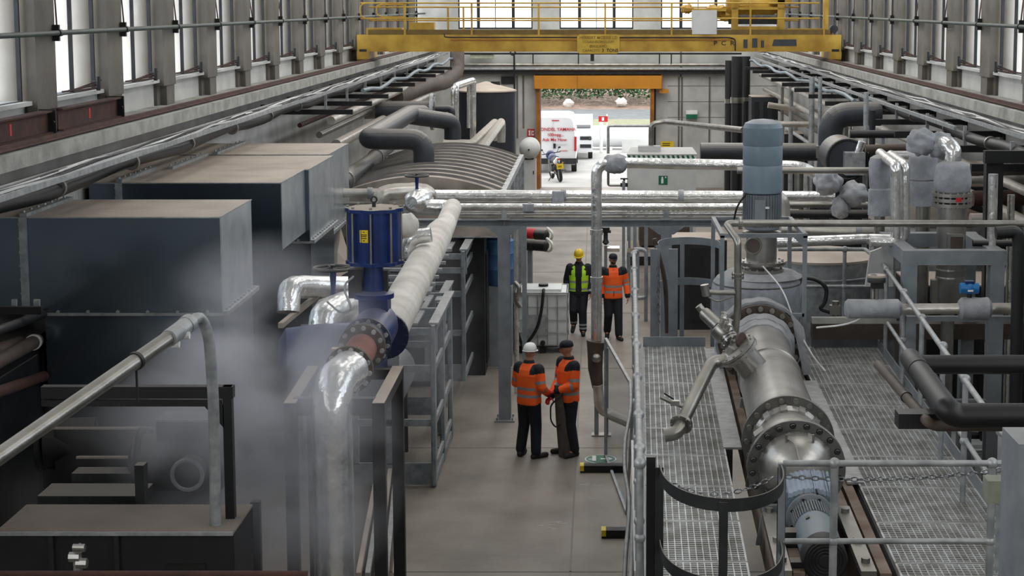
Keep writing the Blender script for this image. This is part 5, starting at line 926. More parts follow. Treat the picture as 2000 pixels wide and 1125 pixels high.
# slanting valve actuator cluster
a1, a2, a3, a4, a5 = S(1364, 597, .6), S(1375, 611, .6), S(1405, 640, .4), S(1424, 662, .3), S(1452, 700, .1)
b = MB(); b.cyl(a1, a2, .04); b2 = MB(); b2.lathe([(.065, 0), (.07, .02), (.07, (a3-a2).length*.95), (.09, (a3-a2).length)], a2, a3-a2, 20); b3 = MB(); d_ = (a4-a3).normalized(); b3.lathe([(.1, 0), (.12, .02), (.12, .1), (.1, .14)], a3, d_, 24)
fl_ = [flange(MB(), a4+(a5-a4)*t, a5-a4, .1, .025, 8, .012) for t in (0, .12)]; b4 = MB().cyl(a4, a5, .05); cl_ = [flange(MB(), S(x, y, .2), V(q), .075, .03, 6, .012) for x, y, q in ((1412, 622, (1, .1, -.3)), (1422, 635, (1, .1, -.3)), (1441, 663, (.3, .1, -.8)))]
b5 = MB().cyl(S(1450, 668, .1), S(1462, 695, 0), .028); b6 = MB(); b6.cyl(S(1445, 665, 0), S(1450, 665, -.02), .085, n=20); pl_ = MB().box(nz1+nd*.06+V((.04, 0, .02)), (.16, .12, .02), rot=Matrix.Rotation(math.radians(-40), 3, 'Y'))
thing('valve_cluster', 'slanting steel actuator with clamped fittings above the press nozzle', 'valve', [('plunger', b, 'steel'), ('cylinder', b2, 'steel'), ('body', b3, 'stain'), ('flange', fl_, 'stain'), ('tube', b4, 'steel'), ('clamp', cl_, 'stain'), ('rod', b5, 'stain'), ('disc', b6, 'brown'), ('plate', pl_, 'steel')])
# vertical steam line and long handrail-like pipe
dS = 19.2
P_('steel line dropping beside the vertical motor and running to the right wall', [Q(1436, 650, dS), Q(1441, 600, dS), Q(1441, 470, dS), Q(1418, 437, dS+.3), Q(1440, 436, dS+.3), Q(2040, 437, dS+.3)], .042, 'steel', .06, 'steel_line', n=14, fl=((1, .5), (1, .45), (4, .01)), frm='stain')
b = MB().tube([Q(1380, 570, dS), Q(1400, 572, dS), Q(1436, 572, dS)], .03, n=10); b2 = MB().cyl(Q(1376, 556, dS), Q(1380, 578, dS), .05, n=14); b3 = MB().tube([Q(1384, 580, dS), Q(1400, 590, dS), Q(1432, 580, dS)], .012, bend=.1, n=6)
thing('side_valve', 'small steel side valve left of the steel line on the jacketed vessel', 'valve', [('tube', b, 'steel'), ('cap', b2, 'stain'), ('bracket', b3, 'steel')])
b = MB().tube([Q(1490, 520, dV-.4), Q(1530, 565, dV-.7), Q(1555, 640, dV-1.1), Q(1590, 700, dV-1.6), Q(1612, 725, dV-2)], .009, bend=.5, n=6); one('cable', 'white cable hanging from the motor neck down past the vessel to the grating', 'cable', b, 'wht')
b = MB().tube([Q(1700, 550, 18.5), Q(1706, 580, 18.5), Q(1690, 620, 18.5), Q(1650, 635, 18.6), Q(1595, 640, 18.8)], .011, bend=.3, n=6); one('cable', 'white cable looping from the control valve behind the right handrail', 'cable', b, 'wht')
hp = MB().tube([Q(1560, 543, dV), Q(1590, 543, dV), Q(1616, 560, dV), Q(1612, 590, dV), Q(1600, 603, dV), Q(1630, 612, dV)], .028, bend=.16, n=10, seg=8); hc = [MB().ball(Q(1560, 543, dV), .06, 10, 6), MB().box(Q(1630, 605, dV), (.13, .1, .12)).cyl(Q(1632, 588, dV), Q(1632, 622, dV), .045, n=12)]
thing('braided_hose', 'dark S shaped braided hose right of the jacketed vessel', 'hose', [('hose', hp, 'dgrey'), ('fitting', hc, 'steel')])
# ---- handrails ----
ZR = ZP+1.1; ZM = ZP+.55
def hr(name, label, top, posts, r=.026, mid=None, m_='galv', pz=ZP-.1, extra=()):
    parts = [('rail', MB().tube(top, r, bend=.08, n=12), m_)]
    if mid: parts.append(('rail', MB().tube(mid, r*.9, bend=.05, n=12), m_))
    for p in posts: parts.append(('post', MB().cyl((p[0], p[1], pz), (p[0], p[1], p[2]), r, n=12), m_)); parts.append(('clamp', MB().ball((p[0], p[1], p[2]), r*1.75, 12, 8), m_)); 
    if mid:
        for p in posts: parts.append(('clamp', MB().ball((p[0], p[1], ZM), r*1.6, 10, 7), m_))
    return thing(name, label, 'handrail', parts+list(extra))
T0, T1 = PZ(1238, 492, ZR), PZ(1250, 905, ZR)
tp = [(1237, y) for y in (496, 527, 568, 617, 674, 736, 810, 876)]
ps = []
for x, y in tp: t = (PZ(1240, y, ZR).y-T0.y)/(T1.y-T0.y); ps.append(T0.lerp(T1, t))
hr('handrail', 'galvanised tube handrail along the left edge of the platform', [T0+V((.05, .1, -.5)), T0+V((.05, .1, 0)), T0, T1, T1+V((0, -.02, -.5))], ps+[T1], mid=[V((T0.x, T0.y, ZM)), V((T1.x, T1.y, ZM))])
lp = MB().tube([Q(1238, 487, 22.3), Q(1262, 487, 22.3), Q(1262, 582, 22.3), Q(1246, 582, 22.3)], .026, bend=.08, n=10); one('rail_return', 'small galvanised loop closing the far end of the left handrail', 'handrail', lp, 'galv')
U0_, U1_ = PZ(1732, 527, ZR), PZ(1994, 897, ZR)
ps = [PZ(1732, 527, ZR), PZ(1766, 571, ZR), PZ(1801, 621, ZR), PZ(1842, 676, ZR), PZ(1886, 741, ZR), PZ(1956, 842, ZR)]
hr('handrail', 'galvanised tube handrail sloping along the right edge of the platform', [PZ(1722, 512, ZR), U1_], ps, mid=[PZ(1727, 621, ZM), PZ(1988, 1014, ZM)])
e0, e1 = PY(1520, 487, 22.6), PY(1690, 487, 22.6)
hr('handrail', 'galvanised handrail across the far end of the right walkway', [e0, e1, PZ(1722, 512, ZR)], [PY(1650, 487, 22.6)], mid=[V((e0.x, 22.6, ZM)), V((e1.x, 22.6, ZM))])
dN = PZ(1530, 905, ZR).y; zM2 = PY(1600, 1057, dN).z; f = lambda x, z: V((PY(x, 905, dN).x, dN, z))
parts = [('rail', MB().tube([f(1530, ZR), f(2010, ZR)], .023, n=12), 'galv'), ('rail', MB().tube([f(1530, zM2), f(1945, zM2)], .021, n=12), 'galv')]
for x in (1630, 1938): parts += [('post', MB().cyl(f(x, ZP-.3), f(x, ZR), .028, n=14), 'galv'), ('ball_joint', MB().ball(f(x, ZR), .042, 14, 9), 'galv'), ('ball_joint', MB().ball(f(x, zM2), .038, 14, 9), 'galv')]
parts += [('flat_post', MB().bar(f(1527, ZP-.3), f(1527, ZR), .05, .04, up=(0, 1, 0)), 'gsteel')]
thing('handrail', 'grey tube handrail nearest the camera crossing in front of the gear motor', 'handrail', parts)
# near ladder hoops
def hoopset(label, xl_, xr2, d, zs, bulge, zb2, w_=.06, posts=(0, .5, 1), m_='gsteel', sgn=-1):
    a, c = PY(xl_, 900, d).x, PY(xr2, 900, d).x; R_ = (c-a)/2; parts = []
    def pt(t): q = PI*t; return V(((a+c)/2-R_*math.cos(q), d+sgn*bulge*math.sin(q)**.8, 0))
    for z in zs:
        n = 28; rows_ = []
        for i in range(n+1):
            p = pt(i/n)+V((0, 0, z)); q = (V(((a+c)/2, d, z))-p).normalized()*.01; rows_.append([p+V((0, 0, w_/2)), p+q+V((0, 0, w_/2)), p+q-V((0, 0, w_/2)), p-V((0, 0, w_/2))])
        parts.append(('hoop', MB().sweep(rows_), m_))
    for t in posts: p = pt(t); parts.append(('upright', MB().bar((p.x, p.y, zb2), (p.x, p.y, max(zs)+.02), .06, .012, up=(0, 1, 0)), m_))
    return thing('ladder_cage', label, 'ladder cage', parts)
hoopset('curved flat bar ladder cage nearest the camera, left of the gear motor', 1288, 1527, dN, (PY(1288, 905, dN).z-.05, PY(1288, 1065, dN).z), .85, 2.0, .09, (0, .47, 1), 'dgrey')
b = MB(); p = PY(1271, 1000, dN+.1); b.box((p.x, dN+.1, 2.0), (.065, .07, 4.0+2*(PY(1271, 898, dN).z-4.0))); one('cage_post', 'thick black square post at the left end of the near chain', 'post', b, 'dark')
hoopset('curved flat bar ladder cage at the far end of the left walkway', 1283, 1405, 22.3, (PY(1340, 470, 22.9).z, PY(1340, 549, 22.9).z), .6, 0, .1, (0, .45, 1), sgn=1)
b = [MB().bar((Q(x, 668, 22.0).x, 22.0, 0), Q(x, 486, 22.0), w_, .03, up=(0, 1, 0)) for x, w_ in ((1277, .09), (1315, .12))]; one('gate_post', 'wide flat grey gate upright at the far end of the left walkway', 'post', b[0], 'gsteel'); one('gate_post', 'broad grey upright left inside the far ladder cage', 'post', b[1], 'gsteel')
P_('slanting reddish pole beside the far ladder cage', [Q(1278, 466, 22.4), Q(1300, 545, 22.4), Q(1303, 650, 22.4)], .03, 'brown', name='pole', cat='pole')
b = MB().box(Q(1327, 664, 21.28), (.12, .02, .06)); one('exit_sticker', 'small green and white sticker at the foot of the far ladder cage', 'sign', b, 'green')
# chains
def chain(label, pts, lw=.03):
    P = []; b = MB(); tot = 0
    for a, c in zip(pts, pts[1:]):
        k = max(1, int((c-a).length/(lw*1.45)))
        for i in range(k): P.append(a+(c-a)*i/k)
    for i, (a, c) in enumerate(zip(P, P[1:])):
        m_ = (a+c)/2; d_ = (c-a).normalized(); s_ = d_.cross(V((0, 0, 1))).normalized(); up = s_.cross(d_); wv = s_ if i % 2 else up; L2 = lw*.95; rows_ = []
        pts_ = [m_+d_*(L2*math.cos(t))+wv*(lw*.5*math.sin(t)) for t in [2*PI*k/8 for k in range(8)]]
        b.tube(pts_+[pts_[0]], lw*.17, n=5, caps=False)
    return one('chain', label, 'chain', b, 'chair', kind=None)
def sag(a, c, s_, n=10): return [a.lerp(c, i/n)-V((0, 0, s_*4*(i/n)*(1-i/n))) for i in range(n+1)]
chain('steel chain sagging between the near ladder cage uprights', sag(PY(1292, 935, dN), PY(1522, 925, dN), .13))
chain('steel chain stretched behind the near handrail to the right', sag(PY(1535, 931, dN+.1), PY(1995, 912, dN+.1), .05, 12))
chain('steel chain hanging down beside the far gate upright', [Q(1285, 520, 21.9), Q(1286, 640, 21.9)], .035)
# ================= right hand plant =================
# near black pipes and column at the right edge
dK = 10.2
b = MB().tube([Q(1778, 700, 12.6), Q(1850, 800, dK), Q(1868, 812, dK), Q(2060, 812, dK)], .078, bend=.1, n=20); rg = [MB().cyl(Q(1812, 746, 11.4), Q(1818, 754, 11.2), .08, n=20), MB().cyl(Q(1790, 716, 12.1), Q(1796, 724, 11.9), .08, n=20)]
thing('black_pipe', 'thick black pipe bending right over the platform at the right edge', 'pipe', [('pipe', b, 'jet'), ('collar', rg, 'black')])
P_('black pipe crossing horizontally at the right edge above the thick bend', [Q(1775, 712, 12.9), Q(2060, 712, 12.9)], .075, 'jet', name='black_pipe')
P_('thin brown pipe bending right underneath the thick black pipe', [Q(1715, 712, 12.8), Q(1812, 824, dK+.2), Q(1826, 832, dK+.2), Q(2060, 832, dK+.2)], .034, 'brown', .05, 'brown_pipe', clips=((0, .62),), cm='dark')
b = MB().span(Q(1755, 838, dK+.3), Q(2060, 798, dK+.45)); one('support_beam', 'short black steel beam carrying the bent black pipe at the right edge', 'beam', b, 'dark')
x = Q(1986, 1000, 9.5).x; b = MB().span((x, 9.5, 0), (x+.4, 9.9, Q(1990, 868, 9.5).z)); one('square_column', 'dull grey square column at the bottom right corner', 'column', b, 'gsteel')
p, q = Q(1930, 940, 10.6), Q(1986, 984, 10.6); b = MB().span((p.x, 10.6, q.z), (q.x+.1, 10.75, p.z)); s_ = MB().cyl(Q(1946, 962, 10.59), Q(1946, 962, 10.57), .008); one('junction_box', 'flat greenish grey junction box fixed to the column, bottom right', 'box', b, mat('greenish_grey_paint', '8b8e7e', .6))
# grey steel frame with column still
dG = 19.6
zf = Q(1860, 492, dG).z
def X_(x, d=dG): return Q(x, 550, d).x
xa, xb = X_(1765), X_(1945); yk = dG+1.5
p = [MB().bar((x, y, 0), (x, y, zf-.1), .165, .163, up=(0, 1, 0)) for x in (xa+.06, xb-.0) for y in (dG, yk)]
t_ = [MB().bar((xa-.03, dG, zf-.06), (xb+.1, dG, zf-.06), .17, .17), MB().bar((xa-.03, yk, zf-.06), (xb+.1, yk, zf-.06), .17, .17), MB().bar((xa+.06, dG+.08, zf-.06), (xa+.06, yk-.08, zf-.06), .168, .168), MB().bar((xb, dG+.08, zf-.06), (xb, yk-.08, zf-.06), .168, .168)]
lw_ = [MB().bar((xa, dG, z), (xb, dG, z), .1, .1) for z in (ZP-.35,)]
thing('column_frame', 'heavy blue grey steel frame at right holding the tall column still', 'steel frame', [('post', p, 'gsteel'), ('top_beam', t_, 'gsteel'), ('brace', lw_, 'gsteel')])
dC = dG+.75; cx = Q(1858, 450, dC).x
def zc_(y, d=dC): return Q(1858, y, d).z
b = MB(); b.lathe([(.16, zc_(590)), (.175, zc_(583)), (.175, zc_(402))], (cx, dC, 0), n=32); lo = MB().cyl((cx-.02, dC, zc_(585)), (cx-.02, dC, 1.2), .08); ff = [flange(MB(), (cx, dC, zc_(y)), (0, 0, 1), .24, .04, 16, .016) for y in (399, 389, 379)]; jk = MB(); jk.tube([(cx, dC, zc_(376)), (cx, dC, zc_(370)), (cx, dC, zc_(345)), (cx, dC, zc_(328)), (cx, dC, zc_(319)), (cx, dC, zc_(314))], [.18, .22, .225, .21, .17, .1], n=28, rough=.03)
wn = MB(); c = Q(1866, 478, dC-.2); wn.span((c.x-.1, dC-.23, c.z-.13), (c.x+.1, dC-.12, c.z+.13)); wi = MB().span((c.x-.065, dC-.236, c.z-.1), (c.x+.085, dC-.228, c.z+.1)); bd = [MB().lathe([(.177, z), (.18, z+.01), (.18, z+.03), (.177, z+.04)], (cx, dC, 0), n=32) for z in (zc_(530), zc_(545))]
ac = MB().box((cx+.03, dC-.23, zc_(386)), (.07, .03, .05)); lbx = MB().box((cx-.18, dC, zc_(568)), (.1, .12, .28))
thing('column_still', 'tall stainless column with bolted flange and grey jacketed head in the blue grey frame', 'column', [('shell', b, 'stain'), ('lower_pipe', lo, 'stain'), ('flange', ff, 'stain'), ('head_jacket', jk, 'greyj'), ('window_box', wn, 'stain', [('opening', wi, 'brown')]), ('band', bd, 'stain'), ('tag', ac, 'red'), ('side_plate', lbx, 'steel')])
P_('short foil pipe arching from the column head to the jacketed elbow', [(cx, dC, zc_(318)), Q(1862, 292, dC), Q(1850, 283, dC+.1), Q(1805, 272, dC+.8)], .1, 'foil', .15, 'foil_pipe', n=18, rough=.03)
for x, y, rr, sq, lb, m_ in ((1800, 278, .17, (1, 1, .9), 'grey jacketed elbow at the left top of the column pipework', 'greyj'), (1836, 284, .15, (1.1, 1, 1), 'grey jacket knot in the middle of the arching foil pipe', 'greyj'),
    (1617, 355, .19, (1, 1, .95), 'large round grey jacket left behind the upper thin pipe', 'greyj'), (1668, 378, .19, (1.05, 1, .85), 'drooping grey jacket right of the round one', 'greyj'), (1642, 405, .14, (.9, 1, 1.1), 'small grey jacket below the two larger jackets', 'greyj')):
    d = dC+.3 if x > 1700 else 24.5; b = MB(); b.ball(Q(x, y, d), rr*1.05, 30, 20, sq, .3); one('pipe_jacket', lb, 'pipe wrap', b, m_, ang=180)
for x, y0, y1, r, d, lb in ((1803, 298, 400, .19, 22.2, 'tall grey jacketed column just left of the column still'), (1718, 308, 420, .14, 21.8, 'slim grey jacketed column left of the paired foil pipes')):
    p, q = Q(x, y0, d), Q(x, y1, d); b = MB(); b.tube([p+V((0, 0, .03)), p, p.lerp(q, .08), p.lerp(q, .5), p.lerp(q, .53), p.lerp(q, .56), q], [r*.5, r*.85, r, r*.98, r*.88, r, r*.93], n=26, rough=.03); c2 = MB().tube([p.lerp(q, .55), q], [r*1.05, r*1.12], n=22, rough=.02); lo = MB().cyl(q, (q.x, d, 0), r*.5)
    thing('jacketed_column', lb, 'column', [('jacket', b, 'greyj'), ('skirt', c2, 'greyj'), ('pipe', lo, 'steel')])
P_('left one of the paired vertical foil pipes bent over at the top', [Q(1719, 299, 22.3), Q(1749, 323, 20.3), Q(1749, 474, 20.3), Q(1700, 472, 20.3)], .062, 'foil', .08, 'foil_pipe', rough=.03)
P_('right one of the paired vertical foil pipes bent over at the top', [Q(1740, 302, 22.3), Q(1768, 322, 20.4), Q(1768, 468, 20.4), Q(1700, 466, 20.6)], .058, 'foil', .08, 'foil_pipe', rough=.03)
P_('upper long grey pipe crossing behind the vertical motor to the jacketed columns', [Q(1440, 333, 23), Q(1830, 333, 23)], .045, 'steel', name='steel_line')
P_('foil pipe stub pointing right from the upper jacketed column', [Q(1738, 303, 23), Q(1785, 303, 23)], .06, 'foil', name='foil_pipe')
# long product line at mid height with jackets and blue transmitter
dT = 18.4
P_('long foil wrapped line at waist height running right from the S hose', [Q(1700, 604, dT), Q(2060, 602, dT)], .062, 'foild', name='foil_pipe', n=16, rough=.03)
for x0, x1, r, lb in ((1650, 1760, .105, 'left grey cloth jacket on the waist high line below the control valve'), (1872, 1935, .125, 'right grey cloth jacket on the waist high line under the blue transmitter')):
    b = MB(); b.tube([Q(x0, 603, dT), Q(x0+6, 603, dT), Q((x0+x1)/2, 603, dT), Q(x1-6, 603, dT), Q(x1, 603, dT)], [r*.7, r, r*1.04, r, r*.7], n=22, rough=.04); one('pipe_jacket', lb, 'pipe wrap', b, 'greyj')
b = MB().ball(Q(1893, 563, dT), .07, 18, 10); b2 = MB().cyl(Q(1893, 563, dT)-V((.1, 0, 0)), Q(1893, 563, dT)+V((.1, 0, 0)), .06, n=20); b3 = MB().cyl(Q(1893, 575, dT), Q(1893, 592, dT), .03); b4 = MB().box(Q(1893, 566, dT)-V((0, .07, 0)), (.06, .01, .02)); b5 = MB().box(Q(1893, 551, dT), (.1, .08, .03))
thing('pressure_transmitter', 'bright blue transmitter head on the waist high line', 'instrument', [('housing', b, mat('transmitter_blue', '1b6fb0', .35)), ('end_caps', b2, mat('transmitter_blue_cap', '1f78ba', .35)), ('stem', b3, 'dark'), ('label', b4, 'wht'), ('lid', b5, 'blue')])
b = MB().cyl(Q(1712, 537, dT), Q(1712, 541, dT), .1, n=24); b2 = MB().lathe([(.1, 0), (.1, .04), (.07, .08)], Q(1712, 551, dT)-V((0, 0, .0)), n=24); b3 = [MB().cyl(Q(x, 555, dT), Q(x, 585, dT), .012, n=8) for x in (1702, 1722)]; b4 = MB().box(Q(1712, 556, dT)-V((0, .04, 0)), (.14, .06, .07)); b5 = MB().cyl(Q(1712, 555, dT), Q(1712, 600, dT), .02)
thing('control_valve', 'control valve with round dusty top behind the right handrail', 'valve', [('diaphragm_case', b, 'dusttop'), ('lower_case', b2, 'dark'), ('yoke_leg', b3, 'steel'), ('positioner', b4, 'dark'), ('spindle', b5, 'steel')])
# big tanks
def tank_(label, x, y_top, d, R_, m_, z_b=0, top='dusttop', cone=.12, bands=(.3,)):
    p = Q(x, y_top, d); b = MB().cyl((p.x, d, z_b), (p.x, d, p.z), R_, n=48); t_ = MB().lathe([(R_*1.02, 0), (R_*1.02, .03), (R_*.2, cone), (.02, cone+.01)], (p.x, d, p.z), n=48)
    r_ = [MB().lathe([(R_*1.0, z), (R_*1.012, z+.01), (R_*1.012, z+.03), (R_, z+.04)], (p.x, d, 0), n=48) for z in [p.z-q for q in bands]]
    return thing('storage_tank', label, 'tank', [('shell', b, m_), ('top', t_, top), ('band', r_, 'galv')])
tank_('wide pale metal tank behind the far handrail of the right walkway', 1597, 500, 23.9, .85, 'galv', bands=(.25, 1.2))
tank_('big tank with brown conical roof behind the column frame', 1820, 430, 25, .92, 'galv', top='brown', cone=.3)
b = MB(); b.prism([Q(1722, 484, 21), Q(1700, 492, 21), Q(1690, 560, 21), Q(1745, 560, 21), Q(1745, 478, 21)], (0, .06, 0)); one('shield_plate', 'light grey angled shield plate left of the column frame', 'panel', b, 'grey')
P_('wrapped pipe with grey jacket running right from the motor, upper of two', [Q(1525, 447, 22.5), Q(1640, 452, 22.5), Q(1760, 452, 22.5)], .075, 'foild', name='foil_pipe', rough=.03, clips=((1, .3),), cm='greyj')
P_('wrapped foil pipe running right from the motor, lower of two', [Q(1515, 474, 22), Q(1680, 467, 22), Q(1760, 466, 22)], .07, 'foil', name='foil_pipe', rough=.03)
P_('foil pipe turning down just right of the vertical motor', [Q(1500, 378, 24), Q(1528, 388, 24), Q(1532, 470, 24)], .1, 'foild', .15, 'foil_pipe', rough=.02)
# horizontal trough / beams behind grating
P_('long pale beam crossing behind the right walkway below the tanks', [Q(1585, 625, 20), Q(1750, 625, 20)], .05, 'conc', name='cross_beam', cat='beam', n=4)
P_('long dark beam crossing below the pale beam behind the walkway', [Q(1585, 645, 21), Q(2050, 645, 21)], .14, 'brown', name='cross_beam', cat='beam', n=4)
P_('grey beam crossing in front of the column frame at knee height', [Q(1770, 622, 18.9), Q(2060, 622, 18.9)], .04, 'gsteel', name='cross_beam', cat='beam', n=4)
# emergency shower cubicle
dE = 45; p, q = Q(1226, 303, dE), Q(1359, 418, dE); b = MB().span((p.x, dE, .25), (q.x, dE+1.0, p.z)); rf = MB(); r0 = Q(1226, 291, dE); rf.prism([(p.x-.03, dE-.03, p.z), (q.x+.03, dE-.03, p.z), (q.x-.05, dE+1.0, p.z+.1), (p.x+.1, dE+1.0, p.z+.1)], (0, 0, .03))
def stripes(zc__, x0, x1, h_, n):
    a_, w_, g_ = MB(), MB(), (x1-x0)/n; w_.span((x0, dE-.012, zc__-h_), (x1, dE-.002, zc__))
    for k in range(n): xx = x0+g_*k; a_.prism([(xx+g_*.3, dE-.016, zc__-h_), (xx+g_*.8, dE-.016, zc__-h_), (xx+g_*.45, dE-.016, zc__), (xx-g_*.05, dE-.016, zc__)], (0, .003, 0))
    return w_, a_
w1, a1_ = stripes(p.z+.0, p.x, q.x, .14, 14); w2, a2_ = stripes(.55 if False else Q(1290, 407, dE).z, p.x, q.x, .14, 14)
sg_ = Q(1295, 352, dE); s1 = MB().span((sg_.x-.12, dE-.012, sg_.z-.12), (sg_.x+.12, dE-.002, sg_.z+.12)); s2 = MB(); s2.cyl((sg_.x-.02, dE-.016, sg_.z+.07), (sg_.x-.02, dE-.013, sg_.z+.07), .025, n=12); s2.box((sg_.x-.02, dE-.015, sg_.z-.02), (.06, .004, .13)); s2.cyl((sg_.x+.07, dE-.016, sg_.z+.08), (sg_.x+.07, dE-.013, sg_.z+.08), .022, n=8)
hp_ = MB().box((Q(1262, 283, dE).x+.1, dE+.5, p.z+.14), (.6, .35, .14)); ba = MB().span((p.x, dE+.05, 0), (q.x, dE+1.25, .25))
thing('emergency_shower', 'white emergency shower cubicle with green striped edges right of the doorway', 'shower', [('wall', b, 'grey'), ('roof', rf, 'grey'), ('stripe_band', w1, 'wht', [('stripes', a1_, 'green')]), ('stripe_band', w2, 'wht', [('stripes', a2_, 'green')]), ('sign', s1, 'green', [('pictogram', s2, 'wht')]), ('roof_hatch', hp_, 'grey'), ('plinth', ba, 'dgrey')])
P_('thin steel pipe arching onto the roof of the white shower cubicle', [Q(1272, 284, dE+.4), Q(1272, 242, dE+.4), Q(1300, 238, dE+.4), Q(1452, 254, 40)], .075, 'steel', .15, 'steel_pipe')
P_('white gate-like water pipe standing outside the doorway edge', [Q(1188, 300, 56), Q(1188, 246, 56), Q(1272, 246, 56)], .045, 'galv', .08, 'water_pipe')
P_('thin supply pipe with elbow left of the shower cubicle', [Q(1188, 320, 44.8), Q(1188, 362, 44.8), Q(1226, 362, 44.8)], .035, 'steel', .06, 'water_pipe')
b = MB().box(Q(1219, 361, 44.8), (.2, .12, .1)); b2 = MB().cyl(Q(1219, 361, 44.8), Q(1219, 350, 44.8), .03); b3 = MB().cyl(Q(1219, 349, 44.8)-V((.1, 0, 0)), Q(1219, 349, 44.8)+V((.1, 0, 0)), .02)
thing('stop_valve', 'small black stop valve on the supply pipe beside the shower cubicle', 'valve', [('body', b, 'dark'), ('stem', b2, 'dark'), ('handle', b3, 'dark')])
# dark lagged duct elbow
P_('large dark lagged duct rising and bending right to the wall', [Q(1615, 360, 33), Q(1622, 300, 33), Q(1622, 224, 33), Q(1700, 222, 33), Q(1720, 222, 33)], .24, 'lag', .5, 'lagged_duct', n=24, clips=((1, .05),), cm='steel')
P_('dusty horizontal dark lagged duct between the shower cubicle and the bending duct', [Q(1368, 296, 36), Q(1612, 297, 36)], .19, 'lag', 0, 'lagged_duct', n=24)
c = Q(1655, 312, 30); b = MB().cyl(c, c+V((0, 1.2, 0)), .36, n=36); b2 = MB().hoop(c, .36, .03, (0, 1, 0), 36, 6); b3 = MB().box(c+V((.1, -.15, -.05)), (.35, .3, .4)); b4 = MB().cyl(c+V((.12, -.2, .02)), c+V((.22, -.25, .35)), .07)
thing('fan_unit', 'round dark fan casing with pale motor behind the jacketed pipes', 'fan', [('casing', b, 'lag'), ('rim', b2, 'dgrey'), ('motor_box', b3, 'galv'), ('cylinder', b4, 'foil'), ('stand', MB().span((c.x-.2, c.y+.3, 0), (c.x+.2, c.y+.8, c.z-.3)), 'dgrey')])
# uprights and crossing pipes of the far right pipe racks
for i, (x, y0, y1, d, r, m_) in enumerate(((1545, 160, 290, 50, .07, 'galv'), (1586, 150, 300, 42, .07, 'galv'), (1602, 150, 300, 40, .05, 'galv'), (1652, 235, 330, 34, .06, 'steel'), (1666, 235, 300, 33, .05, 'foil'), (1692, 180, 345, 31, .05, 'galv'), (1704, 215, 400, 30, .06, 'dark'), (1528, 170, 260, 52, .05, 'steel'), (1632, 240, 320, 36, .07, 'brown'), (1560, 330, 440, 30, .08, 'steel'), (1576, 335, 440, 31, .06, 'foil'), (1592, 340, 440, 30.5, .05, 'dark'), (1975, 380, 480, 22, .05, 'foil'), (1940, 340, 470, 20, .06, 'foil'))):
    p, q = Q(x, y0, d), Q(x, y1, d); P_('%s vertical rack pipe at the right, %s from the doorway side' % ({'galv': 'grey', 'steel': 'bare steel', 'foil': 'foil wrapped', 'dark': 'black', 'brown': 'brown'}[m_], ORD[sorted([1545, 1586, 1602, 1652, 1666, 1692, 1704, 1528, 1632, 1560, 1576, 1592, 1975, 1940]).index(x)]), [p, (q.x, d, 0)], r, m_, name='rack_pipe', n=10)
b = MB().bar(Q(1941, 303, 21.8), (Q(1941, 500, 21.8).x, 21.8, 0), .22, .16, up=(0, 1, 0)); b2 = MB().bar(Q(1922, 306, 21.7), Q(1965, 306, 21.7)+V((.6, 0, 0)), .12, .16); thing('pipe_support', 'thick black steel post with a cross arm near the right edge', 'steel frame', [('post', b, 'dark'), ('arm', b2, 'dark')])
P_('black pipe with two bends right of the black support post', [Q(1945, 455, 18), Q(1985, 452, 18), Q(1990, 470, 18), (Q(1992, 560, 18).x, 18, 1.0)], .07, 'dark', .12, 'black_pipe')
for i, (x0, y0_, x1, y1_, d, r, m_) in enumerate(((1470, 400, 1700, 400, 27, .05, 'steel'), (1540, 418, 1700, 418, 27, .07, 'dgrey'), (1660, 262, 1790, 262, 29, .07, 'dark'), (1690, 290, 1790, 288, 26, .06, 'brown'), (1885, 335, 2060, 333, 23, .06, 'brown'), (1890, 355, 2060, 352, 24, .08, 'steel'), (1900, 388, 2060, 384, 25, .12, 'rust'), (1470, 242, 1590, 243, 44, .08, 'foild'), (1500, 205, 1600, 220, 50, .09, 'foild'), (1900, 475, 2050, 475, 20, .04, 'dgrey'), (1510, 420, 1560, 420, 29, .1, 'foild'), (1895, 430, 1990, 428, 24, .1, 'foild'))):
    P_('%s cross pipe in the right plant, %s' % ({'galv': 'grey', 'steel': 'bare steel', 'foild': 'dusty foil', 'dark': 'black', 'brown': 'brown', 'dgrey': 'dark grey', 'rust': 'rusty'}[m_], ('level with the motor fins', 'just below the fin level one', 'left of the black bracket arms', 'under the topmost jackets', 'highest right of the column head', 'right of the column head, middle height', 'right of the column head, low and fat', 'above the shower cubicle to the corner', 'highest, running into the far corner', 'thin one beside the right frame post', 'short one beside the motor', 'short one right of the column flange')[i]), [Q(x0, y0_, d), Q(x1, y1_, d)], r, m_, name='cross_pipe', n=12)
    if i in (2, 3, 7, 10): p = Q((x0+x1)/2, y0_, d); one('pipe_prop', 'thin grey prop under the %s' % ('', '', 'black cross pipe left of the bracket arms', 'brown cross pipe beneath the topmost jackets', '', '', '', 'dusty cross pipe above the shower cubicle', '', '', 'short dusty cross pipe beside the motor')[i], 'post', MB().bar((p.x, d, 0), (p.x, d, p.z-r), .05, .05, up=(0, 1, 0)), 'gsteel')
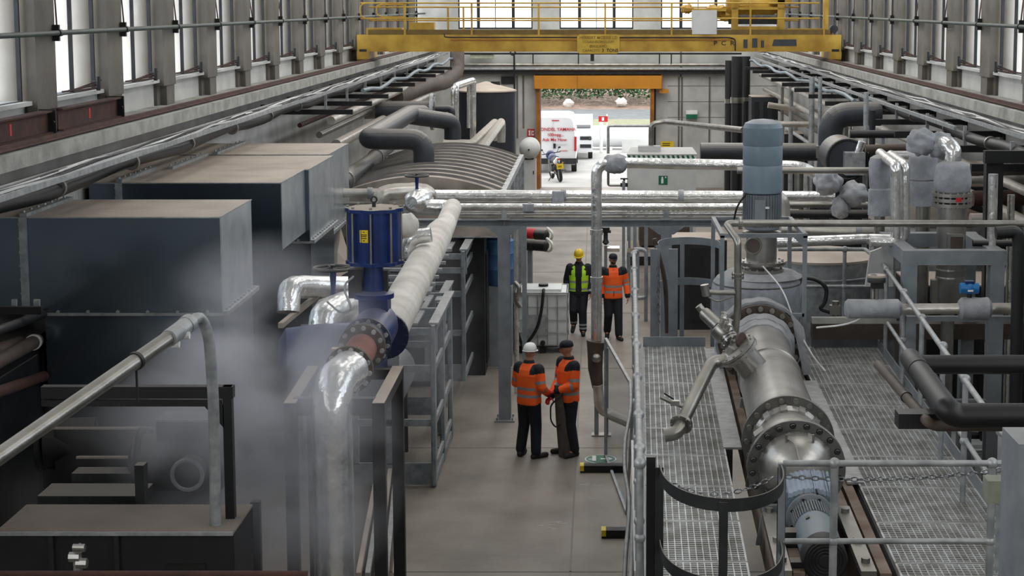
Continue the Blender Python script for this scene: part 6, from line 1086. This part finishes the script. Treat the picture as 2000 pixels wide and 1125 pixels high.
# dull panels filling the plant behind
for i, (x0, y0_, x1, d, m_, lb) in enumerate(((1480, 262, 1580, 55, 'dgrey', 'dark cabinet far back on the right of the shower cubicle'), (1468, 190, 1520, 58, 'lag', 'dark tall housing by the end wall at right'), (1640, 300, 1760, 36, 'dgrey', 'dark equipment housing behind the bending duct'), (1880, 330, 2050, 27, 'dgrey', 'dark equipment housing near the right wall behind the column still'), (1300, 470, 1420, 36, 'dgrey', 'low dark machine behind the far ladder cage'), (1560, 400, 1700, 33, 'lag', 'dark machine block behind the grey jackets'), (1780, 560, 2050, 22.6, 'dgrey', 'dark machine base behind the column frame'))):
    p, q = Q(x0, y0_, d), Q(x1, y0_, d); b = MB().span((p.x, d, 0), (min(q.x, 6.7), d+1.2, p.z)); b2 = [MB().span((p.x+.1+k*(q.x-p.x)/3, d-.02, .2), (p.x+(k+1)*(q.x-p.x)/3-.05, d, p.z-.15)) for k in range(3) if p.x+(k+1)*(q.x-p.x)/3 < 6.7]; t_ = MB().span((p.x, d, p.z), (min(q.x, 6.7), d+1.2, p.z+.02))
    thing('equipment_housing', lb, 'machine', [('body', b, m_), ('panel', b2, 'dark'), ('top', t_, 'dusttop')])
# black ducting in the far right corner
for i, (x, d, r) in enumerate(((1425, 62, .16), (1440, 60, .2), (1458, 61, .14))):
    p, q = Q(x, 110 if i else 118, d), Q(x, 260, d); P_('black corner riser duct right of the doorway, %s of three' % ('left', 'middle', 'right')[i], [p, (p.x, d, 0)], r, 'dark', name='riser_duct', n=14, clips=((0, .3),), cm='steel')
# racking behind far ladder cage
for k, (x, d) in enumerate(((1218, 44), (1240, 40), (1262, 37))):
    p = Q(x, 445, d); one('rack_post', 'grey rack post %s of the row right of the far aisle' % ('farthest', 'in the middle', 'nearest')[k], 'post', MB().bar((p.x, d, 0), (p.x, d, 2.4), .08, .08, up=(0, 1, 0)), 'gsteel')
b = MB().box((Q(1240, 480, 41).x+.6, 41, 2.2), (1.6, 1.4, .12)); b2 = MB().box((Q(1240, 480, 41).x+.6, 41, 1.1), (1.6, 1.4, .1)); b3 = MB().box((Q(1240, 480, 41).x+.7, 41, 1.45), (1.2, 1.1, .5)); lgs = [MB().bar((Q(1240, 480, 41).x+.6+i*.75, 41+j*.65, 0), (Q(1240, 480, 41).x+.6+i*.75, 41+j*.65, 2.2), .06, .06, up=(0, 1, 0)) for i in (-1, 1) for j in (-1, 1)]
thing('work_rack', 'two shelf rack with a brown box right of the far aisle', 'rack', [('shelf', [b, b2], 'dusttop'), ('crate', b3, 'brown'), ('leg', lgs, 'gsteel')])
b = MB().lathe([(.03, 0), (.08, .05), (.05, .12), (.05, .3), (.09, .34), (.09, .4)], Q(1183, 478, 38), n=14); b2 = MB().cyl(Q(1183, 452, 38)-V((.12, 0, 0)), Q(1183, 452, 38)+V((.12, 0, 0)), .035); b3 = MB().bar(Q(1183, 480, 38), (Q(1183, 480, 38).x, 38, 0), .07, .07, up=(0, 1, 0)); b4 = MB().cyl(Q(1186, 486, 38), Q(1210, 486, 38), .07)
thing('gate_valve', 'black gate valve on a stand behind the man in the black cap', 'valve', [('body', b, 'dark'), ('handle', b2, 'dark'), ('stand', b3, 'gsteel'), ('pipe_end', b4, 'foil')])
# ================= people =================
def organic(mb, vox=.011, it=4, fac=.6):
    me = bpy.data.meshes.new('t'); me.from_pydata([tuple(p) for p in mb.v], [], mb.f); sep(me); o = bpy.data.objects.new('t', me); C.objects.link(o)
    r = o.modifiers.new('r', 'REMESH'); r.mode = 'VOXEL'; r.voxel_size = vox; r.adaptivity = 0; s = o.modifiers.new('s', 'SMOOTH'); s.iterations = it; s.factor = fac
    bpy.context.view_layer.update(); e = bpy.data.meshes.new_from_object(o.evaluated_get(bpy.context.evaluated_depsgraph_get()))
    out = MB().add([p.co.copy() for p in e.vertices], [tuple(p.vertices) for p in e.polygons]); bpy.data.objects.remove(o); bpy.data.meshes.remove(me); bpy.data.meshes.remove(e); return out
def limb(mb, pts, rad, n=14): 
    P = [V(p) for p in pts]; Q_ = []; R_ = []
    for i in range(len(P)-1):
        for k in range(6): t = k/6; Q_.append(P[i].lerp(P[i+1], t)); R_.append(rad[i]+(rad[i+1]-rad[i])*t)
    Q_.append(P[-1]); R_.append(rad[-1]); mb.tube(Q_, R_, n=n)
    for p, r in zip(P, rad): mb.ball(p, r, 12, 8)
    return mb
def torso(mb, lv, cx=lambda z: V((0, 0, 0))): return mb.sweep([[cx(z)+V((rx*math.copysign(abs(math.cos(t))**.8, math.cos(t)), ry*math.copysign(abs(math.sin(t))**.85, math.sin(t))+oy, z)) for t in [2*PI*k/28 for k in range(28)]] for z, rx, ry, oy in lv])
def hand(mb, w_, d, nrm, curl=.5, s=1.0, side=1, r=.0088):
    """palm + five separate fingers; w_ wrist, d pointing direction, nrm palm normal (palm side)"""
    w_, d, nrm = V(w_), V(d).normalized(), V(nrm).normalized(); x = d.cross(nrm).normalized()*side; nrm = (nrm-d*nrm.dot(d)).normalized()
    for u in (-.027, -.009, .009, .027): mb.tube([w_+d*.0+x*u*.7, w_+d*.085*s+x*u], [.016, .0145], n=8)
    for u, L_ in ((-.03, .062), (-.011, .076), (.01, .082), (.03, .072)):
        p = w_+d*.083*s+x*u; dd = d.copy(); L_ *= s
        for k, q in enumerate((.45, .32, .23)): dd = (dd+nrm*curl*(.55+.3*k)).normalized(); p2 = p+dd*L_*q; mb.tube([p, p2], [r*(1-.08*k), r*(.94-.08*k)], n=8); mb.ball(p2, r*(.95-.08*k), 8, 6); p = p2
    p = w_+d*.03*s+x*.034; dd = (x*.85+d*.6+nrm*.35).normalized()
    for k, q in enumerate((.035, .028, .022)): p2 = p+dd*q*s; mb.tube([p, p2], [.0115-.001*k, .0105-.001*k], n=8); mb.ball(p2, .0102-.001*k, 8, 6); p = p2; dd = (dd+d*.5+nrm*curl*.5).normalized()
    return mb
def head_mesh(c, Rm):
    mb = MB(); n, m = 28, 20; vs = []
    for k in range(m+1):
        a = PI*k/m
        for i in range(n):
            b = 2*PI*i/n; dx, dy, dz = math.sin(a)*math.cos(b), math.sin(a)*math.sin(b), math.cos(a)
            x, y, z = dx*.076, dy*.098, dz*.118
            if dz < -.1: t = min(1, (-dz-.1)/.9); x *= 1-.32*t; y = y*(1-.28*t)+.012*t
            if y > 0: y += .006*math.exp(-((z-.028)/.012)**2)*math.exp(-(x/.05)**2)-.008*math.exp(-((z-.008)/.014)**2)*math.exp(-((abs(x)-.032)/.016)**2)+.008*math.exp(-((z+.062)/.012)**2)*math.exp(-(x/.022)**2)
            if y < 0: y *= .98
            vs.append(V((x, y, z)))
    mb.add(vs, [(k*n+i, (k+1)*n+i, (k+1)*n+(i+1) % n, k*n+(i+1) % n) for k in range(m) for i in range(n)])
    mb.tube([(0, .09, .022), (0, .108, -.006), (0, .113, -.018)], [.009, .013, .014], n=8); mb.ball((0, .107, -.02), .013, 8, 6); 
    for s in (-1, 1): mb.ball((s*.012, .1, -.022), .009, 8, 6); mb.ball((s*.078, -.005, -.005), .02, 10, 8, (.35, .75, 1.35))
    mb.tube([(-.02, .091, -.046), (0, .099, -.044), (.02, .091, -.046)], .0055, n=6); mb.tube([(-.018, .089, -.053), (0, .096, -.054), (.018, .089, -.053)], .0055, n=6)
    return mb.xf(Matrix.Translation(c) @ Rm.to_4x4())
def person(label, foot, ztop, fwd, P, jac, top, cloth):
    """P: joint positions in local metres for a 1.78 m figure; jac: face -> material index"""
    base = V(foot); sc_ = ztop/1.80; yaw = math.atan2(-fwd[0], fwd[1])
    X = Matrix.Translation(base) @ Matrix.Rotation(yaw, 4, 'Z') @ Matrix.Scale(sc_, 4)
    lean = P.get('lean', 0); tw = lambda z: V((0, lean*(z-.95), 0)); hc = V(P.get('head', (0, .03, 1.645))); Rm = Matrix.Rotation(math.radians(P.get('yaw', 0)), 3, 'Z') @ Matrix.Rotation(math.radians(P.get('nod', 0)), 3, 'X')
    S_, El, W_ = [[V(P[k+s]) for s in 'LR'] for k in ('sh', 'el', 'wr')]; Kn, An = [[V(P[k+s]) for s in 'LR'] for k in ('kn', 'an')]; Fd = [V(P.get('ft'+s, (0, 1, 0))).normalized() for s in 'LR']
    body = MB(); torso(body, [(.88, .15, .1, 0), (1.1, .14, .095, 0), (1.3, .17, .1, 0), (1.42, .14, .08, 0), (1.48, .07, .06, 0)], tw); limb(body, [tw(1.45)+V((0, 0, 1.44)), hc+V((0, -.015, -.08))], [.062, .056])
    for s in (0, 1):
        limb(body, [S_[s], El[s], W_[s]], [.055, .04, .027]); limb(body, [V(((-.09, .09)[s], 0, .9)), Kn[s], An[s]], [.085, .055, .038]); limb(body, [An[s], An[s]-V((0, 0, .05))+Fd[s]*.13], [.035, .028])
    gl = MB()
    for s in (0, 1): hand(gl if P.get('glove') else body, W_[s], P['hd'+'LR'[s]], P['pn'+'LR'[s]], P.get('curl', .5), 1, 1 if s else -1, .0105 if P.get('glove') else .0088); limb(gl, [W_[s]-V(P['hd'+'LR'[s]]).normalized()*.05, W_[s]+V(P['hd'+'LR'[s]]).normalized()*.02], [.04, .032]) if P.get('glove') else None
    for p_ in head_mesh(hc, Rm).v[:0]: pass
    hm = head_mesh(hc, Rm); body.add(hm.v, hm.f); body = organic(body, .0075, 2, .5)
    jk = MB(); torso(jk, [(.84, .195, .145, 0), (.88, .2, .15, 0), (1.0, .19, .145, 0), (1.15, .195, .148, 0), (1.3, .21, .15, 0), (1.39, .195, .13, 0), (1.45, .12, .095, 0), (1.49, .085, .08, 0), (1.53, .072, .074, 0)], tw)
    for s in (0, 1): cuff = W_[s].lerp(El[s], .06); limb(jk, [S_[s], El[s], cuff], [.09, .074, .058])
    jk = organic(jk, .0115, 3, .5)
    tr = MB(); torso(tr, [(.8, .17, .13, 0), (.92, .18, .138, 0), (1.0, .17, .13, 0)])
    for s in (0, 1): limb(tr, [V(((-.088, .088)[s], 0, .86)), Kn[s], An[s]+V((0, 0, .02))], [.115, .09, .08])
    tr = organic(tr, .0125, 3, .5)
    def arm_t(c):
        best = None
        for s in (0, 1):
            for a, b, o_, l_ in ((S_[s], El[s], 0, .5), (El[s], W_[s], .5, .5)):
                ab = b-a; t = max(0, min(1, (c-a).dot(ab)/ab.length_squared)); d = (c-(a+ab*t)).length
                if d < .1 and (best is None or d < best[0]): best = (d, o_+l_*t)
        return best[1] if best and (abs(c.x) > .165 or c.y > .16) else None
    for m_, f in ((jk, jac), (tr, cloth)):
        m_.mi = [f(sum((m_.v[i] for i in q), V())/len(q), arm_t(sum((m_.v[i] for i in q), V())/len(q))) for q in m_.f]
    boots = []
    for s in (0, 1):
        b = MB(); a = An[s]; f_ = Fd[s]; so = V((0, 0, -(P['an'+'LR'[s]][2]-.045)))if False else V((0, 0, -.055)); limb(b, [a+V((0, 0, .05)), a+so*.3-f_*.01], [.06, .062]); limb(b, [a+so-f_*.05, a+so+f_*.06, a+so+f_*.18], [.046, .05, .044]); b = organic(b, .01, 2, .5); boots.append(b)
    parts = [('body', body, 'skin'), ('jacket', jk, P['jm']), ('trousers', tr, ['navy', 'refl']), ('boot', boots, 'boot')]
    if gl.v: parts.append(('gloves', organic(gl, .006, 1, .4), 'red'))
    parts += [(n_, q.xf(Matrix.Translation(hc) @ Rm.to_4x4()), m_) for n_, q, m_ in top]
    if 'extra' in P: parts += P['extra'](tw)
    for _, q, m_ in [p[:3] for p in parts]:
        for z in (q if isinstance(q, list) else [q]): z.xf(X)
    return thing('person', label, 'person', parts, ang=180)
def helmet(m_, ridge=True):
    d = MB(); d.sweep([[V((r*.1*math.cos(t), r*.125*math.sin(t)-.005, z)) for t in [2*PI*k/32 for k in range(32)]] for z, r in ((.03, 1), (.06, .99), (.09, .93), (.12, .8), (.142, .58), (.153, .3), (.156, .02))]); br = MB(); br.sweep([[V((r*.104*math.cos(t), r*.13*math.sin(t)+(.028 if math.sin(t) > 0 else 0)*math.sin(t)*q, z)) for t in [2*PI*k/32 for k in range(32)]] for z, r, q in ((.024, 1.08, 1), (.03, 1.1, 1), (.036, 1.0, 1))])
    o = [('hard_hat', d, m_), ('brim', br, m_)]
    if ridge: o.append(('ridge', MB().tube([(0, .11, .075), (0, .07, .14), (0, 0, .163), (0, -.08, .135), (0, -.12, .07)], .009, bend=.04, n=8), m_))
    return o
def cap():
    d = MB(); d.sweep([[V((r*.088*math.cos(t), r*.108*math.sin(t)-.004, z)) for t in [2*PI*k/28 for k in range(28)]] for z, r in ((.03, 1), (.06, 1), (.09, .92), (.112, .72), (.125, .4), (.128, .02))]); pk = MB(); pk.sweep([[V((r*.068*math.cos(t), .075+.085*r*math.sin(t)*(1 if math.sin(t) > 0 else .2), z-.12*max(0, math.sin(t))**2*.2)) for t in [2*PI*k/24 for k in range(24)]] for z, r in ((.03, 1), (.038, 1))])
    return [('cap', d, 'navy'), ('peak', pk, 'navy')]
def hairp(): return [('hair', MB().ball((0, -.02, .02), .1, 18, 12, (.82, .93, 1.02)), 'hair')] if False else []
def hv(c, t, yoke=1.37):      # hi-vis jacket with two bands, navy shoulders
    if t is not None: return 1 if .33 < t < .41 or .52 < t < .6 else (2 if t < .12 or t > .9 else 0)
    if 1.075 < c.z < 1.125 or .955 < c.z < 1.005: return 1
    if c.z > 1.485 or (c.z > 1.33 and abs(c.x) > .1): return 2
    return 0
plain = lambda c, t: 0
jm = ['orangev', 'refl', 'navy']
K_ = lambda x, y: PZ(x, y, 0)
def ztop(x, y, d): return PY(x, y, d).z
# 1: back to the camera, white helmet
f1 = K_(1034, 892)
person('person in orange hi-vis jacket and white hard hat, seen from behind, gesturing with gloved hand', f1, ztop(1031, 669, f1.y), (.55, .84), dict(lean=0, head=(0, .03, 1.64), yaw=8, nod=-4, glove=True, curl=.35, jm=jm,
  shL=(-.185, 0, 1.4), elL=(-.25, -.0, 1.14), wrL=(-.17, .22, 1.06), hdL=(.4, .8, 0), pnL=(1, 0, -.2), shR=(.185, 0, 1.4), elR=(.25, -.02, 1.13), wrR=(.2, .22, .98), hdR=(.1, .9, -.3), pnR=(-1, 0, 0),
  knL=(-.12, .03, .49), anL=(-.15, -.02, .09), knR=(.1, .04, .49), anR=(.14, -.02, .09), ftL=(-.3, 1, 0), ftR=(.45, 1, 0)), hv, helmet('wht', False), plain)
# 2: facing left, holding a long sleeve
f2 = K_(1110, 888)
def strap(tw): return []
person('person in orange hi-vis jacket and black cap facing left, holding a tall brown sleeve', f2, ztop(1106, 661, f2.y), (-.86, -.5), dict(lean=-.02, head=(0, .03, 1.65), yaw=-14, nod=-3, glove=True, curl=.9, jm=jm,
  shL=(-.19, 0, 1.41), elL=(-.25, .03, 1.12), wrL=(-.06, .24, 1.03), hdL=(.6, .6, -.3), pnL=(.3, 0, -1), shR=(.19, 0, 1.41), elR=(.25, .02, 1.13), wrR=(.1, .25, .9), hdR=(-.5, .7, -.2), pnR=(0, 0, -1),
  knL=(-.11, .03, .5), anL=(-.13, -.03, .09), knR=(.1, .03, .5), anR=(.12, 0, .09), ftL=(-.25, 1, 0), ftR=(.3, 1, 0)), hv, cap(), plain)
a, c = Q(1088, 752, f2.y-.17), Q(1104, 885, f2.y-.13); b = MB(); b.sweep([[p+V((w_*math.cos(t), .05*math.sin(t), 0)) for t in [2*PI*k/14 for k in range(14)]] for p, w_ in ((a, .045), (a.lerp(c, .1), .055), (a.lerp(c, .5), .085), (a.lerp(c, .9), .1), (V((c.x, c.y, .01)), .1))])
st_ = MB().tube([a+V((.1, -.05, -.1)), a+V((.0, -.1, -.2)), a+V((-.1, -.08, -.3)), a+V((-.1, -.06, -.55)), a+V((-.02, -.07, -.66)), a+V((.06, -.07, -.6))], .013, bend=.12, n=8)
thing('carry_sleeve', 'tall brown canvas sleeve with black strap standing before the man in the black cap', 'bag', [('sleeve', b, mat('brown_canvas', '5f544c', .9, 0, '4a413b', 8, .4, 20)), ('strap', st_, 'black')])
# 3: lime vest, yellow helmet, walking
f3 = K_(1131, 652)
def vest(tw):
    v_ = MB(); torso(v_, [(.9, .208, .16, 0), (1.0, .2, .156, 0), (1.15, .204, .158, 0), (1.3, .215, .158, 0), (1.4, .175, .13, 0), (1.465, .1, .1, 0)], tw); v_ = organic(v_, .011, 2, .5); keep = []; mi = []
    for q in v_.f:
        c = sum((v_.v[i] for i in q), V())/len(q)
        if (c.y > .02 and abs(c.x) < .062+.05*max(0, c.z-1.15)) or c.z < .915 or c.z > 1.45 or (abs(c.x) > .15 and c.z > 1.25): continue
        keep.append(q); mi.append(1 if 1.09 < c.z < 1.14 or .94 < c.z < .98 else 0)
    v_.f = keep; v_.mi = mi; return [('vest', v_, ['limev', 'refl'])]
person('person walking towards the camera in lime yellow vest and yellow hard hat', f3, ztop(1137, 485, f3.y), (-.05, -1), dict(lean=.03, head=(0, .05, 1.64), yaw=0, nod=-16, curl=.5, jm=['navy', 'refl', 'navy'], extra=vest,
  shL=(-.185, 0, 1.4), elL=(-.25, -.03, 1.13), wrL=(-.24, .1, .88), hdL=(0, .3, -1), pnL=(1, 0, 0), shR=(.185, 0, 1.4), elR=(.26, -.05, 1.13), wrR=(.27, .03, .87), hdR=(0, .3, -1), pnR=(-1, 0, 0),
  knL=(-.08, .1, .52), anL=(-.09, .12, .095), knR=(.11, .12, .53), anR=(.12, -.16, .2), ftL=(-.1, 1, 0), ftR=(.1, .8, -.5)), lambda c, t: 1 if t is not None and .88 < t < .96 else 0, helmet('yel2'), lambda c, t: 1 if .13 < c.z < .17 or .21 < c.z < .25 else 0)
# 4: orange jacket, black cap, walking
f4 = K_(1197, 660)
zip_ = lambda tw: [('zip', MB().bar(tw(.9)+V((0, .152, .9)), tw(1.45)+V((0, .1, 1.45)), .012, .006), 'navy'), ('beard', MB().ball((0, .1, 1.59), .045, 12, 8, (1, .5, .9)), 'hair')]
person('bearded person walking towards the camera in orange hi-vis jacket and black cap', f4, ztop(1196, 492, f4.y), (.12, -1), dict(lean=.02, head=(0, .03, 1.645), yaw=6, nod=-2, curl=.5, jm=jm, extra=zip_,
  shL=(-.2, 0, 1.41), elL=(-.28, -.03, 1.14), wrL=(-.3, .06, .87), hdL=(0, .25, -1), pnL=(1, 0, 0), shR=(.2, 0, 1.41), elR=(.26, -.06, 1.14), wrR=(.25, .0, .87), hdR=(0, .2, -1), pnR=(-1, 0, 0),
  knL=(-.1, .1, .52), anL=(-.1, .18, .09), knR=(.1, .06, .5), anR=(.1, -.14, .12), ftL=(-.2, 1, 0), ftR=(.15, .9, -.25)), hv, cap(), plain)
# ================= vehicles outside =================
dv = 70.5
p0, p1 = PZ(1037, 338, 0), PZ(1126, 338, 0); xa, xb = p1.x-1.95, p1.x; dv = p0.y
zt_ = PY(1090, 230, dv).z
def vsec(w_, ins=0): return w_
b = MB(); cx = (xa+xb)/2
prof = [(.35, .95), (.5, .98), (1.0, 1.0), (1.35, .98), (1.75, .93), (zt_-.2, .88), (zt_-.05, .8), (zt_, .6)]
def sect(y, k=1): return [V((cx+.98*w_*k, y, z)) for z, w_ in prof]+[V((cx-.98*w_*k, y, z)) for z, w_ in reversed(prof)]
b.sweep([sect(dv+.05, .97), sect(dv+.12), sect(dv+4.6)])
fl_ = MB(); fl_.prism([(cx-.9, dv+4.6, 0.35), (cx-.9, dv+4.6, zt_-.4), (cx-.9, dv+5.3, 1.15), (cx-.9, dv+5.8, .95), (cx-.9, dv+5.8, .35)], (1.8, 0, 0))
bm2 = MB().box((cx, dv-.0, .5), (1.95, .16, .24)); wh = [MB().cyl((cx+s*.85-.1*s, y, .32), (cx+s*.97, y, .32), .32, n=26) for s in (-1, 1) for y in (dv+.8, dv+4.6)]
sm = MB().box((cx, dv+.045, (zt_+.6)/2), (.012, .02, zt_-.75)); wn = MB().box((cx+.0, dv+.04, 1.3), (0.01, .01, .01)); hl = MB().box((cx+.06, dv+.02, 1.13), (.1, .05, .2)); tl = [MB().box((cx+s*.93, dv+.06, 1.22), (.1, .12, .6)) for s in (-1, 1)]; rd = MB().box((cx+.1, dv+.04, zt_-.12), (.3, .03, .04)); st2 = MB().box((cx+.35, dv+.03, 1.2), (.5, .02, .04))
tt = [text_mesh(t, s_, (cx+dx, dv+.02, z), (1, 0, 0), (0, 0, 1), .004, sx=sx) for t, s_, z, dx, sx in (('GONDEL YAMAHA', .19, 1.76, .14, 1.0), ('100mpg...', .18, 1.54, .1, 1.0), ('Ask Me How', .19, 1.33, .06, 1.0), ('www.', .1, .9, .45, 1.5))]
roadm = [MB().box((cx+s*.5, dv+.03, .62 if s else 1), (.0101, .01, .01)) for s in (1,)]
thing('van', 'white van with red lettering parked outside the open doorway', 'van', [('body_shell', b, 'vanw', [('door_seam', sm, 'grey'), ('handle', hl, 'dark'), ('badge_strip', st2, 'grey'), ('brake_light', rd, 'red')]), ('cab', fl_, 'vanw'), ('bumper', bm2, 'dgrey'), ('wheel', wh, 'black'), ('tail_light', tl, 'red'), ('lettering', tt, 'red')])
# second vehicle seen behind, with windscreens
d2 = 77; q0 = PZ(1133, 312, 0); d2 = q0.y; zt2 = PY(1140, 234, d2).z; xa2 = PY(1122, 300, d2).x; xb2 = PY(1157, 300, d2).x
b = MB(); b.prism([(xa2-.6, d2+4, .35), (xa2-.6, d2+4, zt2), (xa2-.6, d2+1.2, zt2), (xa2-.6, d2+.5, 1.35), (xa2-.6, d2, 1.2), (xa2-.6, d2, .35)], (xb2-xa2+.6, 0, 0)); ws = MB().prism([(xa2-.5, d2+1.17, zt2-.12), (xb2-.08, d2+1.17, zt2-.12), (xb2-.08, d2+.55, 1.42), (xa2-.5, d2+.55, 1.42)], (0, -.03, .0)); gr = MB().box(((xa2+xb2)/2+.1, d2-.01, .98), (.5, .03, .16)); gr2 = MB().box(((xa2+xb2)/2+.1, d2-.01, .62), (.5, .03, .16)); w2_ = [MB().cyl((x, d2+.8, .33), (x+.2, d2+.8, .33), .33, n=22) for x in (xa2-.55, xb2-.2)]
hl2 = [MB().ball((x, d2+.02, .98), .12, 12, 8, (1, .4, 1)) for x in (xb2-.12,)]
thing('white_truck', 'white vehicle front partly hidden behind the lettered van', 'van', [('body_shell', b, 'vanw'), ('windscreen', ws, 'vgl'), ('grille', [gr, gr2], 'dgrey'), ('wheel', w2_, 'black'), ('headlamp', hl2, 'glass' if False else 'steel')])
# motorbike seen from behind, rear wheel nearest
g0 = PZ(1098, 357, 0); x, y = g0.x, g0.y; L_ = Matrix.Translation((x, y, 0)) @ Matrix.Rotation(math.radians(14), 4, 'Z') @ Matrix.Rotation(math.radians(-8), 4, 'Y')
def wheel(yc, r): t = MB().hoop((0, yc, r), r-.06, .065, (1, 0, 0), 30, 10); rim = MB().hoop((0, yc, r), r-.13, .02, (1, 0, 0), 26, 6); rim.cyl((-.05, yc, r), (.05, yc, r), .05); [rim.bar((0, yc, r), (0, yc+math.cos(a)*(r-.13), r+math.sin(a)*(r-.13)), .02, .03, up=(1, 0, 0)) for a in [k*2*PI/5 for k in range(5)]]; return t, rim
w1, r1 = wheel(.32, .32); w2, r2 = wheel(1.75, .31)
tank2 = MB().ball((0, 1.15, .92), .2, 16, 10, (.85, 1.3, .8)); seat = MB().tube([(0, .95, .84), (0, .6, .84), (0, .3, .95)], [.14, .1], bend=.15, n=14); tail = MB().tube([(0, .55, .8), (0, .25, .93), (0, .12, .97)], [.13, .06], n=12); tl2 = MB().box((0, .1, .93), (.12, .04, .05)); mud = MB().tube([(0, .3, .82), (0, .08, .75), (0, -.02, .62)], .03, n=8); npl = MB().box((0, -.03, .66), (.27, .015, .2)); nl = text_mesh('P52', .1, (0, -.042, .62), (1, 0, 0), (0, 0, 1), .002, sx=1)
eng = MB().box((0, 1.05, .5), (.34, .5, .38)); eng.ball((0, .9, .5), .2, 12, 8); ex = MB().cyl((.17, .95, .35), (.2, .15, .45), .055, n=16); ex2 = MB().cyl((-.17, .95, .35), (-.18, .3, .4), .04, n=16); bar_ = MB().tube([(-.38, 1.3, 1.08), (-.2, 1.42, 1.06), (.2, 1.42, 1.06), (.38, 1.3, 1.08)], .018, bend=.08, n=8); mir = [MB().tube([(s*.25, 1.4, 1.06), (s*.34, 1.36, 1.22)], .01, n=6).ball((s*.37, 1.35, 1.25), .06, 12, 8, (1, .4, .7)) for s in (-1, 1)]; fork = [MB().cyl((s*.09, 1.45, 1.0), (s*.09, 1.75, .31), .03) for s in (-1, 1)]; fair = MB().ball((0, 1.5, .98), .2, 14, 9, (1, .8, 1)); sw = MB().bar((-.1, .32, .32), (-.1, .85, .45), .04, .06); sw2 = MB().bar((.1, .32, .32), (.1, .85, .45), .04, .06); stn = MB().cyl((-.12, .85, .35), (-.38, .75, 0.06), .015); ind = [MB().ball((s*.14, .05, .78), .03, 8, 6) for s in (-1, 1)]
thing('motorbike', 'blue and white motorbike with yellow rear plate parked behind the van', 'motorbike', [('rear_tyre', w1, 'sole', [('rim', r1, 'galv')]), ('front_tyre', w2, 'sole', [('rim', r2, 'galv')]), ('fuel_tank', tank2, 'blue'), ('seat', seat, 'black'), ('tail', tail, 'vanw'), ('tail_light', tl2, 'red'), ('mudguard', mud, 'black'), ('number_plate', npl, 'yel2', [('lettering', nl, 'black')]), ('engine', eng, 'dgrey'), ('exhaust', [ex, ex2], 'steel'), ('handlebar', bar_, 'black'), ('mirror', mir, 'black'), ('fork', fork, 'steel'), ('fairing', fair, 'blue'), ('swing_arm', [sw, sw2], 'dgrey'), ('side_stand', stn, 'dark'), ('indicator', ind, 'org')], xf=L_)
# ================= steam =================
def steam(label, c, r, dens, sc_=1.3, thr=.45, seed=0):
    m = bpy.data.materials.new('steam_vapour'); m.use_nodes = True; N = m.node_tree.nodes; L2 = m.node_tree.links; N.clear()
    o = N.new('ShaderNodeOutputMaterial'); v = N.new('ShaderNodeVolumePrincipled'); v.inputs['Color'].default_value = (.93, .94, 1, 1); v.inputs['Anisotropy'].default_value = .2
    tc = N.new('ShaderNodeTexCoord'); n = N.new('ShaderNodeTexNoise'); n.inputs['Scale'].default_value = sc_; n.inputs['Detail'].default_value = 3; n.inputs['Distortion'].default_value = .5
    mp = N.new('ShaderNodeMapping'); mp.inputs['Location'].default_value = (seed, seed*.7, 0); L2.new(tc.outputs['Object'], mp.inputs[0]); L2.new(mp.outputs[0], n.inputs[0])
    mr = N.new('ShaderNodeMapRange'); mr.inputs[1].default_value = thr; mr.inputs[2].default_value = .75; L2.new(n.outputs[0], mr.inputs[0])
    s1 = N.new('ShaderNodeVectorMath'); s1.operation = 'DIVIDE'; s1.inputs[1].default_value = r; L2.new(tc.outputs['Object'], s1.inputs[0]); s2 = N.new('ShaderNodeVectorMath'); s2.operation = 'LENGTH'; L2.new(s1.outputs[0], s2.inputs[0])
    fo = N.new('ShaderNodeMapRange'); fo.inputs[1].default_value = 1; fo.inputs[2].default_value = .25; fo.inputs[3].default_value = 0; fo.inputs[4].default_value = dens; L2.new(s2.outputs[1], fo.inputs[0])
    mu = N.new('ShaderNodeMath'); mu.operation = 'MULTIPLY'; L2.new(mr.outputs[0], mu.inputs[0]); L2.new(fo.outputs[0], mu.inputs[1]); L2.new(mu.outputs[0], v.inputs['Density']); L2.new(v.outputs[0], o.inputs['Volume'])
    b = MB().ball((0, 0, 0), 1, 20, 12, r); c = V(c); b.v = [p+c for p in b.v]
    ob = mkobj('steam_cloud', b, m, c); meta(ob, label, 'steam', None, 'stuff'); return ob
steam('white steam cloud drifting up behind the vertical foil pipe at lower left', Q(490, 900, 14.9), (1.5, .7, 1.5), 4.6, 1.1, .38, 1)
steam('thin steam haze around the flanged blue valve', Q(530, 660, 16.3), (1.3, .75, 1.1), 2.4, 1.0, .4, 4)
steam('faint steam haze in front of the nearest duct', Q(330, 940, 15.6), (1.7, .6, 1.1), 1.6, 1.2, .42, 8)
steam('thin steam haze rising by the near galvanised cage', Q(790, 640, 22.6), (1.3, 1.1, 1.6), .45, .9, .38, 12)
sc.cycles.volume_step_rate = 2; sc.cycles.volume_bounces = 1; sc.cycles.volume_max_steps = 64
